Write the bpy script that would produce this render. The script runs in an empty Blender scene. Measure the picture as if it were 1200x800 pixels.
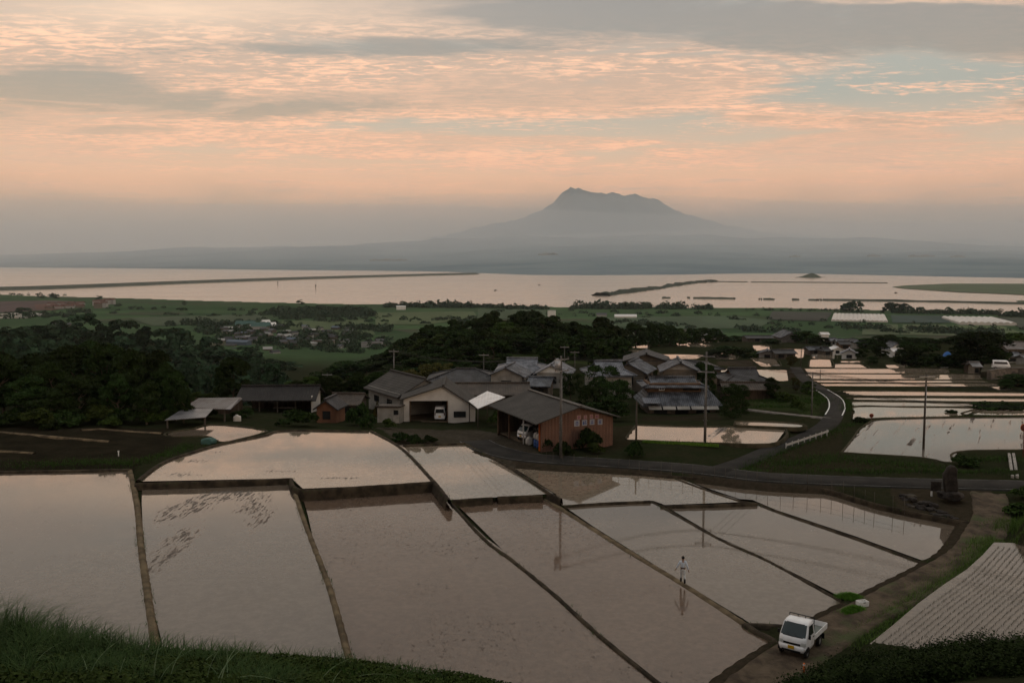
import bpy, bmesh, math, random
import numpy as np
from mathutils import Vector, Matrix
PI = math.pi
R = math.radians
rng = np.random.default_rng(11)
random.seed(11)
S = bpy.context.scene
COL = S.collection

# ---------------------------------------------------------------- camera model
F = 1100.0                      # focal length in pixels of the 1200 px wide photograph
CZ = 100.0                      # eye height above the sea
PITCH = math.atan(100 / 1100.0)
cp, sp = math.cos(PITCH), math.sin(PITCH)

def ray(px, py):
    vx, vy = (px - 600) / F, (400 - py) / F
    return vx, cp + vy * sp, -sp + vy * cp

def P(px, py, z):
    dx, dy, dz = ray(px, py)
    t = (z - CZ) / dz
    return Vector((dx * t, dy * t, z))

# ---------------------------------------------------------------- helpers
def link(o, parent=None):
    COL.objects.link(o)
    if parent is not None:
        o.parent = parent
    return o

def tag(o, label=None, cat=None, group=None, kind=None):
    if label: o['label'] = label
    if cat: o['category'] = cat
    if group: o['group'] = group
    if kind: o['kind'] = kind
    return o

def thing(name, label, cat, loc=(0, 0, 0), rz=0.0, group=None):
    o = bpy.data.objects.new(name, None)
    o.empty_display_size = 0.3
    o.location = loc
    o.rotation_euler = (0, 0, rz)
    link(o)
    return tag(o, label, cat, group)

def copy_thing(root, loc, rz=0.0, scale=None, label=None, group=None):
    r = root.copy(); COL.objects.link(r)
    r.location = loc; r.rotation_euler = (0, 0, rz)
    if scale is not None: r.scale = scale
    if label: r['label'] = label
    if group: r['group'] = group
    for ch in list(root.children):
        c = ch.copy(); COL.objects.link(c); c.parent = r
        for g in list(ch.children):
            d = g.copy(); COL.objects.link(d); d.parent = c
    return r

class MB:
    """collects geometry and links it as one mesh object"""
    def __init__(s):
        s.v, s.f, s.m, s.mi, s.sm = [], [], [], 0, []
    def mat(s, i):
        s.mi = i; return s
    def add(s, vs, fs, smooth=False):
        b = len(s.v)
        s.v += [tuple(v) for v in vs]
        for f in fs:
            s.f.append([b + i for i in f]); s.m.append(s.mi); s.sm.append(smooth)
        return s
    def box(s, c, d, rz=0.0, rx=0.0, ry=0.0):
        x, y, z = d[0] / 2, d[1] / 2, d[2] / 2
        M = Matrix.Translation(Vector(c)) @ Matrix.Rotation(rz, 4, 'Z') @ Matrix.Rotation(ry, 4, 'Y') @ Matrix.Rotation(rx, 4, 'X')
        vs = [M @ Vector((a * x, b * y, e * z)) for e in (-1, 1) for b in (-1, 1) for a in (-1, 1)]
        return s.add(vs, [(0, 2, 3, 1), (4, 5, 7, 6), (0, 1, 5, 4), (2, 6, 7, 3), (0, 4, 6, 2), (1, 3, 7, 5)])
    def cyl(s, p0, p1, r0, r1=None, n=10, cap=True, smooth=True):
        r1 = r0 if r1 is None else r1
        p0, p1 = Vector(p0), Vector(p1)
        d = (p1 - p0).normalized()
        a = d.orthogonal().normalized(); b = d.cross(a)
        vs = []
        for p, r in ((p0, r0), (p1, r1)):
            for i in range(n):
                t = 2 * PI * i / n
                vs.append(p + a * (math.cos(t) * r) + b * (math.sin(t) * r))
        s.add(vs, [(i, (i + 1) % n, n + (i + 1) % n, n + i) for i in range(n)], smooth)
        if cap:
            s.add(vs[:n], [tuple(reversed(range(n)))]); s.add(vs[n:], [tuple(range(n))])
        return s
    def tube(s, pts, rad, n=8):
        pts = [Vector(p) for p in pts]
        rad = [rad] * len(pts) if not hasattr(rad, '__len__') else rad
        vs = []
        prev = None
        for i, p in enumerate(pts):
            d = (pts[min(i + 1, len(pts) - 1)] - pts[max(i - 1, 0)]).normalized()
            a = d.orthogonal().normalized() if prev is None else (prev - d * prev.dot(d)).normalized()
            prev = a; b = d.cross(a)
            for k in range(n):
                t = 2 * PI * k / n
                vs.append(p + a * (math.cos(t) * rad[i]) + b * (math.sin(t) * rad[i]))
        fs = []
        for i in range(len(pts) - 1):
            for k in range(n):
                fs.append((i * n + k, i * n + (k + 1) % n, (i + 1) * n + (k + 1) % n, (i + 1) * n + k))
        s.add(vs, fs, True)
        s.add(vs[:n], [tuple(reversed(range(n)))]); s.add(vs[-n:], [tuple(range(n))])
        return s
    def prism(s, poly, a, b, axis='z'):
        """extrude a 2-D outline between a and b along an axis"""
        def put(p, q):
            return {'z': (p[0], p[1], q), 'y': (p[0], q, p[1]), 'x': (q, p[0], p[1])}[axis]
        n = len(poly)
        vs = [put(p, a) for p in poly] + [put(p, b) for p in poly]
        fs = [(i, (i + 1) % n, n + (i + 1) % n, n + i) for i in range(n)]
        fs += [tuple(reversed(range(n))), tuple(range(n, 2 * n))]
        return s.add(vs, fs)
    def slab(s, quad, t):
        """a thick sheet: the outline given and a copy t below it"""
        n = len(quad)
        q = [Vector(p) for p in quad]
        vs = q + [p - Vector((0, 0, t)) for p in q]
        fs = [tuple(range(n)), tuple(reversed(range(n, 2 * n)))] + [(i, n + i, n + (i + 1) % n, (i + 1) % n) for i in range(n)]
        return s.add(vs, fs)
    def build(s, name, mats, parent=None, bevel=0.0, loc=None, fix=True):
        me = bpy.data.meshes.new(name)
        me.from_pydata(s.v, [], s.f)
        mats = mats if isinstance(mats, (list, tuple)) else [mats]
        for m in mats: me.materials.append(m)
        me.polygons.foreach_set('material_index', s.m)
        me.polygons.foreach_set('use_smooth', s.sm)
        if fix:
            bm = bmesh.new(); bm.from_mesh(me)
            bmesh.ops.remove_doubles(bm, verts=bm.verts, dist=1e-5)
            bmesh.ops.recalc_face_normals(bm, faces=bm.faces)
            bm.to_mesh(me); bm.free()
        o = bpy.data.objects.new(name, me)
        if loc is not None: o.location = loc
        link(o, parent)
        if bevel:
            b = o.modifiers.new('bevel', 'BEVEL'); b.width = bevel; b.segments = 2; b.limit_method = 'ANGLE'; b.angle_limit = R(40)
        return o

def mesh_np(name, V, Q, mat, parent=None, smooth=False, attr=None):
    """a mesh from numpy arrays of vertices and quads (or triangles)"""
    me = bpy.data.meshes.new(name)
    n, k = Q.shape
    me.vertices.add(len(V)); me.vertices.foreach_set('co', np.ascontiguousarray(V, dtype=np.float32).ravel())
    me.loops.add(n * k); me.loops.foreach_set('vertex_index', np.ascontiguousarray(Q, dtype=np.int32).ravel())
    me.polygons.add(n); me.polygons.foreach_set('loop_start', np.arange(0, n * k, k, dtype=np.int32))
    me.polygons.foreach_set('loop_total', np.full(n, k, dtype=np.int32))
    me.polygons.foreach_set('use_smooth', np.full(n, smooth, dtype=bool))
    me.update(calc_edges=True); me.validate()
    if attr is not None:
        for an, arr in attr.items():
            a = me.color_attributes.new(an, 'FLOAT_COLOR', 'POINT')
            a.data.foreach_set('color', np.ascontiguousarray(arr, dtype=np.float32).ravel())
    if mat is not None: me.materials.append(mat)
    if name is None: return me
    o = bpy.data.objects.new(name, me)
    return link(o, parent)

# ---------------------------------------------------------------- materials
class NT:
    def __init__(s, tree): s.t = tree; s.n = tree.nodes; s.l = tree.links
    def new(s, kind, **kw):
        n = s.n.new(kind)
        for k, v in kw.items(): setattr(n, k, v)
        return n
    def con(s, a, b): s.l.new(a, b); return b
    def math(s, op, a, b=None, clamp=False):
        n = s.new('ShaderNodeMath', operation=op, use_clamp=clamp)
        for i, x in enumerate((a, b)):
            if x is None: continue
            if isinstance(x, (int, float)): n.inputs[i].default_value = x
            else: s.l.new(x, n.inputs[i])
        return n.outputs[0]
    def mix(s, fac, a, b, blend='MIX'):
        n = s.new('ShaderNodeMix', data_type='RGBA', blend_type=blend)
        for i, x in ((0, fac), (6, a), (7, b)):
            if isinstance(x, (int, float)): n.inputs[i].default_value = x
            elif isinstance(x, (tuple, list)): n.inputs[i].default_value = (*x[:3], 1)
            else: s.l.new(x, n.inputs[i])
        return n.outputs[2]
    def noise(s, vec, scale, detail=4, rough=0.55, dist=0.0):
        n = s.new('ShaderNodeTexNoise'); n.inputs['Scale'].default_value = scale
        n.inputs['Detail'].default_value = detail; n.inputs['Roughness'].default_value = rough
        n.inputs['Distortion'].default_value = dist
        if vec is not None: s.l.new(vec, n.inputs['Vector'])
        return n.outputs['Fac']
    def step(s, x, lo, hi):
        n = s.new('ShaderNodeMapRange', interpolation_type='SMOOTHSTEP')
        s.l.new(x, n.inputs[0]); n.inputs[1].default_value = lo; n.inputs[2].default_value = hi
        return n.outputs[0]
    def ramp(s, x, stops):
        n = s.new('ShaderNodeValToRGB'); e = n.color_ramp.elements
        while len(e) < len(stops): e.new(0.5)
        for el, (p, c) in zip(e, stops): el.position = p; el.color = (*c, 1)
        s.l.new(x, n.inputs[0]); return n.outputs[0]

def newmat(name):
    m = bpy.data.materials.new(name); m.use_nodes = True
    t = NT(m.node_tree); b = t.n['Principled BSDF']
    return m, t, b

def mat(name, c1, c2=None, scale=1.0, rough=0.8, bump=0.0, spec=0.12, metal=0.0, coords='Object', stretch=None, lo=0.38, hi=0.62, bscale=None, rand=0.0):
    m, t, b = newmat(name)
    b.inputs['Roughness'].default_value = rough
    b.inputs['Specular IOR Level'].default_value = spec
    b.inputs['Metallic'].default_value = metal
    b.inputs['Base Color'].default_value = (*c1, 1)
    tc = t.new('ShaderNodeTexCoord').outputs['Object'] if coords == 'Object' else t.new('ShaderNodeNewGeometry').outputs['Position']
    if stretch:
        mp = t.new('ShaderNodeMapping'); mp.inputs['Scale'].default_value = stretch; t.con(tc, mp.inputs[0]); tc = mp.outputs[0]
    col = None
    if c2 is not None:
        f = t.step(t.noise(tc, scale, 6, 0.62), lo, hi)
        col = t.mix(f, c1, c2)
    if rand:
        oi = t.new('ShaderNodeObjectInfo').outputs['Random']
        k = t.new('ShaderNodeMapRange'); t.con(oi, k.inputs[0]); k.inputs[3].default_value = 1 - rand; k.inputs[4].default_value = 1 + rand
        hsv = t.new('ShaderNodeHueSaturation')
        if col is None: hsv.inputs['Color'].default_value = (*c1, 1)
        else: t.con(col, hsv.inputs['Color'])
        t.con(k.outputs[0], hsv.inputs['Value']); col = hsv.outputs[0]
    if col is not None: t.con(col, b.inputs['Base Color'])
    if bump:
        bp = t.new('ShaderNodeBump'); bp.inputs['Strength'].default_value = bump; bp.inputs['Distance'].default_value = 0.05
        t.con(t.noise(tc, bscale or scale * 3, 6, 0.65), bp.inputs['Height']); t.con(bp.outputs[0], b.inputs['Normal'])
    return m

def ribmat(name, c1, c2, period, rough, axis=0, scale=0.6, lo=0.4, hi=0.6, depth=0.6, metal=0.0, spec=0.3):
    """corrugated sheet or tiled roof: ribs across one object axis, blotches of weathering over it"""
    m, t, b = newmat(name)
    b.inputs['Roughness'].default_value = rough; b.inputs['Metallic'].default_value = metal; b.inputs['Specular IOR Level'].default_value = spec
    tc = t.new('ShaderNodeTexCoord').outputs['Object']
    w = t.new('ShaderNodeTexWave', wave_type='BANDS', bands_direction='XYZ'[axis] if isinstance(axis, int) else axis)
    w.inputs['Scale'].default_value = 0.314 / period; t.con(tc, w.inputs[0])
    f = t.step(t.noise(tc, scale, 8, 0.7), lo, hi)
    col = t.mix(f, c1, c2)
    fine = t.noise(tc, 9.0, 3, 0.6)
    col = t.mix(0.5, col, t.mix(fine, (0, 0, 0), (1, 1, 1)), 'OVERLAY')
    t.con(col, b.inputs['Base Color'])
    bp = t.new('ShaderNodeBump'); bp.inputs['Strength'].default_value = depth; bp.inputs['Distance'].default_value = 0.06
    t.con(w.outputs['Fac'], bp.inputs['Height']); t.con(bp.outputs[0], b.inputs['Normal'])
    return m

def leafmat(name, a, b2, c, rand=0.42):
    m, t, b = newmat(name)
    b.inputs['Roughness'].default_value = 0.8; b.inputs['Specular IOR Level'].default_value = 0.04
    tc = t.new('ShaderNodeTexCoord').outputs['Object']
    f = t.step(t.noise(tc, 0.7, 3, 0.6), 0.35, 0.65)
    g = t.step(t.noise(tc, 6.0, 2, 0.6), 0.4, 0.75)
    col = t.mix(g, t.mix(f, a, b2), c)
    oi = t.new('ShaderNodeObjectInfo').outputs['Random']
    k = t.new('ShaderNodeMapRange'); t.con(oi, k.inputs[0]); k.inputs[3].default_value = 1 - rand; k.inputs[4].default_value = 1 + rand
    h = t.new('ShaderNodeHueSaturation'); t.con(col, h.inputs['Color']); t.con(k.outputs[0], h.inputs['Value'])
    hs = t.new('ShaderNodeMapRange'); t.con(oi, hs.inputs[0]); hs.inputs[3].default_value = 0.475; hs.inputs[4].default_value = 0.515
    t.con(hs.outputs[0], h.inputs['Hue'])
    t.con(h.outputs[0], b.inputs['Base Color'])
    return m

def watermat(name, mud, mud2, patch=0.0, lines=None, rip=0.035, rough=0.03, ior=1.33, spots=(), flecks=0.61):
    """shallow muddy water: a smooth wet surface over silt, here and there mud standing out of it"""
    m, t, b = newmat(name)
    pos = t.new('ShaderNodeNewGeometry').outputs['Position']
    f = t.step(t.noise(pos, 0.06, 5, 0.6), 0.3, 0.7)
    col = t.mix(f, mud, mud2)
    silt = t.noise(pos, 2.0, 7, 0.74)
    col = t.mix(t.step(silt, 0.38, 0.66), t.mix(0.42, col, (0.05, 0.036, 0.027)), col)
    b.inputs['IOR'].default_value = ior
    b.inputs['Specular IOR Level'].default_value = 0.5
    # flecks of straw and clods breaking the surface, in drifts
    drift = t.step(t.noise(pos, 0.16, 4, 0.6), 0.36 if flecks < 0.6 else 0.42, 0.62)
    fl = t.new('ShaderNodeMapping'); fl.inputs['Scale'].default_value = (1, 0.5, 1); t.con(pos, fl.inputs[0])
    clod = t.step(t.noise(fl.outputs[0], 5.5, 5, 0.78), flecks, flecks + 0.07)
    mask = t.math('MULTIPLY', clod, drift)
    if spots:
        sp3 = t.new('ShaderNodeSeparateXYZ'); t.con(pos, sp3.inputs[0]); tot = 0.0
        for (cx, cy, rx, ry) in spots:
            ga = t.math('MULTIPLY', t.math('SUBTRACT', sp3.outputs[0], cx), 1 / rx); gb = t.math('MULTIPLY', t.math('SUBTRACT', sp3.outputs[1], cy), 1 / ry)
            tot = t.math('ADD', tot, t.math('POWER', 2.718, t.math('MULTIPLY', t.math('ADD', t.math('MULTIPLY', ga, ga), t.math('MULTIPLY', gb, gb)), -1.0)))
        pm = t.new('ShaderNodeMapping'); pm.inputs['Scale'].default_value = (4.2, 0.8, 1); t.con(pos, pm.inputs[0])
        rag = t.math('ADD', t.noise(pm.outputs[0], 1.0, 9, 0.78), t.math('MULTIPLY', t.math('SUBTRACT', t.math('MINIMUM', tot, 1.0), 1.0), 0.24))
        mask = t.math('MAXIMUM', mask, t.math('MULTIPLY', t.step(rag, 0.47, 0.56), 0.85))
    if patch:
        pm = t.new('ShaderNodeMapping'); pm.inputs['Scale'].default_value = (1, 0.3, 1); t.con(pos, pm.inputs[0])
        big = t.step(t.noise(pos, 0.1, 3, 0.6), 0.62 - patch * 0.08, 0.78 - patch * 0.08)
        ragged = t.step(t.noise(pm.outputs[0], 2.6, 8, 0.8), 0.5, 0.6)
        mask = t.math('MAXIMUM', mask, t.math('MULTIPLY', big, ragged))
    if lines:
        ang, sc, th = lines
        lm = t.new('ShaderNodeMapping', vector_type='TEXTURE'); lm.inputs['Rotation'].default_value = (0, 0, ang); lm.inputs['Scale'].default_value = (1 / sc, 1 / (sc * 0.035), 1); t.con(pos, lm.inputs[0])
        st = t.step(t.noise(lm.outputs[0], 1.0, 5, 0.7), th, th + 0.07)
        brk = t.step(t.noise(pos, 0.3, 4, 0.65), 0.38, 0.55)
        mask = t.math('MAXIMUM', mask, t.math('MULTIPLY', st, brk))
    col = t.mix(mask, col, (0.045, 0.033, 0.025))
    t.con(col, b.inputs['Base Color'])
    wind = t.step(t.noise(pos, 0.045, 4, 0.6, 0.4), 0.45, 0.7)          # cat's-paws where the air touches the water
    t.con(t.math('SUBTRACT', 0.5, t.math('MULTIPLY', mask, 0.42)), b.inputs['Specular IOR Level'])
    rr = t.math('ADD', t.math('MULTIPLY', mask, 0.55), t.math('ADD', rough * 0.6, t.math('ADD', t.math('MULTIPLY', wind, 0.035), t.math('MULTIPLY', t.step(silt, 0.6, 0.4), 0.02))))
    t.con(rr, b.inputs['Roughness'])
    bp = t.new('ShaderNodeBump'); bp.inputs['Strength'].default_value = rip; bp.inputs['Distance'].default_value = 0.05
    wv = t.new('ShaderNodeMapping'); wv.inputs['Scale'].default_value = (0.5, 1, 1); t.con(pos, wv.inputs[0])
    h = t.math('ADD', t.math('MULTIPLY', t.noise(wv.outputs[0], 2.2, 3, 0.5), t.math('ADD', 0.5, wind)), t.math('MULTIPLY', mask, 8.0))
    t.con(h, bp.inputs['Height']); t.con(bp.outputs[0], b.inputs['Normal'])
    return m

LEAF_DARK = leafmat('leaf_dark', (0.009, 0.017, 0.005), (0.016, 0.030, 0.008), (0.028, 0.046, 0.012))
LEAF_MID = leafmat('leaf_mid', (0.018, 0.031, 0.007), (0.03, 0.05, 0.011), (0.046, 0.07, 0.016))
LEAF_OLIVE = leafmat('leaf_olive', (0.036, 0.04, 0.012), (0.06, 0.062, 0.018), (0.085, 0.08, 0.024))
LEAF_FAR = leafmat('leaf_far', (0.015, 0.032, 0.017), (0.025, 0.048, 0.024), (0.036, 0.06, 0.029))
BARK = mat('bark', (0.06, 0.045, 0.032), (0.1, 0.08, 0.06), 4, 0.9, 0.5)
GRASS = leafmat('grass_blade', (0.016, 0.034, 0.007), (0.027, 0.054, 0.011), (0.045, 0.08, 0.018))
GRASS_LUSH = leafmat('grass_lush', (0.05, 0.085, 0.018), (0.07, 0.115, 0.025), (0.1, 0.15, 0.035))
SEEDLING = leafmat('seedling', (0.075, 0.15, 0.02), (0.10, 0.2, 0.027), (0.13, 0.24, 0.035), 0.1)
BUNDT = mat('bund_dry', (0.075, 0.057, 0.036), (0.16, 0.122, 0.074), 0.9, 0.95, 0.6, coords='World', bscale=6)
BUNDM = mat('bund_mud', (0.022, 0.017, 0.012), (0.06, 0.046, 0.03), 1.1, 0.95, 0.8, coords='World', bscale=6)
BUNDW = mat('bund_wet', (0.035, 0.026, 0.018), (0.06, 0.045, 0.03), 1.2, 0.8, 0.8, coords='World', bscale=6)
ASPHALT = mat('asphalt', (0.016, 0.0155, 0.014), (0.028, 0.026, 0.023), 0.5, 0.9, 0.3, coords='World', bscale=20)
DIRT = mat('dirt', (0.075, 0.055, 0.037), (0.15, 0.115, 0.078), 0.7, 0.95, 0.6, coords='World', bscale=5)
CONC = mat('concrete', (0.22, 0.21, 0.19), (0.33, 0.31, 0.28), 1.2, 0.85, 0.3)
CONC_D = mat('old_concrete', (0.12, 0.11, 0.1), (0.2, 0.18, 0.16), 1.2, 0.9, 0.3)
RAILW = mat('weathered_white', (0.42, 0.42, 0.41), (0.32, 0.32, 0.31), 1.5, 0.6)
WHITE = mat('white_paint', (0.74, 0.74, 0.72), (0.62, 0.62, 0.6), 1.5, 0.5)
PLASTER = mat('white_plaster', (0.58, 0.56, 0.52), (0.46, 0.44, 0.41), 0.6, 0.85, lo=0.35, hi=0.75)
PLASTD = mat('grey_plaster', (0.3, 0.29, 0.265), (0.2, 0.19, 0.175), 0.7, 0.85, lo=0.35, hi=0.7)
BEIGE = mat('beige_wall', (0.17, 0.145, 0.115), (0.12, 0.103, 0.082), 0.8, 0.85)
WOOD_D = mat('dark_timber', (0.035, 0.026, 0.02), (0.07, 0.05, 0.036), 2.5, 0.85, 0.3, stretch=(1, 1, 0.15))
BROWNW = mat('brown_wall', (0.09, 0.055, 0.035), (0.13, 0.085, 0.055), 1.0, 0.85)
ORANGEW = ribmat('orange_cladding', (0.12, 0.066, 0.047), (0.165, 0.09, 0.064), 0.38, 0.75, 0, 0.5, 0.35, 0.7, 0.9)
ORANGEP = mat('orange_plaster', (0.13, 0.065, 0.04), (0.17, 0.085, 0.05), 0.8, 0.85)
TILE = ribmat('grey_roof_tile', (0.028, 0.032, 0.04), (0.105, 0.118, 0.14), 0.28, 0.55, 0, 0.55, 0.42, 0.62, 0.9)
TILE_D = ribmat('dark_roof_tile', (0.02, 0.02, 0.022), (0.055, 0.055, 0.06), 0.28, 0.6, 0, 0.55, 0.4, 0.7, 0.9)
TILE_L = ribmat('pale_roof_tile', (0.05, 0.056, 0.068), (0.165, 0.18, 0.21), 0.28, 0.5, 0, 0.6, 0.38, 0.6, 0.9)
TIN = ribmat('grey_tin_roof', (0.06, 0.055, 0.05), (0.1, 0.09, 0.08), 0.3, 0.6, 0, 0.35, 0.35, 0.7, 0.7)
TIN_R = ribmat('rusty_tin_roof', (0.06, 0.035, 0.026), (0.13, 0.12, 0.115), 0.3, 0.5, 0, 0.4, 0.35, 0.6, 0.7, 0.0, 0.5)
TIN_S = ribmat('silver_tin_roof', (0.09, 0.092, 0.098), (0.19, 0.19, 0.2), 0.3, 0.4, 0, 0.5, 0.35, 0.6, 0.7, 0.2, 0.5)
TIN_W = ribmat('white_tin_roof', (0.5, 0.5, 0.5), (0.72, 0.72, 0.72), 0.4, 0.35, 0, 0.8, 0.35, 0.55, 0.7, 0.0, 0.5)
SLATE = ribmat('grey_slate_roof', (0.034, 0.031, 0.028), (0.06, 0.056, 0.05), 0.45, 0.85, 1, 0.5, 0.35, 0.7, 0.4)
GLASS = mat('window_glass', (0.02, 0.022, 0.025), None, rough=0.06, spec=0.6)
BLACK = mat('black_plastic', (0.012, 0.012, 0.013), None, rough=0.5)
RUBBER = mat('rubber', (0.015, 0.015, 0.015), (0.04, 0.035, 0.03), 6, 0.9)
STEEL = mat('galvanised_steel', (0.28, 0.29, 0.3), (0.4, 0.4, 0.41), 3, 0.45, metal=0.6)
POLEC = mat('pole_concrete', (0.09, 0.087, 0.082), (0.14, 0.135, 0.125), 1.5, 0.85)
POLEW = mat('pole_timber', (0.06, 0.05, 0.04), (0.1, 0.085, 0.07), 3, 0.9, 0.3, stretch=(1, 1, 0.1))
WIRE = mat('wire', (0.02, 0.02, 0.02), None, rough=0.6)
CARP = mat('car_paint_white', (0.84, 0.85, 0.86), (0.76, 0.76, 0.76), 2.5, 0.22, spec=0.5)
STONE = mat('dark_stone', (0.016, 0.014, 0.013), (0.04, 0.034, 0.03), 1.8, 0.8, 0.9, bscale=5)
STONE_W = mat('wall_stone', (0.035, 0.03, 0.026), (0.08, 0.07, 0.055), 1.3, 0.9, 0.9, bscale=4)
BLUE = mat('blue_plastic', (0.03, 0.07, 0.2), (0.05, 0.1, 0.28), 1.0, 0.5)
TARP = mat('blue_tarp', (0.03, 0.1, 0.3), (0.05, 0.16, 0.42), 1.4, 0.6, 0.6)
TEAL = mat('teal_roof', (0.045, 0.095, 0.085), (0.06, 0.125, 0.11), 0.05, 0.6)
REDROOF = mat('red_roof', (0.10, 0.05, 0.04), (0.15, 0.08, 0.065), 0.06, 0.8)
VINYL = mat('greenhouse_film', (0.6, 0.57, 0.53), (0.48, 0.46, 0.43), 0.08, 0.35, spec=0.5)
ORANGE = mat('orange_paint', (0.55, 0.13, 0.03), None, rough=0.5)
YELLOW = mat('yellow_plate', (0.55, 0.33, 0.02), None, rough=0.5)
# ---------------------------------------------------------------- paddies: water level and outline
PAD = {
 'A': (79.9, [(-220,556),(12,553),(149,551),(157,600),(160,640),(174,745),(184,830),(-320,830)]),
 'B': (79.75, [(168,566),(250,564),(338,561),(352,602),(374,665),(386,695),(404,766),(418,825),(200,825),(192,745),(178,680),(174,640),(168,590)]),
 'C': (79.4, [(357,584),(430,579),(506,574),(524,588),(567,632),(600,657),(648,696),(700,744),(768,800),(785,818),(430,818),(414,766),(392,695),(380,660),(364,605)]),
 'D': (78.93, [(533,588),(580,584),(634,581),(660,601),(700,625),(740,650),(800,686),(872,732),(886,738),(907,748),(908,757),(881,780),(862,798),(845,812),(795,812),(770,793),(700,736),(655,696),(600,651),(560,613)]),
 'E': (80.2, [(164,563),(190,543),(228,530),(262,520),(306,511),(335,505),(434,505),(470,525),(506,563),(430,568),(354,571),(341,559),(250,561)]),
 'F': (79.4, [(472,522),(545,520),(588,544),(645,577),(580,581),(529,584),(510,561)]),
 'G': (79.05, [(591,540),(637,543),(719,551),(783,557),(826,574),(868,587),(776,590),(762,585),(712,587),(662,591),(656,578)]),
 'H': (78.93, [(664,594),(712,589),(760,588),(772,593),(842,632),(898,657),(984,704),(994,713),(986,722),(976,731),(917,730),(880,729),(870,722),(803,680),(742,643),(700,618)]),
 'I': (78.88, [(782,593),(830,591),(886,590),(915,602),(1000,631),(1086,663),(1055,692),(1022,709),(1003,711),(990,700),(900,652),(846,629)]),
 'J': (78.84, [(797,559),(850,563),(900,568),(962,573),(1025,592),(1080,605),(1136,616),(1125,637),(1106,659),(1090,659),(1000,626),(915,597),(887,586),(872,585),(832,572)]),
 'K': (79.6, [(1165,637),(1300,640),(1420,790),(1300,786),(1175,772),(1100,766),(1025,752),(1055,729),(1085,706),(1112,687),(1135,669),(1152,652)]),
 'L': (79.0, [(988,530),(1000,516),(1010,503),(1020,496),(1032,492),(1100,490),(1200,489),(1330,488),(1320,526),(1199,527),(1121,529),(1117,541),(1104,541),(1082,536),(1000,531)]),
 'M1': (78.3, [(999,492),(1002,477),(1060,477),(1146,478.5),(1131,486),(1100,488.5),(1030,490)]),
 'M1b': (78.3, [(1150,479),(1330,481),(1330,486),(1140,486.5)]),
 'M2': (77.9, [(994,474.5),(1001,470.5),(1060,471),(1150,473),(1147,476.3),(1003,476)]),
 'M2b': (77.7, [(1003,465.6),(1100,466),(1300,468),(1300,470.5),(1160,470.8),(1003,468.6)]),
 'M3': (77.4, [(987,457.8),(1060,458.2),(1200,460),(1300,461),(1300,465),(1200,464.4),(1000,463.4)]),
 'M5': (76.3, [(949,445),(1060,445.4),(1150,446),(1160,448.6),(955,448.2)]),
 'M4': (76.4, [(956,449),(1060,449.2),(1165,449.6),(1176,453),(960,452.6)]),
 'M6': (75.3, [(942,437.6),(1100,438.4),(1149,439),(1149,444.6),(949,444)]),
 'M7': (74.4, [(937,431.5),(1030,431.8),(1110,432.4),(1111,437.4),(942,436.9)]),
 'M8': (76.6, [(1160,452.8),(1182,452.6),(1183,457),(1172,457.5)]),
 'N': (79.8, [(748,498),(800,500),(880,500.5),(918,503),(905,519),(840,519),(752,516),(736,514)]),
 'N2': (80.0, [(864,494),(900,494.5),(938,497),(935,501),(880,499),(864,498.3)]),
 'O1': (74.5, [(872,433),(932,433.5),(939,449),(904,449),(890,441)]),
 'O2': (72.0, [(880,420),(908,420.5),(914,429),(893,429.5)]),
 'O3': (69.2, [(914,408.5),(943,409),(941,419),(933,419),(925,412.5)]),
 'O4': (67.5, [(882,404.5),(902,404.8),(901,411),(885,411)]),
 'O5': (70.0, [(838,413.8),(862,414),(862,421),(842,421)]),
 'O6': (70.3, [(952,415),(978,415.5),(978,422),(953,419.5)]),
 'O7': (71.7, [(950,421),(972,421),(975,430),(949,430)]),
 'O8': (72.6, [(980,426.3),(1007,426.5),(1017,432),(979,431.5)]),
 'O9': (71.8, [(987,422.6),(1008,422.6),(1010,425),(986,425)]),
 'O10': (72.6, [(1038,427.3),(1060,427.5),(1060,432),(1042,431.5)]),
 'Q1': (66.0, [(738,403.6),(758,404),(759,408),(739,408)]),
 'Q2': (68.8, [(730,411),(759,409.4),(757,414.5),(738,420)]),
 'Q3': (69.9, [(766,414.8),(800,415),(826,416),(816,420.5),(771,420.5)]),
 'Q4': (65.3, [(793,402),(815,401.5),(832,403.5),(833,406.5),(796,405.5)]),
 'Q5': (63.5, [(823,397.8),(842,398),(841,402.3),(824,401.6)]),
 'Q6': (74.0, [(838,432.5),(862,432.5),(848,441),(839,440)]),
 'S1': (79.9, [(228,503),(246,498),(280,500),(309,504.5),(304,508),(262,518),(244,511),(206,512),(196,508)]),
}
NEAR = set('ABCDEFGHIJK')
PW = {k: (z, np.array([P(x, y, z)[:2] for x, y in poly])) for k, (z, poly) in PAD.items()}

# roads: px, py, z along the centre line, width in metres
ROADS = {
 'road': ([(1420,574,79.5),(1195,568,79.5),(1100,566,79.5),(1000,563,79.5),(900,558.5,79.5),(850,553,79.5),(800,547.5,79.5),(720,542,79.55),(660,538.5,79.6),(610,534,79.6),(572,524,79.5),(556,516,79.2)], 3.9),
 'lane': ([(838,551,79.5),(872,540,79.5),(905,526,79.5),(940,513,79.5),(962,502,79.4),(972,494,79.3),(977,486,79.1),(981,476,78.7),(977,466,78.3),(962,456,77.6),(946,446,76.6),(937,437,75.5),(932,430,74.6)], 2.5),
 'side_path': ([(972,490,79.2),(945,487,79.2),(915,484,79.2),(890,481,79.2),(868,478.5,79.2)], 1.1),
 'track': ([(862,822,79.3),(900,790,79.3),(938,764,79.25),(985,733,79.2),(1030,709,79.2),(1080,683,79.2),(1115,664,79.2),(1141,645,79.25),(1156,620,79.3),(1163,600,79.4),(1158,577,79.48)], 2.9),
}
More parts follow.
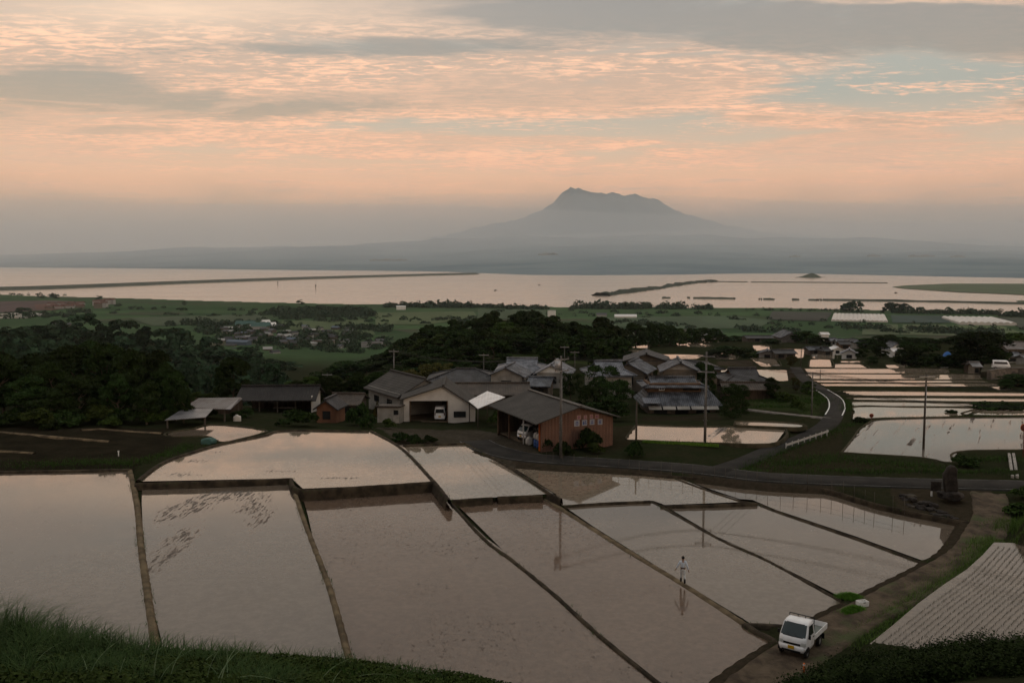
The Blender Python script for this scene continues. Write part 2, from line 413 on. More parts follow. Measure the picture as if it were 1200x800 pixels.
def resample(pts, step):
    pts = [Vector(p) for p in pts]
    out = []
    n = len(pts)
    for i in range(n - 1):      # Catmull-Rom through the points
        p0, p1, p2, p3 = pts[max(i - 1, 0)], pts[i], pts[i + 1], pts[min(i + 2, n - 1)]
        k = max(2, int((p2 - p1).length / step))
        for j in range(k):
            t = j / k
            out.append(0.5 * ((2 * p1) + (p2 - p0) * t + (2 * p0 - 5 * p1 + 4 * p2 - p3) * t * t + (3 * p1 - p0 - 3 * p2 + p3) * t ** 3))
    out.append(pts[-1])
    return out
RW = {k: (resample([P(*p) for p in c], 1.2), w) for k, (c, w) in ROADS.items()}

# ---------------------------------------------------------------- terrain
CTRL = []                        # x, y, z
for k, (z, pw) in PW.items():
    for x, y in pw: CTRL.append((x, y, z + 0.05))
for k, (c, w) in RW.items():
    for p in c[::5]: CTRL.append((p.x, p.y, p.z))
for x, y, z in [
    (0,0.5,98.2),(-6,1,98.2),(6,1,98.0),(0,6,96.6),(-6,8,95.8),(6,8,95.4),(-12,9,95.2),(-14,24,89.9),(-9.3,24.5,89.15),(-4.6,24.5,88.9),(-1.2,24.5,88.5),(3,24,87.6),(8,24,88.3),(14,26,88.2),
    (-20,24,90.2),(-32,26,90.4),(-14,14,93.2),(14,14,92.4),(0,14,93.1),(-7,14,93.2),(-10,19,91.3),(-3,19,90.9),(-16,19,91.7),(-12,31,84.5),(-4,31,84.0),(4,31,83.5),(10,32,84.2),(17,33,84.6),(25,34,85),
    (-14,40,79.8),(-4,40,79.3),(4,40,79.2),(12,40.5,80.1),(16,41.5,81.2),(22,42,82),(30,44,82.5),
    (30,30,87),(45,40,84),(-40,40,84)]:
    CTRL.append((x, y, z))
for px, py, z in [   # ground seen directly
    (0,545,80.2),(100,545,80.2),(150,545,80.1),(0,510,80.4),(100,508,80.4),(200,503,79.9),(-150,520,80.8),(-150,560,80.2),(190,528,80.1),
    (340,498,79.2),(430,499,79.1),(470,499,78.8),(520,497,78.2),(560,500,78.4),(500,512,79.2),(560,512,79.0),(620,528,79.6),(700,525,79.5),(640,531,79.6),(728,521,79.7),(800,484,77.6),(760,480,77.6),(840,482,77.8),
    (860,528,79.3),(900,512,79.2),(930,470,78.6),(870,470,78.6),(900,460,78.0),(1000,545,79.3),(1060,548,79.4),(1150,545,79.6),(1190,550,79.7),(900,540,79.1),(960,520,79.2),
    (1135,610,79.0),(1195,600,80.6),(1190,625,80.3),(1230,600,81.5),(1145,700,79.9),(1060,775,80.6),(960,790,79.9),(1150,480,78.6),
    (960,425,72.5),(1000,415,71),(1030,410,70),(1060,420,72),(1100,425,73),(1150,425,73.5),(1200,430,75),(1250,430,75),(1170,440,75.6),(1200,452,77),
    (900,402,66),(950,402,66),(860,400,65.5),(780,398,64.5),(740,400,65),(700,415,71),(650,420,73.5),(620,425,75),(1000,398,62.5),(1100,400,64.5),(1200,405,66.5),
    (750,430,73.5),(800,430,73.5),(560,440,77),(640,445,77.5),(700,450,78),(450,470,77.6),(380,490,78.5),(300,490,78.7),(250,492,79.0),
    ]:
    p = P(px, py, z); CTRL.append((p.x, p.y, z))
for px, D, z in [   # ground hidden behind crowns and brows
    (-200,130,79.5),(0,125,79.8),(60,130,79.4),(130,140,78.5),(200,140,78),(0,180,72),(100,190,69),(200,190,66),(300,170,72),(-200,200,72),
    (300,230,62),(200,260,55),(100,300,50),(0,320,50),(-200,320,52),(400,230,66),(350,320,48),(250,420,32),(330,450,26),(420,330,58),(420,450,36),
    (500,200,74),(460,180,75),(560,230,75),(620,260,75),(500,290,71),(560,300,73),(620,310,73),(680,300,71),(450,300,64),(740,280,69),(560,380,58),(640,400,58),(740,400,60),(500,400,50),
    (0,450,44),(0,600,44),(100,620,46),(170,650,44),(230,620,32),(-200,600,46),(100,480,42),(200,500,32),(-200,800,25),(0,800,24),(150,850,20),(300,700,14),
    (-250,1000,8),(0,1000,9),(150,1000,8),(300,900,6),(400,850,6),(500,850,8),(600,700,18),(700,600,36),(800,540,43),(900,500,47),(1000,480,47),(1100,480,47),(1200,480,49),(1400,480,52),(1000,430,57),(1100,430,58),(1200,430,60),
    (600,900,5),(700,850,7),(800,800,12),(900,800,14),(1000,800,14),(1100,800,14),(1200,800,16),(1400,800,16),
    ]:
    s_ = (z - CZ) / D
    vy = (cp * s_ + sp) / (cp - s_ * sp)
    CTRL.append(((px - 600) / F / (cp + vy * sp) * D, D, z))
for D in (1150, 1300, 1700, 2400, 4000, 9000, 20000):
    for u in np.linspace(-0.9, 0.9, 9): CTRL.append((u * D, D, 2.4))
CTRL = np.array(CTRL)
def uv(x, y):
    y = np.maximum(y, 0.4)
    return np.stack([x / (y + 1.5), np.log(y + 1.5)], -1)
_cu = uv(CTRL[:, 0], CTRL[:, 1])
_n = len(_cu)
_A = np.zeros((_n + 1, _n + 1))
_A[:_n, :_n] = -np.linalg.norm(_cu[:, None] - _cu[None], axis=-1) + 0.004 * np.eye(_n)
_A[:_n, _n] = 1; _A[_n, :_n] = 1
_w = np.linalg.solve(_A, np.append(CTRL[:, 2], 0))
def base_z(x, y):
    q = uv(x.ravel(), y.ravel()); out = np.empty(len(q))
    for i in range(0, len(q), 20000):
        out[i:i + 20000] = -np.linalg.norm(q[i:i + 20000, None] - _cu[None], axis=-1) @ _w[:_n] + _w[_n]
    return out.reshape(x.shape)
def inside(x, y, poly):
    r = np.zeros(x.shape, bool)
    n = len(poly)
    for i in range(n):
        x0, y0 = poly[i]; x1, y1 = poly[(i + 1) % n]
        if y0 == y1: continue
        c = ((y0 > y) != (y1 > y)) & (x < (x1 - x0) * (y - y0) / (y1 - y0) + x0)
        r ^= c
    return r
def lumps(x, y, s):
    return (np.sin(x * 1.3 / s + 1.7 * np.sin(y * 0.9 / s)) * np.sin(y * 1.1 / s + 1.3 * np.sin(x * 0.7 / s)) + 0.5 * np.sin(x * 2.9 / s + 2.1) * np.sin(y * 3.1 / s + 0.4 + np.sin(x * 1.9 / s)))
COAST = [(-900,343),(-300,343.5),(0,346),(60,348.5),(100,349),(200,352),(300,355),(420,357.5),(560,358),(610,360),(690,361.3),(750,361),(830,362),(920,362),(1010,364),(1100,367),(1200,369.5),(1500,373),(2000,378)]
_cx = [P(x, y, 0) for x, y in COAST]
def coast_d(u):
    return np.interp(u, [p.x / p.y for p in _cx], [p.y for p in _cx])

US = np.concatenate([np.linspace(-1.5, -0.66, 36), np.linspace(-0.652, 0.652, 410), np.linspace(0.66, 1.5, 36)])
DS = np.concatenate([np.geomspace(0.4, 20, 50)[:-1], np.geomspace(20, 42, 60)[:-1], np.geomspace(42, 260, 470)[:-1], np.geomspace(260, 3200, 210)[:-1], np.geomspace(3200, 21500, 30)])
GX = DS[:, None] * US[None]; GY = np.repeat(DS[:, None], len(US), 1)
far_u = np.abs(GX) > 19000
GX = np.clip(GX, -19000, 19000)
GZ = base_z(GX, GY)
GZ = np.where(GY > 1150, 2.4 + 0.3 * lumps(GX, GY, 90), GZ)
GZ += lumps(GX, GY, 1.6) * 0.05 * np.clip(GY / 60, 0.6, 1.5) + lumps(GX, GY, 9) * np.clip((GY - 105) / 100, 0, 3) * 0.07 * (GY < 1150)
COVER = np.zeros(GX.shape + (4,)); COVER[..., 3] = 1
COVER[..., :3] = (0.022, 0.028, 0.012)
def paint(poly, col, w=1.0):
    m = inside(GX, GY, np.array([p[:2] for p in poly]))
    COVER[m, :3] = COVER[m, :3] * (1 - w) + np.array(col) * w
PX = lambda z, pts: [P(x, y, z) for x, y in pts]
paint(PX(79.7, [(440,497),(560,493),(600,505),(640,535),(600,542),(548,520),(468,520)]), (0.075, 0.063, 0.05))
paint(PX(80.3, [(-80,503),(205,498),(215,512),(195,528),(150,548),(0,553),(-80,556)]), (0.017, 0.0135, 0.0095))
paint(PX(79.4, [(860,538),(905,530),(960,508),(990,500),(985,532),(1105,545),(1105,552),(900,552)]), (0.03, 0.027, 0.015))
paint(PX(79.9, [(736,520),(752,496),(640,500),(720,524)]), (0.033, 0.028, 0.016))
paint(PX(78.9, [(752,482),(840,482),(845,500),(750,497)]), (0.028, 0.022, 0.015))
paint(PX(79.2, [(1040,570),(1100,575),(1160,574),(1165,610),(1140,622),(1060,604)]), (0.05, 0.039, 0.027))
paint(PX(72, [(842,422),(880,422),(885,431),(838,431)]), (0.07, 0.055, 0.04))
paint(PX(74, [(600,412),(720,412),(725,428),(600,428)]), (0.042, 0.062, 0.02))
paint(PX(79, [(875,452),(965,456),(960,484),(872,478)]), (0.032, 0.048, 0.015))
# cut the paddies into the ground
for k, (z, pw) in PW.items():
    lo, hi = pw.min(0) - 8, pw.max(0) + 8
    m = (GX > lo[0]) & (GX < hi[0]) & (GY > lo[1]) & (GY < hi[1])
    if not m.any(): continue
    ins = inside(GX[m], GY[m], pw)
    zz = GZ[m]; zz[ins] = z - 0.3
    if k in 'ABCDEFGHIJ':                   # the bunds stand in the water on both sides
        ox, oy = GX[m][~ins], GY[m][~ins]; dmin = np.full(ox.shape, 1e9)
        for i in range(len(pw)):
            a_, b_ = pw[i], pw[(i + 1) % len(pw)]; ab = b_ - a_; L2 = max((ab ** 2).sum(), 1e-6)
            tt = np.clip(((ox - a_[0]) * ab[0] + (oy - a_[1]) * ab[1]) / L2, 0, 1)
            dmin = np.minimum(dmin, np.hypot(ox - a_[0] - tt * ab[0], oy - a_[1] - tt * ab[1]))
        zo = zz[~ins]; zz[~ins] = np.where(dmin < 0.75, np.minimum(zo, z - 0.12), zo)
    if k not in NEAR:                       # the ground beside a far paddy lies level with its banks
        ox, oy = GX[m][~ins], GY[m][~ins]; dmin = np.full(ox.shape, 1e9)
        for i in range(len(pw)):
            a_, b_ = pw[i], pw[(i + 1) % len(pw)]; ab = b_ - a_; L2 = max((ab ** 2).sum(), 1e-6)
            tt = np.clip(((ox - a_[0]) * ab[0] + (oy - a_[1]) * ab[1]) / L2, 0, 1)
            dmin = np.minimum(dmin, np.hypot(ox - a_[0] - tt * ab[0], oy - a_[1] - tt * ab[1]))
        zo = zz[~ins]; zz[~ins] = np.where(dmin < 7, np.minimum(zo, z + 0.05 + 0.03 * dmin), zo)
    GZ[m] = zz
    cv = COVER[m]; cv[ins, :3] = (0.05, 0.038, 0.028); COVER[m] = cv
for k, (c, w) in RW.items():
    a = np.array([p[:3] for p in c])
    lo, hi = a[:, :2].min(0) - 4, a[:, :2].max(0) + 4
    m = (GX > lo[0]) & (GX < hi[0]) & (GY > lo[1]) & (GY < hi[1])
    x, y = GX[m], GY[m]
    d = np.hypot(x[:, None] - a[None, :, 0], y[:, None] - a[None, :, 1])
    j = d.argmin(1); dm = d.min(1)
    f = np.clip((w / 2 + 1.3 - dm) / 0.8, 0, 1)
    zz = GZ[m]; GZ[m] = zz * (1 - f) + (a[j, 2] - 0.12) * f
_u0 = GX / np.maximum(GY, 1)
GZ = np.where((GY > coast_d(_u0)) & (GY > 900), -4.0, GZ)

def T(x, y):
    """height of the ground sheet"""
    i = np.interp(y, DS, np.arange(len(DS))); j = np.interp(x / max(y, 0.4), US, np.arange(len(US)))
    i0, j0 = min(int(i), len(DS) - 2), min(int(j), len(US) - 2)
    a, b = i - i0, j - j0
    return float((GZ[i0, j0] * (1 - b) + GZ[i0, j0 + 1] * b) * (1 - a) + (GZ[i0 + 1, j0] * (1 - b) + GZ[i0 + 1, j0 + 1] * b) * a)
_DD = np.geomspace(18, 6000, 2600)
def G(px, py):
    """the ground under a line of sight"""
    dx, dy, dz = ray(px, py)
    u = dx / dy
    j = np.interp(u, US, np.arange(len(US))); j0 = min(int(j), len(US) - 2); b = j - j0
    col = GZ[:, j0] * (1 - b) + GZ[:, j0 + 1] * b
    h = CZ + _DD * dz / dy - np.interp(_DD, DS, col)
    k = np.argmax(h < 0)
    if h[k] >= 0: k = len(_DD) - 1
    if k == 0: D = _DD[0]
    else:
        D = _DD[k - 1] + (_DD[k] - _DD[k - 1]) * h[k - 1] / (h[k - 1] - h[k] + 1e-9)
    return Vector((u * D, D, T(u * D, D)))
def at(px, D, dz=0.0):
    """the ground at forward distance D in a pixel column"""
    z = 70.0
    for _ in range(3):
        s = (z - CZ) / D
        vy = (cp * s + sp) / (cp - s * sp)
        x = (px - 600) / F / (cp + vy * sp) * D
        z = T(x, D)
    return Vector((x, D, z + dz))
def ztop(px, py, D):
    dx, dy, dz = ray(px, py)
    return CZ + D * dz / dy

# ground material: cover colour, clumps of grass and bare earth, field pattern on the plain
gm, t, b = newmat('ground')
pos = t.new('ShaderNodeNewGeometry').outputs['Position']
cov = t.new('ShaderNodeVertexColor', layer_name='cover').outputs[0]
sx = t.new('ShaderNodeSeparateXYZ'); t.con(pos, sx.inputs[0])
n1 = t.noise(pos, 0.35, 6, 0.65); n2 = t.noise(pos, 2.2, 4, 0.65)
near = t.mix(t.step(n1, 0.35, 0.65), t.mix(0.45, cov, (0.045, 0.036, 0.023)), cov)
near = t.mix(t.step(n2, 0.3, 0.75), t.mix(0.5, near, (0.012, 0.014, 0.008)), near)
mp = t.new('ShaderNodeMapping'); mp.inputs['Rotation'].default_value = (0, 0, R(-14)); mp.inputs['Scale'].default_value = (0.0055, 0.011, 0.011); t.con(pos, mp.inputs[0])
vo = t.new('ShaderNodeTexVoronoi', distance='CHEBYCHEV'); vo.inputs['Scale'].default_value = 1.0; t.con(mp.outputs[0], vo.inputs['Vector'])
sc_ = t.new('ShaderNodeSeparateColor'); t.con(vo.outputs['Color'], sc_.inputs[0])
fld = t.ramp(sc_.outputs[0], [(0.0, (0.036, 0.062, 0.03)), (0.3, (0.056, 0.096, 0.042)), (0.55, (0.068, 0.112, 0.05)), (0.8, (0.05, 0.065, 0.04)), (1.0, (0.085, 0.075, 0.055))])
fld = t.mix(t.step(t.noise(pos, 0.006, 5, 0.65), 0.42, 0.62), fld, (0.046, 0.076, 0.036))
col = t.mix(t.step(sx.outputs[1], 700, 950), near, fld)
t.con(col, b.inputs['Base Color']); b.inputs['Roughness'].default_value = 0.95; b.inputs['Specular IOR Level'].default_value = 0.0
bp = t.new('ShaderNodeBump'); bp.inputs['Strength'].default_value = 0.7; bp.inputs['Distance'].default_value = 0.15
t.con(t.noise(pos, 3.0, 6, 0.7), bp.inputs['Height']); t.con(bp.outputs[0], b.inputs['Normal'])
nr, nc = GX.shape
idx = np.arange(nr * nc).reshape(nr, nc)
Q = np.stack([idx[:-1, :-1], idx[:-1, 1:], idx[1:, 1:], idx[1:, :-1]], -1).reshape(-1, 4)
o = mesh_np('ground', np.stack([GX, GY, GZ], -1).reshape(-1, 3), Q, gm, None, True, {'cover': COVER.reshape(-1, 4)})
tag(o, kind='structure')

# ---------------------------------------------------------------- water, bunds, roads
W_PLAIN = watermat('paddy_water_plain', (0.125, 0.1, 0.076), (0.15, 0.12, 0.09), 0.0, ior=1.58)
def spots_(z, *pts): return [(*P(x, y, z)[:2], rx, ry) for x, y, rx, ry in pts]
W_MUD = watermat('paddy_water_muddy', (0.125, 0.1, 0.076), (0.15, 0.12, 0.09), 0.0, ior=1.55, spots=spots_(79.75, (200,600,1.6,5), (208,632,1.3,5), (240,590,1.6,4), (296,592,1.8,5), (306,612,1.2,4), (272,578,2.2,2), (188,660,1.0,6)))
W_EDGE = watermat('paddy_water_top', (0.22, 0.18, 0.135), (0.25, 0.2, 0.15), 0.0, rip=0.02, ior=1.75, spots=spots_(80.2, (215,556,3.2,1.6), (330,552,4,1.0), (228,540,2.2,1.2), (250,530,2,1.2), (400,560,5,0.7)))
W_LINE = watermat('paddy_water_streaked', (0.16, 0.145, 0.125), (0.18, 0.16, 0.14), 0.0, (R(-29), 0.9, 0.55))
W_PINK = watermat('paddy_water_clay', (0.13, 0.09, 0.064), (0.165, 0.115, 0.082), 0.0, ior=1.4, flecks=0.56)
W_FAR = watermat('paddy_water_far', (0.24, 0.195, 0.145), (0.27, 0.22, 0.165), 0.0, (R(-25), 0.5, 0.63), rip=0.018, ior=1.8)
def poly_sheet(name, pts, z, m, kind='structure'):
    me = bpy.data.meshes.new(name)
    c = np.mean(pts, 0)
    big = [(c + (p - c) * 1.0) for p in np.array(pts)]
    me.from_pydata([(x, y, z) for x, y in big], [], [tuple(range(len(big)))])
    me.materials.append(m)
    o = link(bpy.data.objects.new(name, me))
    return tag(o, kind=kind)
for k, (z, pw) in PW.items():
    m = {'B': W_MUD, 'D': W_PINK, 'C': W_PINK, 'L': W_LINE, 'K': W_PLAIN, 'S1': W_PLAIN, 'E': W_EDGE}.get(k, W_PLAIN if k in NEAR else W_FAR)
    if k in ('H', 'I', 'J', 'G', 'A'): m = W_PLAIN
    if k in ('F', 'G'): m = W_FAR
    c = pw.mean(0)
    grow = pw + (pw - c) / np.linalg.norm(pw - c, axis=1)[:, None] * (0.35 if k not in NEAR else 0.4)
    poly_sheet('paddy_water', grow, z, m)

BUNDG = mat('bund_grassy', (0.03, 0.028, 0.015), (0.06, 0.05, 0.03), 0.8, 0.95, 0.5, coords='World', bscale=5)
def ribbon(name, pts, w, top_z=None, depth=0.5, slope=0.35, m=BUNDM, jitter=0.025, step=0.5, closed=False):
    """an earth bank with a flat top following a line"""
    pts = resample([Vector(p) for p in pts], step)
    V, Fc = [], []
    for i, p in enumerate(pts):
        d = pts[min(i + 1, len(pts) - 1)] - pts[max(i - 1, 0)]; d.z = 0; d.normalize()
        nrm = Vector((d.y, -d.x, 0))
        j = lambda s: random.uniform(-1, 1) * s
        z = p.z + j(jitter * 0.5)
        for off, dz in ((-w / 2 - slope, -depth), (-w / 2 - slope * 0.3, -depth * 0.3), (-w / 2, -0.02), (0, 0.03), (w / 2, -0.02), (w / 2 + slope * 0.3, -depth * 0.3), (w / 2 + slope, -depth)):
            q = p + nrm * (off + j(jitter)); V.append((q.x, q.y, z + dz + j(jitter * 0.25)))
    for i in range(len(pts) - 1):
        for k in range(6):
            a = i * 7 + k; Fc.append((a, a + 7, a + 8, a + 1))
    o = mesh_np(name, np.array(V), np.array(Fc), m, None, True)
    return tag(o, kind='structure')
BUNDS = [
 ([(152,549),(160,590),(165,640),(170,675),(180,745),(192,815)], 80.0, 0.36, 0.5),
 ([(341,561),(354,602),(378,665),(388,693),(408,766),(424,815)], 79.86, 0.28, 0.5),
 ([(158,566),(250,563.5),(341,560)], 80.28, 0.22, 0.6),
 ([(341,560),(354,573),(430,569),(509,564)], 80.3, 0.3, 1.0),
 ([(434,504),(470,524),(508,563),(526,585)], 80.3, 0.3, 0.8),
 ([(505,569),(526,586),(567,630),(600,655),(648,694),(700,741),(770,798),(786,812)], 79.5, 0.22, 0.5),
 ([(526,586),(560,583.5),(577,582.4)], 79.52, 0.2, 0.7),
 ([(583,582),(610,580.6),(636,580)], 79.52, 0.2, 0.7),
 ([(545,519),(588,541),(646,578),(658,584)], 79.55, 0.26, 0.6),
 ([(636,580),(662,598),(700,622),(740,647),(800,683),(873,730)], 79.0, 0.38, 0.25),
 ([(660,592),(712,588.5),(762,586.5)], 79.12, 0.2, 0.5),
 ([(762,586.5),(774,592),(844,631),(900,656),(987,704)], 79.0, 0.22, 0.3),
 ([(774,592),(830,591),(887,589)], 79.12, 0.2, 0.5),
 ([(783,557),(830,574),(870,587),(887,589)], 79.12, 0.2, 0.5),
 ([(887,589),(915,600),(1000,629),(1088,661)], 78.97, 0.18, 0.3),
 ([(-120,554),(12,551.5),(80,550.5),(153,549)], 80.1, 0.5, 0.5),
 ([(590,540.5),(637,543),(719,551),(783,557),(850,561),(900,566),(965,572),(1025,589),(1080,601),(1138,612)], 79.28, 0.22, 0.7),
 ([(873,730),(917,732),(960,732),(980,731),(992,722),(1022,710),(1057,693),(1089,662),(1107,661),(1128,638),(1139,615)], 79.05, 0.4, 0.6),
 ([(873,730),(888,739),(909,750),(909,759),(882,782),(863,800),(846,814)], 79.1, 0.35, 0.5),
 ([(432,504.5),(335,503.5),(308,509.5),(262,518.5),(228,528),(190,541.5),(162,562)], 80.35, 0.4, 0.5),
 ([(472,521),(545,518.5)], 79.6, 0.35, 0.4),
]
for i_, (pts, z, w, dep) in enumerate(BUNDS):
    ribbon('bund', [P(x, y, z) for x, y in pts], w, depth=dep, slope=0.18, m=BUNDT if i_ in (0, 1, 9) else BUNDM)
for k, (z, pw) in PW.items():
    if k in NEAR: continue
    c = pw.mean(0)
    ring = [Vector((x, y, z + 0.1)) for x, y in pw + (pw - c) / np.linalg.norm(pw - c, axis=1)[:, None] * 0.25]
    D = c[1]
    ribbon('bund', ring + [ring[0]], 0.2, depth=0.45, slope=0.12, step=max(0.8, D / 120), m=BUNDG)

def road(name, c, w, m, crown=0.0):
    V, Fc = [], []
    for i, p in enumerate(c):
        d = c[min(i + 1, len(c) - 1)] - c[max(i - 1, 0)]; d.z = 0; d.normalize(); n = Vector((d.y, -d.x, 0))
        for k, off in enumerate((-0.5, -0.46, 0, 0.46, 0.5)):
            q = p + n * off * w
            V.append((q.x, q.y, p.z + (-0.2 if k in (0, 4) else 0.0)))
    for i in range(len(c) - 1):
        for k in range(4):
            a = i * 5 + k; Fc.append((a, a + 5, a + 6, a + 1))
    return tag(mesh_np(name, np.array(V), np.array(Fc), m, None, True), kind='structure')
TRACKM, t, b = newmat('track_earth')
pos = t.new('ShaderNodeNewGeometry').outputs['Position']
c0 = t.mix(t.step(t.noise(pos, 0.8, 6, 0.65), 0.35, 0.65), (0.045, 0.033, 0.023), (0.11, 0.083, 0.056))
c0 = t.mix(t.step(t.noise(pos, 0.35, 4, 0.6), 0.52, 0.7), c0, (0.06, 0.07, 0.03))
t.con(c0, b.inputs['Base Color']); b.inputs['Roughness'].default_value = 0.95; b.inputs['Specular IOR Level'].default_value = 0.15
bp = t.new('ShaderNodeBump'); bp.inputs['Strength'].default_value = 0.8; bp.inputs['Distance'].default_value = 0.1
t.con(t.noise(pos, 4, 6, 0.7), bp.inputs['Height']); t.con(bp.outputs[0], b.inputs['Normal'])
road('road', *RW['road'], ASPHALT)
road('lane', [p + Vector((0, 0, 0.006)) for p in RW['lane'][0]], RW['lane'][1], ASPHALT)
road('side_path', [p + Vector((0, 0, 0.012)) for p in RW['side_path'][0]], RW['side_path'][1], CONC_D)
# the dirt track has two wheel ruts and a grassy middle
def rut_road(name, c, w, m):
    V, Fc = [], []
    prof = [(-0.5, -0.2), (-0.46, 0.03), (-0.33, 0.02), (-0.25, -0.05), (-0.17, -0.05), (-0.08, 0.03), (0.08, 0.03), (0.17, -0.05), (0.25, -0.05), (0.33, 0.02), (0.46, 0.03), (0.5, -0.2)]
    for i, p in enumerate(c):
        d = c[min(i + 1, len(c) - 1)] - c[max(i - 1, 0)]; d.z = 0; d.normalize(); n = Vector((d.y, -d.x, 0))
        for off, dz in prof:
            q = p + n * off * w * random.uniform(0.94, 1.06)
            V.append((q.x, q.y, p.z + dz + random.uniform(-1, 1) * 0.012))
    k_ = len(prof)
    for i in range(len(c) - 1):
        for k in range(k_ - 1):
            a = i * k_ + k; Fc.append((a, a + k_, a + k_ + 1, a + 1))
    return tag(mesh_np(name, np.array(V), np.array(Fc), m, None, True), kind='structure')
rut_road('track', resample(RW['track'][0], 0.5), RW['track'][1], TRACKM)
# thin grey footpaths across the mud plots at the left
for pts in ([(0,506.5),(40,510),(90,514.5),(128,517.5)], [(0,529),(20,530),(40,531.5)], [(95,504.5),(117,503),(150,505.5),(190,508)]):
    ribbon('footpath', [G(x, y) + Vector((0, 0, 0.12)) for x, y in pts], 0.4, depth=0.3, slope=0.15, m=BUNDT, step=1.0)
# white edge lines on the lane
def strip(name, pts, w, m, dz, step=0.8):
    pts = resample([Vector(p) for p in pts], step); V, Fc = [], []
    for i, p in enumerate(pts):
        d = pts[min(i + 1, len(pts) - 1)] - pts[max(i - 1, 0)]; d.z = 0; d.normalize(); n = Vector((d.y, -d.x, 0))
        for off in (-0.5, 0.5):
            q = p + n * off * w; V.append((q.x, q.y, p.z + dz))
    Fc = [(2 * i, 2 * i + 2, 2 * i + 3, 2 * i + 1) for i in range(len(pts) - 1)]
    return tag(mesh_np(name, np.array(V), np.array(Fc), m, None, True), kind='structure')
lane = RW['lane'][0]
def lane_edge(a, b, side):
    out = []
    for i in range(a, min(b, len(lane))):
        p = lane[i]; d = lane[min(i + 1, len(lane) - 1)] - lane[max(i - 1, 0)]; d.z = 0; d.normalize()
        out.append(p + Vector((d.y, -d.x, 0)) * side * (RW['lane'][1] / 2 - 0.2))
    return out
k0 = next(i for i, p in enumerate(lane) if p.y > P(977,487,79.1).y)
k1 = next((i for i, p in enumerate(lane) if p.y > P(958,455,77.6).y), len(lane) - 1)
strip('road_marking', lane_edge(k0, k1, 1), 0.16, WHITE, 0.014)
strip('road_marking', lane_edge(k0, k1, -1), 0.16, WHITE, 0.014)
rd = RW['road'][0]
def road_edge(side, w=0.12):
    out = []
    for i, p in enumerate(rd):
        d = rd[min(i + 1, len(rd) - 1)] - rd[max(i - 1, 0)]; d.z = 0; d.normalize()
        out.append(p + Vector((d.y, -d.x, 0)) * side * (RW['road'][1] / 2 - 0.25))
    return out
CURB = mat('worn_line', (0.05, 0.048, 0.045), (0.16, 0.155, 0.145), 0.9, 0.85, coords='World')
strip('road_marking', road_edge(1), 0.12, CURB, 0.006)
strip('road_marking', road_edge(-1), 0.12, CURB, 0.006)

# ---------------------------------------------------------------- sea, dikes, spits, far shore, mountain
SEA, t, b = newmat('sea_water')
pos = t.new('ShaderNodeNewGeometry').outputs['Position']
mp = t.new('ShaderNodeMapping'); mp.inputs['Scale'].default_value = (0.0006, 0.004, 1); t.con(pos, mp.inputs[0])
f = t.noise(mp.outputs[0], 1.0, 5, 0.6)
b.inputs['Base Color'].default_value = (0.38, 0.31, 0.245, 1); b.inputs['IOR'].default_value = 1.6
rr = t.new('ShaderNodeMapRange'); t.con(f, rr.inputs[0]); rr.inputs[1].default_value = 0.35; rr.inputs[2].default_value = 0.65; rr.inputs[3].default_value = 0.16; rr.inputs[4].default_value = 0.2
t.con(rr.outputs[0], b.inputs['Roughness'])
poly_sheet('sea', [(-19000, 900), (19000, 900), (19000, 21500), (-19000, 21500)], 0.0, SEA)

MARSH = mat('marsh_grass', (0.06, 0.085, 0.045), (0.085, 0.11, 0.055), 0.01, 0.95, coords='World')
DIKEM = mat('dike_earth', (0.05, 0.06, 0.045), (0.075, 0.08, 0.06), 0.01, 0.95, coords='World')
def embank(name, pts, w, h, m, slope, step, jit=0.0):
    return ribbon(name, [P(x, y, 0.0) + Vector((0, 0, h)) for x, y in pts], w, depth=h + 1.5, slope=slope, m=m, jitter=jit, step=step)
embank('dike', [(-150,341.5),(0,339.7),(100,336.5),(200,332.5),(300,328.8),(400,325.6),(480,323.3),(555,321.4)], 40, 9, DIKEM, 30, 60)
SANDM = mat('sandbank_scrub', (0.028, 0.036, 0.026), (0.04, 0.05, 0.034), 0.03, 0.95, coords='World')
embank('sandbank', [(704,346.6),(722,344.3),(740,341.6),(760,339),(775,337.2),(790,334.6),(806,332.2),(833,330.2)], 26, 4.5, SANDM, 12, 25, 8)
embank('dike', [(833,330.2),(876,330.6)], 12, 3, DIKEM, 8, 60)
embank('dike', [(880,330.8),(960,331.2),(1040,331.8)], 12, 3, DIKEM, 8, 60)
for a, b_ in (((776,349.2), (785.5,349.3)), ((806,349.2), (808,349.2)), ((813,349.6), (861,350.4)), ((890,351), (892,351)), ((895,351), (907.5,351.2)), ((928,351.5), (936.5,351.6)), ((948,351.8), (957.5,352)), ((959,352), (962,352))):
    embank('breakwater', [a, ((a[0] + b_[0]) / 2, (a[1] + b_[1]) / 2), b_], 14, 3.2, DIKEM, 6, 12, 1.5)
embank('breakwater', [(964.5,352), (1050,353), (1130,354.5), (1200,356.2), (1300,358)], 16, 3.6, DIKEM, 6, 40, 1.5)
poly = [(1045,336),(1062,334.2),(1112,332.2),(1200,332.3),(1400,333),(1400,349),(1200,345.2),(1160,343.5),(1125,342.2),(1085,339.6),(1060,338)]
poly_sheet('marsh_flat', [P(x, y, 1.2)[:2] for x, y in poly], 1.2, MARSH)
poly_sheet('marsh_flat', [P(x, y, 1.2)[:2] for x, y in [(1190,352),(1260,351),(1260,357),(1200,355.5)]], 1.2, MARSH)
HILLM = mat('far_hill', (0.12, 0.17, 0.2), (0.17, 0.22, 0.24), 0.0012, 0.95, coords='World', spec=0.05)  # pale blue-grey: part of the distance haze is put into this base colour
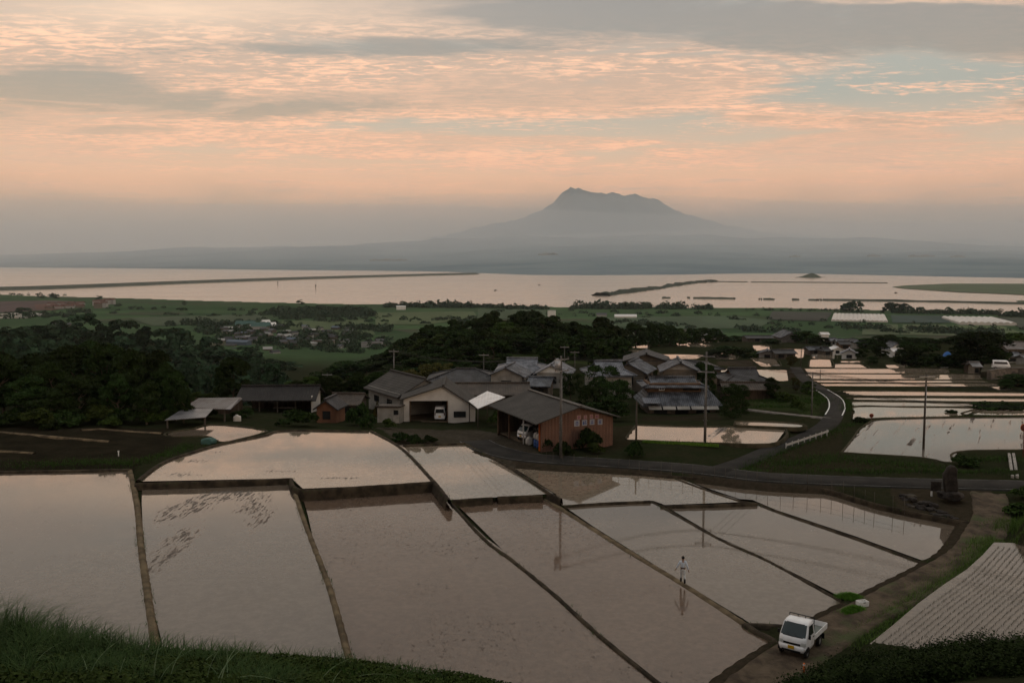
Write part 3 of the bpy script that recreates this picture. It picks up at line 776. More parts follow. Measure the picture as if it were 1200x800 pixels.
MTM = mat('mountain', (0.10, 0.14, 0.17), (0.14, 0.175, 0.2), 0.0015, 0.95, coords='World', spec=0.05)  # slopes painted lighter and bluer to add to the haze in front
def fbm(x, y, s, n=5):
    r = np.zeros_like(x); a = 1.0
    for i in range(n):
        c, sn = math.cos(i * 1.3), math.sin(i * 1.3)
        u, v = (x * c - y * sn) / s, (x * sn + y * c) / s
        r += a * np.sin(u + 1.9 * np.sin(v * 0.8 + i)) * np.cos(v * 1.1 + 1.3 * np.sin(u * 0.7 + 2 * i)); a *= 0.52; s *= 0.5
    return r
SHORE = [(-900,312),(0,313.5),(100,314),(300,316),(500,318),(560,320),(620,322.2),(700,322.6),(800,321.8),(870,320.5),(940,320.6),(1000,322),(1100,324),(1200,326),(1600,332)]
_sx = [P(x, y, 0) for x, y in SHORE]
def sheet_polar(name, us, ds, zf, m):
    u, d = np.meshgrid(us, ds); x, y = u * d, d
    z = zf(u, x, y); n0, n1 = u.shape; id_ = np.arange(n0 * n1).reshape(n0, n1)
    q = np.stack([id_[:-1, :-1], id_[:-1, 1:], id_[1:, 1:], id_[1:, :-1]], -1).reshape(-1, 4)
    return tag(mesh_np(name, np.stack([x, y, z], -1).reshape(-1, 3), q, m, None, True), kind='structure')
def far_z(u, x, y):
    d0 = np.interp(u, [p.x / p.y for p in _sx], [p.y for p in _sx])
    top = np.interp(u * F + 600, [-600, 0, 130, 260, 420, 540, 640, 800, 1000, 1100, 1200, 1600], [60, 85, 130, 185, 225, 250, 300, 330, 260, 230, 200, 150])
    s = np.clip((y - d0) / (12500 - d0), -0.2, 1.2)
    return np.where(s < 0, -8 + 0 * s, 1.5 + top * np.clip(s, 0, 1.2) ** 1.4 * (1 + 0.12 * fbm(x, y, 900))) + np.where(s > 0, 4 * fbm(x, y, 260), 0) * np.clip(s * 6, 0, 1)
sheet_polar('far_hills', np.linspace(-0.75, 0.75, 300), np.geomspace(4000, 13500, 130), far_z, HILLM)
RIDGE = [(200,330),(330,318),(430,300),(500,280),(540,272),(565,265),(590,259),(612,253),(622,249),(632,245),(640,241.5),(650,236.5),(657,228),(662,224.5),(668,221.5),(674,222.3),(680,221),(686,224.5),(692,227.5),(700,227),(710,226.3),(720,225.6),(730,227.4),(745,226.6),(757,229.4),(768,233.4),(776,236.5),(784,241),(792,247),(805,252),(830,260),(880,268),(940,275),(1000,280),(1060,284),(1110,281),(1150,280),(1180,284),(1230,292),(1330,302),(1500,312)]
MD = 19000.0
_rz = [ztop(x, y, MD) for x, y in RIDGE]; _rx = [ray(x, y)[0] / ray(x, y)[1] for x, y in RIDGE]
def mt_z(u, x, y):
    top = np.interp(x / MD, _rx, _rz)
    s = (y - MD)
    spur = fbm(x, y, 1500)
    fall = np.where(s < 0, np.clip(1 + s / 5200.0, 0, 1) ** 1.5, np.clip(1 - s / 2400.0, 0, 1))
    z = top * fall
    w = np.clip(np.abs(s) / 1500, 0, 1)
    return z + w * fall * spur * 110 + fall * (fbm(x, y, 420) * (26 + 40 * w) + fbm(x, y, 110) * 26) - 10
_us = np.linspace(-0.42, 0.72, 420)
def mtsheet():
    d = np.concatenate([np.linspace(13000, 18200, 60), np.linspace(18280, 19600, 40), np.linspace(19700, 21400, 14)])
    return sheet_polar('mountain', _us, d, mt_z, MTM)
mtsheet()
# a low wooded islet off the far shore
def islet_z(u, x, y):
    c = P(951, 325.2, 0)
    r = np.hypot((x - c.x) / 75, (y - c.y) / 60)
    return -3 + 17 * np.clip(1 - r * 1.5, 0, 1) + np.clip(1 - np.hypot((x - c.x) / 110, (y - c.y) / 40), 0, 1) * 9 + 2 * fbm(x, y, 20) * (r < 1.2)
c_ = P(951, 325.2, 0)
sheet_polar('islet', np.linspace(c_.x / c_.y - 0.04, c_.x / c_.y + 0.04, 60), np.linspace(c_.y - 90, c_.y + 90, 40), islet_z, mat('islet_wood', (0.03, 0.04, 0.025), (0.045, 0.06, 0.03), 0.05, 0.95, coords='World'))
# fields on the plain: px outline, colour
FIELDS = [
 ([(0,353),(60,352),(95,353),(98,358),(60,363),(0,366)], (0.09, 0.06, 0.055)),
 ([(40,356.5),(90,355.5),(100,358),(60,363.5),(42,362)], (0.12, 0.06, 0.045)),
 ([(440,366),(555,364.5),(560,372),(500,380),(440,380)], (0.085, 0.115, 0.05)),
 ([(330,376),(430,374),(440,392),(400,394),(330,384)], (0.07, 0.1, 0.042)),
 ([(560,362),(640,363),(640,372),(560,374)], (0.06, 0.09, 0.045)),
 ([(1012,380),(1052,380),(1054,392),(1010,392)], (0.085, 0.11, 0.055)),
 ([(1058,380),(1108,380.5),(1120,393),(1056,392)], (0.095, 0.12, 0.06)),
 ([(1112,381),(1136,381),(1165,393),(1128,393)], (0.085, 0.12, 0.05)),
 ([(1140,381),(1175,382),(1205,392),(1172,393)], (0.1, 0.14, 0.06)),
 ([(1044,369),(1110,370),(1114,378),(1046,378)], (0.045, 0.07, 0.06)),
 ([(905,364.5),(975,366),(968,376),(900,374)], (0.055, 0.055, 0.045)),
 ([(700,372),(850,370),(905,375),(890,384),(760,386),(700,380)], (0.06, 0.095, 0.05)),
 ([(150,372),(300,368),(320,374),(180,382)], (0.06, 0.085, 0.045)),
 ([(1170,372),(1260,374),(1260,392),(1210,390)], (0.06, 0.07, 0.05)),
]
for i, (poly, c) in enumerate(FIELDS):
    fm = mat('field_crop', c, tuple(v * 0.78 for v in c), 0.02, 0.95, coords='World', stretch=(1, 0.2, 1), spec=0.1)
    z = 3.0 + 0.03 * i
    poly_sheet('field', [P(x, y, z)[:2] for x, y in poly], z, fm)
# ---------------------------------------------------------------- trees
def unit(v): return v / np.maximum(np.linalg.norm(v, axis=-1, keepdims=True), 1e-9)
def leaf_quads(c, nrm, size, r, elong=1.6):
    """one rhombus leaf spray at every centre"""
    n = len(c)
    a = unit(np.cross(nrm, unit(r.normal(size=(n, 3))))); b = np.cross(nrm, a)
    s = (size * r.uniform(0.6, 1.35, n))[:, None]
    V = np.stack([c - a * s * elong * 0.5, c - b * s * 0.5 + nrm * s * 0.12, c + a * s * elong * 0.5, c + b * s * 0.5 + nrm * s * 0.12], 1)
    return V.reshape(-1, 3), np.arange(4 * n).reshape(n, 4)
def crown_arrays(seed, lobes, per, leaf, shape='round', rx=3.6, z0=2.6, z1=10.0):
    r = np.random.default_rng(seed)
    C, N = [], []
    for i in range(lobes):
        t_ = r.uniform(0, 1) ** 0.8
        z = z0 + (z1 - z0) * t_
        if shape == 'round': prof = math.sqrt(max(0.03, 1 - ((t_ - 0.42) / 0.62) ** 2))
        elif shape == 'cone': prof = (1 - t_) * 0.95 + 0.06
        elif shape == 'spread': prof = math.sqrt(max(0.05, 1 - ((t_ - 0.6) / 0.62) ** 2))
        elif shape == 'column': prof = 0.75 if t_ < 0.75 else 0.75 * math.sqrt(max(0.05, 1 - ((t_ - 0.75) / 0.27) ** 2))
        ang = r.uniform(0, 2 * PI); rad = rx * prof * math.sqrt(r.uniform(0.12, 1)) * r.uniform(0.8, 1.12)
        cen = np.array([math.cos(ang) * rad, math.sin(ang) * rad, z - 0.5])
        lr = r.uniform(0.7, 1.35) * rx * (0.3 if shape != 'cone' else 0.22)
        n = int(per * r.uniform(0.6, 1.3))
        d = unit(r.normal(size=(n, 3))); d[:, 2] = np.where(d[:, 2] < -0.35, -d[:, 2], d[:, 2])
        p = cen + d * lr * np.array([1, 1, 0.72]) * r.uniform(0.62, 1.1, n)[:, None]
        C.append(p); N.append(unit(d + r.normal(size=(n, 3)) * 0.55))
    C = np.concatenate(C); N = np.concatenate(N)
    return leaf_quads(C, N, leaf, r)
def trunk_mb(seed, h=7.5, r0=0.28, limbs=6, spread=2.4):
    r = random.Random(seed); mb = MB()
    pts = [Vector((0, 0, -0.6))]; 
    for i in range(1, 7):
        pts.append(Vector((r.uniform(-.16, .16) * i, r.uniform(-.16, .16) * i, h * i / 6)))
    mb.tube(pts, [r0 * 1.25] + [r0 * (1 - 0.14 * i) for i in range(1, 7)], 7)
    for k in range(limbs):
        b0 = pts[2 + k % 4]; a = k * 2.4 + r.uniform(-.4, .4); L = spread * r.uniform(0.7, 1.1)
        e = b0 + Vector((math.cos(a) * L, math.sin(a) * L, L * r.uniform(0.5, 1.0)))
        m = (b0 + e) / 2 + Vector((0, 0, -0.2))
        mb.tube([b0, m, e], [r0 * 0.5, r0 * 0.32, r0 * 0.1], 5)
    return mb
_meshes = {}
def tree_proto(key, lobes, per, leaf, shape, m, seed, rx=3.6, z0=2.6, tr=0.28):
    V, Qd = crown_arrays(seed, lobes, per, leaf, shape, rx, z0)
    co = mesh_np('crown', V, Qd, m); cm = co.data; bpy.data.objects.remove(co)
    to = trunk_mb(seed, 7.6 if shape != 'cone' else 9.2, tr).build('trunk', BARK, fix=False); tm = to.data; bpy.data.objects.remove(to)
    _meshes[key] = (cm, tm, rx)
for i in range(4): tree_proto(f'broad{i}', 44, 150, 0.36, 'round', LEAF_DARK if i < 2 else LEAF_MID, 20 + i, 3.6, 1.5)
for i in range(2): tree_proto(f'olive{i}', 34, 140, 0.34, 'spread', LEAF_OLIVE, 40 + i, 3.9, 2.4)
for i in range(2): tree_proto(f'pad{i}', 26, 150, 0.3, 'spread', LEAF_DARK, 50 + i, 4.2, 3.2)
for i in range(2): tree_proto(f'cone{i}', 46, 110, 0.32, 'cone', LEAF_DARK, 60 + i, 2.6, 1.4)
for i in range(4): tree_proto(f'wood{i}', 42, 75, 0.6, 'round', (LEAF_DARK, LEAF_DARK, LEAF_DARK, LEAF_MID)[i], 70 + i, 4.0, 1.2)
for i in range(2): tree_proto(f'ball{i}', 44, 190, 0.2, 'column', LEAF_DARK, 80 + i, 3.6, 0.6)
def far_proto(i):
    V, Qd = crown_arrays(90 + i, 16, 42, 1.15, 'round', 4.4, 1.0)
    V[:, 2] -= 0.6
    co = mesh_np('far_tree', V, Qd, LEAF_FAR); m = co.data; bpy.data.objects.remove(co); return m
FARM_ = [far_proto(i) for i in range(4)]
# bush: a low crown without a clear trunk
def bush_proto(i, m, leaf=0.2):
    r = np.random.default_rng(110 + i)
    C, N = [], []
    for k in range(16):
        a, rad = r.uniform(0, 2 * PI), math.sqrt(r.uniform(0, 1)) * 0.75
        cen = np.array([math.cos(a) * rad, math.sin(a) * rad, r.uniform(0.3, 1.0) * (1.15 - rad * 0.6)])
        n = 60; d = unit(r.normal(size=(n, 3))); d[:, 2] = np.abs(d[:, 2]) * 0.9 - 0.15
        C.append(cen + d * 0.36 * r.uniform(0.6, 1.15, n)[:, None]); N.append(unit(d + r.normal(size=(n, 3)) * 0.5))
    V, Qd = leaf_quads(np.concatenate(C), np.concatenate(N), leaf, r)
    V[:, 2] = np.maximum(V[:, 2], -0.1)
    co = mesh_np('bush', V, Qd, m); me = co.data; bpy.data.objects.remove(co); return me
BUSHM = [bush_proto(i, (LEAF_DARK, LEAF_MID, LEAF_OLIVE, GRASS)[i], 0.16) for i in range(4)]

def tree(key, loc, h, w=None, label='', group=None, name='broadleaf_tree', cat='tree'):
    """h: height in metres, w: crown width in metres"""
    cm, tm, rx = _meshes[key]
    r = thing(name, label, cat, loc, random.uniform(0, 2 * PI), group)
    sz = h / 10.2; sxy = (w / (2 * rx * 1.15)) if w else sz * random.uniform(0.85, 1.15)
    r.scale = (sxy, sxy * random.uniform(0.92, 1.08), sz)
    link(bpy.data.objects.new('trunk', tm), r); link(bpy.data.objects.new('crown', cm), r)
    return r
def tree_px(key, px, pytop, D, wpx, label, group=None, name='broadleaf_tree'):
    g = at(px, D); h = max(2.0, ztop(px, pytop, D) - g.z)
    return tree(key, g, h, wpx * D / F, label, group, name)
def bush(i, loc, h, w, label, group=None, name='bush'):
    o = bpy.data.objects.new(name, BUSHM[i]); link(o)
    o.location = loc; o.rotation_euler = (0, 0, random.uniform(0, 6.28)); o.scale = (w / 2.1, w / 2.1 * random.uniform(0.85, 1.1), h / 1.35)
    return tag(o, label, 'bush', group)

# -- the dark stand of trees at the left, behind the mud plots
g_ = 'dark trees in the thicket beside the mud plots'
lab_ = 'dark leafy tree in the black thicket behind the brown mud plots'
for px, top, D, w in [(-60,412,124,60),(-25,405,130,60),(5,417,118,56),(38,414,130,60),(60,424,116,46),(85,406,126,56),(112,401,132,56),(128,404,122,50),(150,410,118,46),(168,413,124,44),(182,411,128,40),(193,425,118,34),(206,436,115,30),(30,440,112,48),(95,440,113,46),(140,438,113,40),(172,446,111,34),(60,455,110,44),(-40,440,113,60),(215,455,114,22)]:
    tree_px('broad%d' % random.randint(0, 1), px, top, D, w * 1.12, lab_, g_)
for i, (px, py, w, h) in enumerate([(10,500,4,2.2),(45,500,4.5,2.4),(80,499,4,2.0),(112,498,4.5,2.6),(145,497,4,2.2),(175,496,3.6,2.0),(-20,500,4,2.2),(200,494,3,1.6),(60,503,3,1.2),(128,501,3,1.4)]):
    bush(i % 2, G(px, py), h, w, 'low dark shrub at the foot of the black thicket by the mud plots', 'shrubs under the thicket')
# -- lone tree and scrub between thicket and barns
tree_px('broad0', 275, 420, 150, 44, 'tall dark round tree standing alone behind the tin barn roofs', None, 'broadleaf_tree')
tree_px('broad1', 262, 432, 152, 26, 'smaller dark tree leaning on the tall round tree behind the tin barn', None)
for px, top, D, w in [(230,464,140,22),(245,462,150,22),(300,456,150,30),(322,450,155,34),(345,446,160,34),(366,441,165,36),(390,440,165,34),(415,444,160,34),(438,440,158,32),(312,462,146,26),(405,452,150,26),(355,452,150,30)]:
    tree_px('broad%d' % random.choice((2, 3, 3)), px, top, D, w, 'green bushy tree in the belt behind the dark barns', 'green trees behind the barns')
for px, top, D, w in [(462,437,152,34),(480,433,156,36),(500,428,160,32),(518,425,165,30),(452,447,146,28)]:
    tree_px('olive%d' % random.randint(0, 1), px, top, D, w, 'yellowish green spreading tree behind the white garage roofs', 'yellowish trees behind the garage')
for px, top, D, w in [(352,446,142,34),(386,442,142,36),(418,436,142,34),(444,436,150,32),(470,431,170,34),(495,427,178,36),(520,424,185,34),(545,422,190,32),(585,421,195,30),(570,424,182,26)]:
    tree_px('broad%d' % random.choice((0, 1)), px, top, D, w, 'dark tree in the shadowy belt between the barns and the central wood', 'dark trees between barns and wood')
# -- wood on the central knoll
g_ = 'trees of the wood on the central knoll'; n_ = 0
prof = [(372,440),(400,428),(430,418),(455,409),(470,400),(485,392),(505,383),(525,377),(545,372),(565,368),(590,365),(615,363),(635,366),(655,372),(672,377)]
for row, (D0, dpy) in enumerate([(330, 0), (300, 6), (272, 14), (248, 22), (226, 32)]):
    for px in range(384, 690, 22):
        x = px + random.uniform(-8, 8) + row * 4
        yt = np.interp(x, [p[0] for p in prof], [p[1] for p in prof]) + dpy + random.uniform(-3, 5)
        if yt > 434 or (x > 585 and row >= 4): continue
        D = D0 + random.uniform(-10, 10)
        w = random.uniform(34, 48)
        if row == 0: lab = 'dark tree along the skyline of the wood on the central knoll'
        elif row < 3: lab = 'dark tree inside the dense wood on the central knoll'
        else: lab = 'dark tree at the near foot of the wood on the central knoll'
        tree_px('wood%d' % random.choice((0, 1, 0, 1, 2, 3)), x, yt, D, w, lab, g_ + (' skyline', ' interior', ' interior', ' foot', ' foot')[row], 'woodland_tree')
# -- right shoulder of the knoll
for px, top, D, w, lab in [(652,398,215,30,'dark tree at the upper edge of the small green meadow'),(686,385,250,46,'broad dark tree on the shoulder right of the meadow'),(712,372,300,50,'rounded mid green tree top rising behind the knoll shoulder'),
    (705,384,262,44,'mid green tree below the rounded tree top on the knoll shoulder'),(722,396,215,44,'big dark tree beside the first far flooded paddy'),(700,400,205,36,'dark tree between the meadow and the grey tiled roofs'),(727,395,232,30,'dark tree overlapping the nearest of the far flooded paddies'),
    (745,378,330,34,'round dark tree at the left end of the tree row behind the far paddies'),(640,402,205,26,'bushy dark tree at the left corner of the small green meadow')]:
    tree_px('wood%d' % random.choice((0, 1, 2)), px, top, D, w, lab, None, 'woodland_tree')
for i, px in enumerate(range(762, 846, 12)):
    tree_px('wood%d' % (i % 4), px + random.uniform(-3, 3), 379 + i * 1.3 + random.uniform(-2, 2), 350 + i * 6, 24, 'dark tree in the row behind the far flooded paddies', 'tree row behind the far paddies', 'woodland_tree')
for i, px in enumerate(range(1016, 1215, 13)):
    tree_px('wood%d' % (i % 3), px + random.uniform(-4, 4), 393.5 + random.uniform(-2, 5), 345 + random.uniform(-15, 15), 24, 'dark tree in the belt along the brow behind the right hand houses', 'tree belt along the right hand brow', 'woodland_tree')
for i, px in enumerate((848, 862, 876, 902, 938, 950)):
    tree_px('wood%d' % (i % 3), px, 393 + random.uniform(-2, 3), 400, 18, 'dark tree along the brow on either side of the far gabled barn', 'trees beside the far barn', 'woodland_tree')
for px, top, D, w, lab in [(1032,402,262,22,'dark tree just left of the lone white house'),(1062,400,258,26,'dark tree just right of the lone white house'),(1010,408,262,16,'dark shrubby tree right of the white walled hamlet house'),(968,404,300,18,'dark tree between the pale roofs of the hamlet'),(1022,418,236,14,'dark shrub like tree above the first flooded strip')]:
    tree_px('broad0', px, top, D, w, lab)
# -- trees among the houses
for px, top, D, w, k, lab in [
    (703,429,133,44,'pad0','dark spreading garden tree in front of the grey tiled roofs'),(722,447,124,36,'pad1','dark spreading garden tree left of the two storey house'),(690,452,122,34,'broad0','dark dense tree behind the orange shed ridge'),
    (712,462,118,44,'broad1','low dark tree mass beside the orange shed'),(668,437,140,24,'pad1','small dark tree behind the tall pole'),(805,427,150,16,'cone0','small dark pointed tree behind the two storey house'),(818,424,150,22,'broad1','dark round tree behind the right end of the two storey house'),
    (830,428,142,18,'broad0','dark tree by the grey pole right of the two storey house'),(790,430,150,16,'broad0','dark shrubby tree above the two storey roof'),(735,424,165,14,'cone1','narrow dark tree among the grey roofs'),(765,428,160,12,'broad2','small tree in front of the big dark roof'),
    (650,407,190,14,'cone0','narrow dark cypress on the small green meadow'),(855,405,290,40,'wood0','wide dark tree left of the far grey houses'),(875,408,270,30,'wood1','dark tree in front of the far gabled barn'),(840,410,280,26,'wood1','dark tree beside the striped far paddy'),
    (945,388,360,34,'wood0','dark broad tree right of the far gabled barn'),(962,395,340,22,'wood1','dark tree at the left of the far hamlet'),(905,397,350,22,'wood2','light green tree in front of the far gabled barn'),(888,412,262,14,'wood3','small light green tree beside the far grey houses'),
    (928,417,225,14,'olive0','young green tree beside the corner of the far paddies'),(1015,396,310,26,'wood0','dark tree at the right of the far hamlet'),(1028,404,290,22,'wood1','dark tree left of the white gabled house'),(1004,400,320,18,'cone1','dark pointed tree in the far hamlet'),
    (1068,404,220,34,'wood0','dark tree right of the white gabled house'),(1085,402,220,36,'wood1','dark tree in the middle of the right hand grove'),(1100,415,220,30,'wood0','dark tree below the blue tarpaulin'),(1118,416,220,26,'wood1','dark low tree right of the blue tarpaulin'),
    (1148,389,214,54,'broad0','largest dark tree with a wide round crown at the right'),(1132,398,218,34,'broad1','dark tree filling the left side of the largest round crown'),(1165,404,212,28,'wood0','dark tree on the right side of the largest round crown'),(1190,390,262,36,'wood3','brownish green tree behind the long brown roof at the right edge'),
    (1192,440,170,36,'broad0','dark bushy tree against the stone wall at the right edge'),(1178,450,165,22,'broad1','dark bush like tree below the stone wall'),(1150,418,220,20,'broad2','green tree above the end of the flooded strips'),(1135,425,215,22,'broad0','dark tree at the end of the flooded strips'),
    (905,442,140,20,'broad1','dark tree in the rough garden by the winding lane'),(948,450,150,14,'broad0','small dark tree beside the bend of the lane'),(880,444,146,14,'broad2','young tree under the black roofed house'),(932,443,150,12,'olive1','thin young tree at the corner of the big far paddy')]:
    tree_px(k, px, top, D, w * (1.3 if px > 1060 and D > 200 else 1.12), lab)
for px, D, h, w, lab in [(856,117,4.4,3.5,'tall clipped round evergreen standing by the paddy with bright seedlings'),(868,124,4.0,3.0,'second clipped evergreen just behind the tall clipped round one')]:
    tree('ball0', at(px, D), h, w, lab, None, 'clipped_evergreen')
for px, py, h, w, i, lab in [
    (640,528,1.7,1.6,0,'small dark bush at the left corner of the orange wall'),(660,533,1.6,2.2,0,'low dark bush in front of the orange wall by the tall pole'),(690,528,2.9,2.9,0,'biggest dark round bush in front of the orange wall'),(698,531,1.3,2.0,1,'low green bush at the foot of the biggest bush by the orange wall'),(744,535,1.9,1.9,0,'dark bush beside the short wooden pole'),
    (350,500,2.6,5.0,0,'wide dark bush in front of the open barn'),(420,498,3.2,3.2,0,'dark bush against the white annex wall'),(443,494,2.6,1.2,2,'small yellow green bush beside the white annex'),(432,502,2.0,2.4,0,'dark bush at the corner of the top paddy'),(456,502,1.4,1.8,1,'rounded green bush at the garage yard edge'),
    (470,519,1.5,2.2,0,'dark clipped bush leftmost in the row at the yard edge'),(486,520,1.2,1.9,0,'dark clipped bush in the middle of the row at the yard edge'),(503,520,1.2,1.9,0,'dark clipped bush rightmost in the row at the yard edge'),
    (285,489,1.4,3.0,0,'dark bush in front of the tin barn'),(240,490,1.8,3.4,0,'dark bush below the lower tin roof'),(580,500,2.2,2.4,1,'green bush beside the white roofed carport'),
    (1008,494.5,0.8,2.4,0,'low dark tuft on the bank at the corner of the streaked paddy'),(1115,486,0.9,1.8,0,'dark tuft on the bank above the streaked paddy'),(948,462,1.8,3.0,1,'bush in the rough garden near the lane bend'),(920,470,1.6,3.4,1,'wide bush in the middle of the rough garden'),(895,467,2.0,4.0,0,'dark wide bush below the black roofed house'),(936,478,1.2,2.6,1,'low bush at the lower end of the rough garden'),
    (1130,546,1.2,3.0,0,'dark bush on the bank behind the standing stone'),(1155,480,1.3,4.5,0,'wide dark hedge like bush left of the small weedy plot'),(1180,480,1.3,4.5,0,'wide dark hedge like bush right in the small weedy plot'),(868,480,1.5,2.6,0,'dark bush at the start of the grey side path'),
    (1199,603,0.9,3.0,3,'large green bush on the bank at the right edge by the track'),(1199,584,1.2,2.4,1,'dark green bush at the end of the road at the right edge')]:
    bush(i, G(px, py), h, w, lab)
# -- wood in the valley at the left: individual crowns in front, the mass behind as one
g_ = 'trees of the valley wood behind the thicket'
vp = [(-80,378),(0,383),(40,378),(80,372),(120,370),(150,371),(180,374),(205,380),(230,392),(260,402),(300,408),(330,420)]
for row, (D0, dpy) in enumerate([(610, 0), (540, 5), (470, 12), (400, 22), (340, 34), (290, 46)]):
    for px in range(-40, 350, 26):
        x = px + random.uniform(-9, 9)
        yt = np.interp(x, [p[0] for p in vp], [p[1] for p in vp]) + dpy + random.uniform(-3, 4)
        D = D0 + random.uniform(-25, 25); g = at(x, D); h = ztop(x, yt, D) - g.z
        if h < 4: h = random.uniform(8, 11)
        h = min(h, 17)
        o = bpy.data.objects.new('far_tree', FARM_[random.randint(0, 3)]); link(o); o.location = g
        wv = random.uniform(34, 50) * D / F; o.scale = (wv / 10, wv / 10, h / 9.6); o.rotation_euler = (0, 0, random.uniform(0, 6))
        tag(o, 'green tree along the upper edge of the valley wood below the plain' if row == 0 else ('green tree in the middle of the valley wood' if row < 4 else 'green tree at the near side of the valley wood'), 'tree', g_ + (' edge' if row == 0 else ' middle' if row < 4 else ' near side'))
# -- trees and thickets scattered over the plain: one mass for the hedgerows, single trees where they stand apart
def mass(name, spots, label, m=LEAF_FAR, leaf=1.6, per=34):
    r = np.random.default_rng(5); C, N, Sz = [], [], []
    for (x, y, z, w, h) in spots:
        d = unit(r.normal(size=(per, 3))); d[:, 2] = np.abs(d[:, 2])
        C.append(np.array([x, y, z]) + d * np.array([w / 2, w / 2, h]) * r.uniform(0.75, 1.05, per)[:, None]); N.append(unit(d + r.normal(size=(per, 3)) * 0.4)); Sz.append(np.full(per, leaf * w / 8))
    V, Qd = leaf_quads(np.concatenate(C), np.concatenate(N), np.concatenate(Sz), r)
    o = mesh_np(name, V, Qd, m); return tag(o, label, None, kind='stuff')
sp_ = []
def row(a, b, n, w, h, jx=3, jy=0.6):
    for i in range(n):
        k = (i + random.random()) / n
        px = a[0] + (b[0] - a[0]) * k + random.uniform(-jx, jx); py = a[1] + (b[1] - a[1]) * k + random.uniform(-jy, jy)
        g = P(px, py, 2.5); sp_.append((g.x, g.y, 2.0, w * random.uniform(0.6, 1.3), h * random.uniform(0.5, 1.25)))
row((450,360), (560,360), 40, 22, 11); row((560,360), (640,362), 26, 20, 8)
row((672,361.5), (762,361.5), 40, 22, 13); row((772,361.8), (802,362), 16, 18, 13); row((812,362), (834,362), 10, 16, 10)
row((315,367), (430,364), 50, 24, 9, 4, 2); row((330,372), (440,368), 30, 22, 8, 4, 2)
row((1046,366.3), (1175,368.5), 60, 16, 9, 4, 0.6); row((1180,370.5), (1240,372), 26, 20, 13)
row((870,363), (1000,364.5), 16, 12, 5); row((200,378), (330,384), 50, 15, 7, 12, 4); row((240,388), (340,408), 70, 13, 8, 16, 7); row((330,388), (450,404), 80, 13, 8, 14, 8); row((300,372), (560,378), 40, 15, 6, 20, 5); row((120,362), (440,372), 46, 13, 5, 20, 5); row((560,366), (900,372), 40, 12, 5, 20, 4); row((900,378), (1200,386), 30, 10, 5, 20, 4)
row((340,404), (420,412), 36, 14, 9, 10, 5); row((400,385), (460,388), 24, 16, 9, 6, 2)
row((0,372), (110,368), 50, 14, 7, 6, 3); row((80,346.5), (0,345), 12, 12, 6)
row((1060,388), (1170,392), 50, 14, 7, 6, 3); row((990,384), (1050,388), 24, 12, 7, 6, 2); row((860,386), (935,390), 24, 12, 7, 6, 2); row((700,378), (820,384), 30, 14, 6, 6, 3)
mass('thickets', sp_, 'dark hedgerows and thickets strewn over the plain below')
def solo(px, py, w, h, lab, grp=None):
    g = P(px, py, 2.6); o = bpy.data.objects.new('far_tree', FARM_[random.randint(0, 3)]); link(o); o.location = (g.x, g.y, 2.0); o.scale = (w / 10, w / 10, h / 9.6); o.rotation_euler = (0, 0, random.uniform(0, 6))
    return tag(o, lab, 'tree', grp)
for px, w, h in [(990,22,15),(995,20,18),(1001,22,19),(1007,20,18)]: solo(px, 365.4, w, h, 'dark tall tree of the shore clump left of the pale greenhouse', 'shore clump left of the gap')
for px, w, h in [(1038,20,16),(1044,24,18),(1051,22,16),(1058,24,16),(1065,20,15)]: solo(px, 366.2, w, h, 'dark tall tree of the longer shore clump behind the pale greenhouse', 'longer shore clump')
for px, py, w, h, lab in [(63,349.8,26,10,'dark round tree on the shore at the far left'),(50,349,16,7,'small dark tree beside the round shore tree at the far left'),(45,348.6,9,7,'thin little tree leftmost on the far shoreline'),(116,350.5,20,9,'dark tree above the red roofed blocks on the plain'),(352,356.5,18,10,'small dark tree alone on the shore of the plain'),(216,357,14,8,'tiny dark tree on the shore right of the low wooded plain'),(26,372,30,16,'dark round tree in front of the long white greenhouse')]: solo(px, py, w, h, lab)

# ---------------------------------------------------------------- grass, weeds, planted rows
def blades(name, pts, hgt, wid, label, m=GRASS, droop=0.5, seg=4, kind='stuff', seed=3):
    """one long leaf at every point: rises, then arches over"""
    r = np.random.default_rng(seed); n = len(pts); p = np.array(pts)
    h = hgt * r.uniform(0.5, 1.25, n); ang = r.uniform(0, 2 * PI, n); dr = droop * r.uniform(0.3, 1.4, n)
    d = np.stack([np.cos(ang), np.sin(ang), np.zeros(n)], -1); sd = np.stack([-np.sin(ang), np.cos(ang), np.zeros(n)], -1)
    V = []
    for k in range(seg + 1):
        s = k / seg
        c = p + d * (h * dr * s ** 2)[:, None] + np.array([0, 0, 1.0]) * (h * (s - 0.42 * dr * s ** 2.4))[:, None]
        w = (wid * (1 - s ** 1.5) * 0.5 + 0.0015)
        V += [c - sd * w, c + sd * w]
    V = np.stack(V, 1).reshape(-1, 3); m2 = 2 * (seg + 1); base = np.arange(n)[:, None] * m2
    Qd = np.concatenate([np.concatenate([base + 2 * k, base + 2 * k + 1, base + 2 * k + 3, base + 2 * k + 2], 1) for k in range(seg)])
    o = mesh_np(name, V, Qd, m, None, False)
    return tag(o, label, None, kind=kind)
def grid_T(x, y): return np.array([T(a, b_) for a, b_ in zip(x, y)])
GRASS_PALE = leafmat('grass_pale', (0.05, 0.075, 0.035), (0.075, 0.1, 0.05), (0.11, 0.13, 0.07))
GRASS_TALL = leafmat('grass_tall', (0.015, 0.03, 0.009), (0.026, 0.047, 0.014), (0.05, 0.075, 0.024))
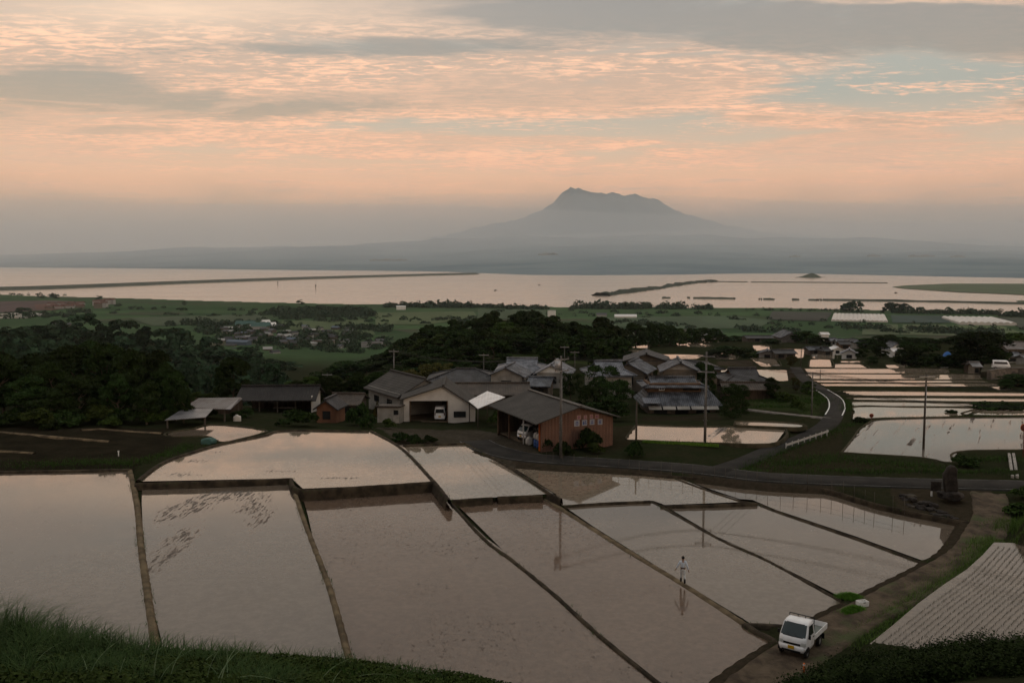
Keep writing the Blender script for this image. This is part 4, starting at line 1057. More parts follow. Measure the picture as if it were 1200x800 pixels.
# foreground bank, seen from above at the bottom left
r = np.random.default_rng(21)
def bank_pts(n, x0, x1, d0, d1, clump=0.0, k=60):
    if clump:
        cx = r.uniform(x0, x1, k); cd = r.uniform(d0, d1, k); j = r.integers(0, k, n)
        x = cx[j] + r.normal(size=n) * clump; y = cd[j] + r.normal(size=n) * clump
    else: x = r.uniform(x0, x1, n); y = r.uniform(d0, d1, n)
    return np.stack([x, y, grid_T(x, y) - 0.03], -1)
blades('grass', bank_pts(70000, -18, 6, 12, 26.5), 0.22, 0.014, 'short dark grass covering the near bank in the foreground')
tall = np.concatenate([bank_pts(4200, -15.5, -9.4, 20.5, 24.4, 0.13, 22), bank_pts(2200, -13, -4, 15.0, 20.5, 0.12, 20), bank_pts(2600, -11, -5, 15.5, 23, 0.22, 20), bank_pts(900, -7.5, -4.6, 21.5, 24.6, 0.2, 9), bank_pts(800, -5, -1.2, 22.5, 25, 0.2, 9)])
hs = np.interp(tall[:, 0], [-12.5, -10.0, -6, -1], [1.25, 0.75, 0.55, 0.42])
blades('tall_grass', tall, hs * 1.0, 0.019, 'long arching grass leaves in tussocks on the near bank', GRASS_TALL, 0.95, 6, seed=8)
def weeds(name, pts, size, label, m, hgt=0.25):
    rr = np.random.default_rng(31); p = np.array(pts); n = len(p)
    p = p + np.stack([np.zeros(n), np.zeros(n), rr.uniform(0.02, hgt, n)], -1)
    N = unit(rr.normal(size=(n, 3)) * 0.6 + np.array([0, 0, 1.0]))
    V, Qd = leaf_quads(p, N, size, rr, 1.4)
    return tag(mesh_np(name, V, Qd, m), label, None, kind='stuff')
weeds('leafy_weeds', bank_pts(52000, -17, 4.5, 11.5, 25.2, 0.42, 170), 0.062, 'small leaved weeds between the grasses on the near bank', LEAF_MID, 0.34)
# brambles at the bottom right
xs = []
for i in range(640):
    px = r.uniform(925, 1290); g = at(px, r.uniform(24, 43.5)); xs.append((g, r.uniform(0.35, 0.85)))
bp_ = []
for g, s in xs:
    n = 230; d = unit(r.normal(size=(n, 3))); d[:, 2] = np.abs(d[:, 2])
    bp_.append(np.array(g) + d * np.array([s, s, s * 1.1]) * r.uniform(0.5, 1.1, n)[:, None])
bp_ = np.concatenate(bp_)
weeds('brambles', bp_, 0.075, 'dark bramble thicket below the planted paddy in the foreground', LEAF_DARK, 0.1)
def verge(name, lines, n, wid, hgt, blade, label, m=GRASS, seed=5):
    rr = np.random.default_rng(seed); pts = []
    for pl, wd in lines:
        pl = np.array([G(x, y) for x, y in pl]); seg = np.linalg.norm(np.diff(pl[:, :2], axis=0), axis=1); cum = np.concatenate([[0], np.cumsum(seg)])
        k = int(n * cum[-1] * wd)
        s = rr.uniform(0, cum[-1], k); i = np.clip(np.searchsorted(cum, s) - 1, 0, len(seg) - 1); f = (s - cum[i]) / seg[i]
        q = pl[i] * (1 - f[:, None]) + pl[i + 1] * f[:, None]; q[:, :2] += rr.normal(size=(k, 2)) * wd * 0.35
        q[:, 2] = grid_T(q[:, 0], q[:, 1]) - 0.02; pts.append(q)
    return blades(name, np.concatenate(pts), hgt, blade, label, m, 0.5, 3, seed=seed)
verge('lush_grass', [([(1005,756),(1040,728),(1070,707),(1100,690),(1130,672),(1150,650),(1160,634)], 1.7), ([(1160,634),(1200,632),(1240,630)], 0.8), ([(1172,622),(1190,612),(1210,600)], 2.2), ([(268,514),(306,508)], 0.5)], 190, 1, 0.42, 0.022, 'bright lush grass strip between the dirt track and the planted paddy', GRASS_LUSH)
verge('verge_grass', [([(880,550),(930,552),(1000,553),(1090,552),(1180,552)], 2.0), ([(1000,540),(1060,545),(1100,547)], 3.0), ([(868,552),(905,534),(950,516),(985,503)], 1.4), ([(905,545),(960,540),(985,536)], 3.5), ([(1130,540),(1200,538)], 2.5)], 45, 1, 0.4, 0.035, 'dull grass on the banks along the road', GRASS, 6)
verge('bank_grass', [([(870,465),(900,470),(955,470)], 6.0), ([(880,478),(950,480)], 3.0), ([(960,470),(952,458)], 2.0), ([(990,482),(996,470)], 1.6), ([(988,500),(1040,491),(1200,488)], 0.9), ([(752,519),(840,520.5)], 0.6)], 26, 1, 0.45, 0.05, 'grass of the rough garden and the banks beside the lane', GRASS, 7)
verge('plot_grass', [([(0,545),(60,544),(120,542),(150,546)], 2.6), ([(150,545),(185,535),(225,522)], 2.0), ([(262,510),(300,506)], 0.8)], 60, 1, 0.35, 0.035, 'dark weeds on the bank beside the brown mud plots', GRASS, 9)
pale = np.concatenate([bank_pts(150, -15.5, -9.0, 20.0, 24.6, 0.3, 30), bank_pts(70, -11, -3, 15, 24, 0.3, 30)])
blades('arching_grass', pale, 0.85, 0.026, 'pale arching leaves standing out of the dark bank grass', GRASS_PALE, 1.1, 7, seed=41)
bt = []
for pts, z, w, dep in BUNDS:
    pl = resample([P(x, y, z) for x, y in pts], 0.25)
    for i, p in enumerate(pl):
        if math.sin(i * 0.11 + z * 9) + random.uniform(-1, 1) < 0.75: continue
        d = pl[min(i + 1, len(pl) - 1)] - pl[max(i - 1, 0)]; d.z = 0; d.normalize(); n_ = Vector((d.y, -d.x, 0))
        for k in range(5):
            s = random.choice((-1, 1)); q = p + n_ * s * (w / 2 + random.uniform(0.0, 0.2)) + d * random.uniform(-.2, .2); bt.append((q.x, q.y, p.z - random.uniform(0.05, 0.22)))
blades('bund_weeds', bt, 0.2, 0.03, 'ragged weeds along the edges of the earth bunds', GRASS, 0.8, 3, seed=43)
# bright rice seedlings along the near edge of the paddy behind the road
q = []
for px in np.linspace(753, 842, 180):
    for k in range(9):
        g = P(px, np.interp(px, [753, 842], [516.8, 521.8]) + k * 0.18, 79.85); q.append((g.x, g.y, 79.8))
blades('seedling_bed', q, 0.3, 0.06, 'bright green bed of rice seedlings along the paddy edge behind the road', SEEDLING, 0.3, 2, seed=12)
# planted rows in the paddy at the bottom right
zK, pK = PW['K']
left = [P(x, y, zK) for x, y in [(1025,752),(1055,729),(1085,706),(1112,687),(1135,669),(1152,652),(1164,640)]]
left = resample(left, 0.13)
cand = []
for k in range(1, 110):
    off = k * 0.34
    for i, p in enumerate(left):
        d = (left[min(i + 1, len(left) - 1)] - left[max(i - 1, 0)]); d.z = 0; d.normalize()
        e = Vector((0.62, 0.785, 0))
        d = (d * max(0, 1 - off / 9) + e * min(1, off / 9)).normalized()
        q_ = p + Vector((d.y, -d.x, 0)) * off * 0.6 + Vector((1, -0.25, 0)) * off * 0.42
        cand.append((q_.x + random.uniform(-.02, .02), q_.y + random.uniform(-.02, .02)))
    # carry each row on towards the viewer
    for s in range(1, 100):
        q0 = left[0]; q_ = q0 + Vector((1, -0.25, 0)) * off * 0.42 + Vector((0.7, -0.7, 0)) * off * 0.6 - Vector((0.62, 0.785, 0)) * s * 0.13
        cand.append((q_.x, q_.y))
cand = np.array(cand); cand = cand[inside(cand[:, 0], cand[:, 1], pK)]
cand = np.repeat(cand, 3, 0) + rng.normal(size=(len(cand) * 3, 2)) * 0.015
blades('rice_seedlings', np.column_stack([cand, np.full(len(cand), zK - 0.02)]), 0.15, 0.012, 'thin rows of young rice standing in the planted paddy', LEAF_DARK, 0.3, 2, seed=14)
# ---------------------------------------------------------------- buildings
def gable_roof(w, d, h0, rh, ov=0.6, oe=0.5, t_=0.16):
    mb = MB(); k = rh / (d / 2); x = w / 2 + oe; y = d / 2 + ov; ze = h0 - ov * k
    mb.slab([(-x, -y, ze), (x, -y, ze), (x, 0, h0 + rh), (-x, 0, h0 + rh)], t_)
    mb.slab([(x, y, ze), (-x, y, ze), (-x, 0, h0 + rh + .003), (x, 0, h0 + rh + .003)], t_)
    return mb
def hip_roof(w, d, h0, rh, ov=0.7, rl=None, t_=0.16, frac=1.0):
    """four slopes; frac < 1 stops short of the ridge, leaving the base of a gablet"""
    mb = MB(); x = w / 2 + ov; y = d / 2 + ov; k = rh / (d / 2); ze = h0 - ov * k
    rx = max(0.3, (w - d) / 2) if rl is None else rl
    X = x + (rx - x) * frac; Y = y * (1 - frac) + 0.001; zt = ze + (h0 + rh - ze) * frac
    lo = [(-x, -y, ze), (x, -y, ze), (x, y, ze), (-x, y, ze)]; hi = [(-X, -Y, zt), (X, -Y, zt), (X, Y, zt), (-X, Y, zt)]
    v = lo + hi; b_ = [(a, c, e - t_) for a, c, e in lo]
    mb.add(v + b_, [(0, 1, 5, 4), (1, 2, 6, 5), (2, 3, 7, 6), (3, 0, 4, 7), (4, 5, 6, 7), (8, 9, 1, 0), (9, 10, 2, 1), (10, 11, 3, 2), (11, 8, 0, 3), (11, 10, 9, 8)])
    return mb, X, Y, zt
def make_roof(root, kind, w, d, h0, rh, m, gable_m=None, ov=0.7):
    cap = MB()
    if kind == 'gable':
        r = gable_roof(w, d, h0, rh, ov, 0.5).build('roof', m, root)
        cap.box((0, 0, h0 + rh + 0.1), (w + 1.02, 0.3, 0.24))
        gb = MB(); s = w / 2 - 0.01
        for e in (-s, s):
            gb = MB(); gb.prism([(-d / 2 + 0.02, h0 - 0.02), (d / 2 - 0.02, h0 - 0.02), (0, h0 + rh - 0.2)], e - 0.06, e + 0.06, 'x')
            gb.build('gable_wall', gable_m or PLASTER, root)
    elif kind == 'hip':
        mb, X, Y, zt = hip_roof(w, d, h0, rh, ov); r = mb.build('roof', m, root)
        cap.box((0, 0, h0 + rh + 0.08), (2 * X + 0.4, 0.32, 0.26))
        x, y = w / 2 + ov, d / 2 + ov; ze = h0 - ov * rh / (d / 2)
        for sx_ in (-1, 1):
            for sy_ in (-1, 1): cap.tube([(sx_ * X, 0, h0 + rh + 0.03), (sx_ * x, sy_ * y, ze + 0.06)], 0.13, 6)
    else:                                   # hip below, gablet above
        mb, X, Y, zt = hip_roof(w, d, h0, rh, ov, None, 0.16, 0.5); r = mb.build('roof', m, root)
        g = gable_roof(2 * X, 2 * Y, zt, h0 + rh - zt + 0.25, 0.12, 0.25, 0.12); g.build('upper_roof', m, r)
        cap.box((0, 0, h0 + rh + 0.36), (2 * X + 0.6, 0.32, 0.3))
        x, y = w / 2 + ov, d / 2 + ov; ze = h0 - ov * rh / (d / 2)
        for sx_ in (-1, 1):
            for sy_ in (-1, 1): cap.tube([(sx_ * X, sy_ * Y, zt + 0.05), (sx_ * x, sy_ * y, ze + 0.06)], 0.12, 6)
        gb = MB()
        for e in (-X + 0.05, X - 0.05):
            gb = MB(); gb.prism([(-Y + 0.05, zt - 0.05), (Y - 0.05, zt - 0.05), (0, h0 + rh + 0.1)], e - 0.05, e + 0.05, 'x')
            gb.build('gable_wall', gable_m or PLASTER, root)
    cap.build('ridge', m if kind != 'gable' else m, r)
    return r
def window(root, c, w, h, face='y', frame=BLACK):
    fr = MB(); a = 0.05
    if face == 'y':
        for dx_, ww, dz_, hh in ((0, w, h / 2, a), (0, w, -h / 2, a), (-w / 2, a, 0, h), (w / 2, a, 0, h), (0, a, 0, h)): fr.box((c[0] + dx_, c[1] - 0.03, c[2] + dz_), (ww + a, 0.06, hh + a))
        f = fr.build('window', frame, root); MB().box((c[0], c[1] - 0.012, c[2]), (w - a, 0.02, h - a)).build('pane', GLASS, f)
    else:
        s = -1 if c[0] < 0 else 1
        for dy_, ww, dz_, hh in ((0, w, h / 2, a), (0, w, -h / 2, a), (-w / 2, a, 0, h), (w / 2, a, 0, h), (0, a, 0, h)): fr.box((c[0] + s * 0.03, c[1] + dy_, c[2] + dz_), (0.06, ww + a, hh + a))
        f = fr.build('window', frame, root); MB().box((c[0] + s * 0.012, c[1], c[2]), (0.02, w - a, h - a)).build('pane', GLASS, f)
def house(label, px, D, wpx, d, pe, pr, kind, yaw=0.0, roofm=TILE, wallm=BEIGE, gable_m=None, name='house', cat='house', wins=2, ov=0.7, group=None, w=None, side_win=1):
    """pe, pr: picture rows of the eave and of the ridge, turned into heights at the house's own distance"""
    g = at(px, D); base = g.z - 0.15
    c_, s_ = abs(math.cos(yaw)), abs(math.sin(yaw))
    W_ = wpx * D / F
    if w is None: w = (W_ - d * s_) / max(c_, 0.3) - 2 * ov if c_ > 0.5 else d * 1.3
    hd = (d / 2 + ov) * c_ + (w / 2 + 0.5) * s_
    he = max(1.9, ztop(px, pe, D - hd) - base); hr = max(he + 0.7, ztop(px, pr, D if c_ > 0.5 else D - hd) - base)
    root = thing(name, label, cat, (g.x, g.y, base), yaw, group)
    k = (hr - he) / (d / 2 + ov); h0 = he + ov * k; rh = hr - h0
    MB().box((0, 0, h0 / 2 - 0.2), (w, d, h0 + 0.4)).build('wall', wallm, root)
    make_roof(root, kind, w, d, h0, rh, roofm, gable_m or wallm, ov)
    wh = min(1.2, h0 * 0.4)
    for i in range(wins): window(root, ((i - (wins - 1) / 2) * w / max(wins, 1) * 0.9, -d / 2, h0 * 0.52), min(1.7, w / max(wins, 1) * 0.55), wh)
    if side_win and c_ < 0.6:
        for s in (-1, 1): window(root, (s * w / 2, 0, h0 * 0.55), min(1.5, d * 0.35), wh, 'x')
    return root, w, d, h0, rh
ROOF_K = ribmat('black_sheet_roof', (0.012, 0.011, 0.011), (0.022, 0.02, 0.019), 0.35, 0.8, 0, 0.4, 0.35, 0.65, 0.6)
WALLD = mat('weathered_wall', (0.07, 0.06, 0.05), (0.12, 0.1, 0.08), 1.1, 0.9)
TIN_B = ribmat('brown_tin_roof', (0.035, 0.028, 0.023), (0.07, 0.055, 0.043), 0.35, 0.7, 0, 0.4, 0.35, 0.65, 0.6)
house('long house with a wide dark hipped roof behind the white garage', 546, 154, 92, 8.5, 447.5, 432, 'hip', 0, TILE_D, WALLD, wins=4)
house('grey tiled house with a small gablet behind the dark hipped roof', 612, 172, 66, 8.5, 436, 421.5, 'irimoya', R(-4), TILE_L, PLASTD, wins=3)
house('small house with a white gable above the long brown roof', 598, 150, 26, 5, 442, 431, 'gable', R(78), TILE, PLASTD, PLASTD, w=6)
house('house with a bright white gable at the right of the grey tiled roofs', 650, 160, 26, 5, 440, 428, 'gable', R(80), TILE_L, PLASTD, WHITE, w=8)
house('long low barn with a dark brown sheet roof behind the carport', 572, 138, 104, 8, 463, 449, 'gable', R(2), TIN_B, WOOD_D, name='barn', cat='barn', wins=0)
house('weathered grey roofed shed behind the ridge of the orange shed', 634, 146, 40, 6, 453, 442, 'gable', R(-10), TILE, WALLD, wins=1, name='shed', cat='shed')
house('grey tiled house with mottled hipped roof behind the garden trees', 712, 150, 60, 8, 441, 425, 'irimoya', R(6), TILE_L, PLASTD, wins=3)
house('small gabled house between the mottled roof and the big dark roof', 742, 156, 30, 5, 438, 426, 'gable', R(70), TILE, BEIGE, w=7)
house('big house with a long dark roof ridge below the striped paddy', 795, 174, 96, 10, 433.5, 422, 'hip', R(4), TILE_D, WALLD, wins=3)
house('tall dark gable at the left end of the long dark roof', 757, 168, 34, 7, 424, 415, 'gable', R(82), TILE_D, WALLD, w=8)
house('house with a narrow pale gable above the two storey house', 795, 148, 26, 5, 436, 425, 'gable', R(84), TILE, BEIGE, PLASTD, w=7)
house('black roofed low house standing in front of the big flooded paddy', 869, 150, 58, 7, 447, 433.5, 'irimoya', R(3), TILE_D, WOOD_D, BROWNW, wins=2)
house('dark lean roofed outbuilding in front of the black roofed house', 874, 142, 66, 4, 461, 453, 'gable', R(-2), TIN_B, WOOD_D, wins=0, name='shed', cat='shed')
# two storey house
g = at(793, 135); Z = lambda py, D=132: ztop(793, py, D) - g.z
t2 = thing('house', 'two storey house with mottled tile roofs and a white awning strip', 'house', (g.x, g.y, g.z - 0.1), R(1))
e1, e2, r2 = Z(472.5, 130.5), Z(455, 131), Z(442, 135)
MB().box((0, 0, e1 / 2), (9.6, 7.4, e1 + 0.2)).build('wall', WALLD, t2)
mb, X, Y, zt = hip_roof(9.6, 7.4, e1 + 0.35, 2.4, 0.9, 3.4, 0.16, 0.62)
lower = mb.build('lower_roof', TILE, t2)
u = MB().box((-0.75, 0.2, (zt + e2) / 2 + 0.1), (7.6, 4.6, e2 - zt + 0.9)).build('upper_wall', BROWNW, t2)
window(u, (-2.6, -2.1, (zt + e2) / 2 + 0.12), 0.7, 0.6, 'y', WHITE); window(u, (1.6, -2.1, (zt + e2) / 2 + 0.12), 2.2, 0.6)
up = bpy.data.objects.new('upper_storey_roof', None); up.location = (-0.75, 0.2, 0); link(up, t2)
make_roof(up, 'irimoya', 7.8, 4.8, e2 + 0.3, r2 - e2 - 0.5, TILE, PLASTD, 0.8)
aw = MB()
for i in range(5): aw.slab([(-4.9 + i * 2.0, -5.35, e1 - 0.62), (-3.1 + i * 2.0, -5.35, e1 - 0.62), (-3.1 + i * 2.0, -4.55, e1 - 0.25), (-4.9 + i * 2.0, -4.55, e1 - 0.25)], 0.04)
aw.build('awning', PLASTD, t2)
for i in range(3): window(t2, (-3 + i * 3, -3.7, e1 * 0.5), 1.8, 1.3)
MB().box((-4.4, -4.2, e1 + 0.45), (2.4, 2.0, 0.12), 0, R(14)).build('side_roof', TILE_L, t2)
# far gabled barn, grey houses, hamlet
house('tall grey barn with a white edged gable on the brow of the slope', 922, 372, 23, 7.4, 396, 389.2, 'gable', R(90), TILE, CONC_D, CONC_D, name='barn', cat='barn', w=12, side_win=0, wins=0)
house('long low grey building joined to the left of the far gabled barn', 893, 384, 46, 8, 399.5, 393.5, 'gable', R(2), TILE_D, WALLD, wins=2, name='barn', cat='barn')
house('small far house with a pale gable between two flooded paddies', 899, 262, 22, 4.5, 418, 411, 'gable', R(75), TILE, PLASTD, PLASTD, w=5)
house('far house with a long dark roof beside the pale gabled one', 917, 258, 30, 5, 420.5, 414, 'gable', R(3), TILE_D, WALLD, wins=2)
for lab, px, D, wp, d, pe, pr, k_, yw, rm, wm, ww in [
    ('long grey roofed shed at the left end of the far hamlet', 954, 292, 22, 5, 411.5, 406.5, 'gable', 2, TILE, WALLD, None),
    ('dark roofed house right of the long grey shed in the far hamlet', 966, 284, 14, 5, 413, 407.5, 'irimoya', 5, TILE_D, WALLD, None),
    ('tiny house with a white gable in the middle of the far hamlet', 979, 284, 10, 3, 411.8, 408.6, 'gable', 88, TIN_W, WHITE, 4),
    ('pale roofed house at the upper left of the far hamlet', 974, 340, 14, 5, 400.5, 396, 'gable', 8, TILE_L, PLASTD, None),
    ('second pale roofed house just below the upper left one of the hamlet', 983, 332, 12, 5, 402.5, 398.5, 'gable', -8, TILE_L, PLASTD, None),
    ('dark wide roofed house at the top of the far hamlet', 999, 336, 24, 7, 402, 396.5, 'hip', 3, TILE_D, WALLD, None),
    ('dark red brown house in the middle right of the far hamlet', 988, 308, 16, 6, 408, 402.5, 'gable', -5, TILE_D, BROWNW, None),
    ('pale grey roofed house at the right of the far hamlet', 1006, 312, 16, 5, 407.5, 403.2, 'gable', 4, TILE_L, PLASTD, None),
    ('white walled house with a dark doorway at the foot of the far hamlet', 995, 268, 13, 4, 415, 409.8, 'gable', 70, TILE_L, WHITE, 5),
    ('white house with a grey gable standing alone between dark trees', 1046, 276, 14, 4.4, 409.5, 402.5, 'gable', 88, TILE, WHITE, 6),
    ('low white outbuilding in front of the lone white house', 1047, 266, 10, 3, 414.5, 411.5, 'gable', 4, TIN_W, WHITE, None),
    ('long house with a brown roof at the right edge behind the trees', 1184, 250, 30, 7, 409, 400.5, 'gable', 2, TIN_R, WALLD, None),
    ('low grey roofed shed below the brown roof at the right edge', 1182, 234, 22, 5, 418.5, 413.5, 'gable', -2, TILE_L, PLASTD, None),
    ('pale shed at the very right edge above the stone wall', 1199, 222, 12, 4, 422, 417.5, 'gable', 5, TIN_S, PLASTD, None),
    ('small dark roofed shed at the right end of the flooded strips', 1139, 203, 14, 4, 433, 428, 'gable', 3, TIN_B, WOOD_D, None),
    ('pale low hut at the end of the flooded strips', 1141, 197, 13, 3, 438.5, 434.5, 'gable', -4, TIN_S, BEIGE, None),
    ('pale roofed building on the brow behind the tree row', 834, 470, 24, 8, 392.5, 388.5, 'gable', 2, TIN_S, PLASTD, None),
    ('long white shed on the brow above the far hamlet', 965, 440, 11, 4, 391.8, 390, 'gable', 2, TIN_W, WHITE, None)]:
    house(lab, px, D, wp, d, pe, pr, k_, R(yw), rm, wm, wm, wins=1, w=ww, ov=0.5)

# ---- white garage with the dark opening
Dg = 122.0; g = at(515, Dg); gx = lambda px: (px - 515) * Dg / F * 1.005; gz = lambda py: ztop(515, py, Dg) - g.z
root = thing('garage', 'white gabled garage with a wide dark opening and a small window', 'garage', g, R(2))
zl, zr, zp = gz(467.5), gz(477.5), gz(453)
o0, o1, ot = gx(480), gx(525), gz(469.5); xl, xr = gx(473), gx(557); xp = gx(520)
def zroof(x): return zl + (zp - zl) * (x - xl) / (xp - xl) if x < xp else zr + (zp - zr) * (xr - x) / (xr - xp)
fw = MB()
fw.prism([(xl, -0.3), (o0, -0.3), (o0, zroof(o0)), (xl, zl)], 0, 0.18, 'y')
fw.prism([(o0, ot), (o1, ot), (o1, zroof(o1)), (xp, zp), (o0, zroof(o0))], 0, 0.18, 'y')
fw.prism([(o1, -0.3), (xr, -0.3), (xr, zr), (o1, zroof(o1))], 0, 0.18, 'y')
fw.build('front_wall', PLASTER, root)
dp = 8.0
MB().box((xl + 0.09, dp / 2 + 0.1, zl / 2 - 0.15), (0.18, dp - 0.2, zl + 0.28)).box((xr - 0.09, dp / 2 + 0.1, zr / 2 - 0.15), (0.18, dp - 0.2, zr + 0.28)).build('side_wall', PLASTER, root)
MB().prism([(xl, -0.3), (xr, -0.3), (xr, zr), (xp, zp), (xl, zl)], dp, dp + 0.15, 'y').build('back_wall', WOOD_D, root)
MB().box((gx(500), dp / 2, 0.0), (xr - xl - 0.5, dp - 0.3, 0.1)).build('floor', DIRT, root)
rf = MB(); f0, f1 = -0.5, dp + 0.4
kl = (zp - zl) / (xp - xl); kr = (zp - zr) / (xr - xp)
rf.slab([(xl - 0.5, f0, zl - 0.5 * kl + 0.2), (xp, f0, zp + 0.2), (xp, f1, zp + 0.2), (xl - 0.5, f1, zl - 0.5 * kl + 0.2)], 0.15)
rf.slab([(xp, f0, zp + 0.203), (xr + 0.5, f0, zr - 0.5 * kr + 0.2), (xr + 0.5, f1, zr - 0.5 * kr + 0.2), (xp, f1, zp + 0.203)], 0.15)
r_ = rf.build('roof', SLATE, root); MB().box((xp, (f0 + f1) / 2, zp + 0.27), (0.35, f1 - f0 + 0.04, 0.14)).build('ridge', SLATE, r_)
MB().box((o0 + 0.05, -0.05, ot / 2), (0.12, 0.12, ot)).box((o1 - 0.05, -0.05, ot / 2), (0.12, 0.12, ot)).build('door_post', BROWNW, root)
window(root, (gx(539), 0, gz(485.5)), 1.5, 0.7)
# the roofed house behind it and the low annex
g2 = at(478, 133)
h2 = thing('house', 'white walled house with a broad grey roof joined to the garage', 'house', g2, R(-58))
hh = ztop(478, 460, 129) - g2.z; rr2 = ztop(490, 444, 129) - g2.z
MB().box((0, 0, hh / 2), (10.5, 7.5, hh + 0.3)).build('wall', PLASTD, h2); make_roof(h2, 'gable', 10.5, 7.5, hh + 0.1, rr2 - hh, SLATE, PLASTD, 0.6)
window(h2, (-2.4, -3.75, hh * 0.55), 1.5, 0.8); window(h2, (2.0, -3.75, hh * 0.55), 1.5, 0.8)
g3 = at(458, 121); an = thing('annex', 'low white annex with a flat dark roof left of the garage', 'shed', g3, R(-6))
ah = ztop(458, 478, 119.5) - g3.z
MB().box((0, 0, ah / 2 - 0.1), (2.9, 2.6, ah + 0.2)).build('wall', PLASTD, an); MB().box((0, -0.05, ah + 0.09), (3.4, 3.1, 0.16), 0, R(-4)).build('roof', TIN_B, an)
window(an, (1.0, -1.3, ah * 0.72), 0.5, 0.5); MB().box((1.0, -1.325, ah * 0.33), (0.75, 0.05, ah * 0.5)).build('door', CONC, an)

def px_roof(root, corners, m, name='roof', t_=0.07):
    """a sheet roof through four points, each given by picture position and height"""
    o_ = root.location
    q = [P(*c) - o_ for c in corners]
    return MB().slab(q, t_).build(name, m, root)
# white carport roof between garage and orange shed
cpt = thing('carport', 'small carport with a shiny white sheet roof beside the garage', 'carport', at(570, 118))
px_roof(cpt, [(560, 478.5, 81.1), (592, 465, 81.6), (571, 458, 81.6), (549, 469.5, 81.1)], TIN_W)
for c in [(560, 478.5, 81.1), (590, 465.5, 81.6), (571, 458.8, 81.6), (550, 469.8, 81.1)]:
    q = P(*c) - cpt.location; MB().cyl((q.x, q.y, -0.3), (q.x, q.y, q.z - 0.05), 0.06).build('post', POLEW, cpt)
# ---- orange shed: local x along the gable, y into the depth
A_, B_ = P(634, 530, 79.5), P(718, 522.5, 79.5)
yaw = math.atan2(B_.y - A_.y, B_.x - A_.x); Wd = (B_ - A_).length
org = thing('shed', 'orange walled shed with blue lettered panels and an open left side', 'shed', (A_.x, A_.y, 79.45), yaw)
he, hp, dl = ztop(634, 493.5, A_.y) - 79.5, ztop(676, 475, 99.6) - 79.5, 12.2
MB().prism([(0, -0.3), (Wd, -0.3), (Wd, he), (Wd / 2, hp), (0, he)], 0, 0.14, 'y').build('front_wall', ORANGEW, org)
MB().box((Wd - 0.07, dl / 2 + 0.07, he / 2 - 0.1), (0.14, dl - 0.2, he + 0.1)).build('right_wall', ORANGEW, org)
MB().prism([(0, -0.3), (Wd, -0.3), (Wd, he), (Wd / 2, hp), (0, he)], dl - 0.14, dl, 'y').build('back_wall', WOOD_D, org)
kk = (hp - he) / (Wd / 2); rf = MB()
rf.slab([(-0.9, -0.7, he - 0.9 * kk + 0.2), (Wd / 2, -0.7, hp + 0.2), (Wd / 2, dl + 0.5, hp + 0.2), (-0.9, dl + 0.5, he - 0.9 * kk + 0.2)], 0.12)
rf.slab([(Wd / 2, -0.7, hp + 0.203), (Wd + 0.6, -0.7, he - 0.6 * kk + 0.2), (Wd + 0.6, dl + 0.5, he - 0.6 * kk + 0.2), (Wd / 2, dl + 0.5, hp + 0.203)], 0.12)
r_ = rf.build('roof', SLATE, org); MB().box((Wd / 2, dl / 2 - 0.1, hp + 0.25), (0.4, dl + 1.22, 0.12)).build('ridge', TIN, r_)
MB().box((0.06, 0.5, he / 2), (0.14, 0.14, he)).build('post', ORANGE, org)
MB().cyl((0.0, 4.6, -0.2), (0.0, 4.6, he + 0.1), 0.07).build('post', WHITE, org); MB().box((0, 8.6, he / 2), (0.16, 0.16, he)).build('post', BROWNW, org)
MB().box((0, 11.9, he / 2), (0.16, 0.16, he)).build('post', BROWNW, org)
MB().box((Wd / 2, dl / 2, 0.03), (Wd - 0.4, dl - 0.4, 0.08)).build('floor', DIRT, org)
def wall_at(px, py):       # picture point to local x, z on the gable wall
    dx_, dy_, dz_ = ray(px, py); n = Vector((-(B_ - A_).y, (B_ - A_).x, 0)); k_ = A_.to_2d().dot(n.to_2d()) / (dx_ * n.x + dy_ * n.y)
    q = Vector((dx_ * k_, dy_ * k_, CZ + dz_ * k_)) - org.location
    return q.x * math.cos(yaw) + q.y * math.sin(yaw), q.z
GLYPHS = {   # strokes of the letters as boxes in a unit square: x0, z0, x1, z1
 0: [(.2,.1,.3,.8),(.7,.1,.8,.8),(.3,.1,.7,.2),(.3,.42,.7,.52),(.3,.7,.7,.8),(.45,.8,.56,.95)],
 1: [(.08,.1,.16,.7),(.2,.1,.28,.95),(.32,.1,.4,.7),(.16,.1,.32,.2),(.5,.75,.95,.85),(.68,.6,.78,.95),(.48,.45,.97,.55),(.55,.15,.63,.38),(.75,.15,.83,.38),(.86,.05,.94,.48)],
 2: [(.1,.78,.9,.88),(.45,.6,.55,.95),(.25,.5,.75,.58),(.15,.08,.25,.42),(.75,.08,.85,.42),(.25,.08,.75,.16),(.45,.16,.55,.42),(.25,.24,.75,.3)],
 3: [(.1,.8,.9,.9),(.3,.55,.38,.8),(.6,.55,.68,.8),(.1,.5,.9,.58),(.15,.05,.24,.5),(.45,.08,.55,.5),(.3,.3,.8,.38),(.25,.08,.9,.16)]}
BLUEP = mat('blue_lettering', (0.03, 0.06, 0.22), None, rough=0.6); PINKP = mat('faded_pink_lettering', (0.22, 0.08, 0.16), None, rough=0.6); PANELP = mat('faded_panel', (0.34, 0.22, 0.2), None, rough=0.7)
PANELW = mat('pale_panel', (0.3, 0.31, 0.34), None, rough=0.7)
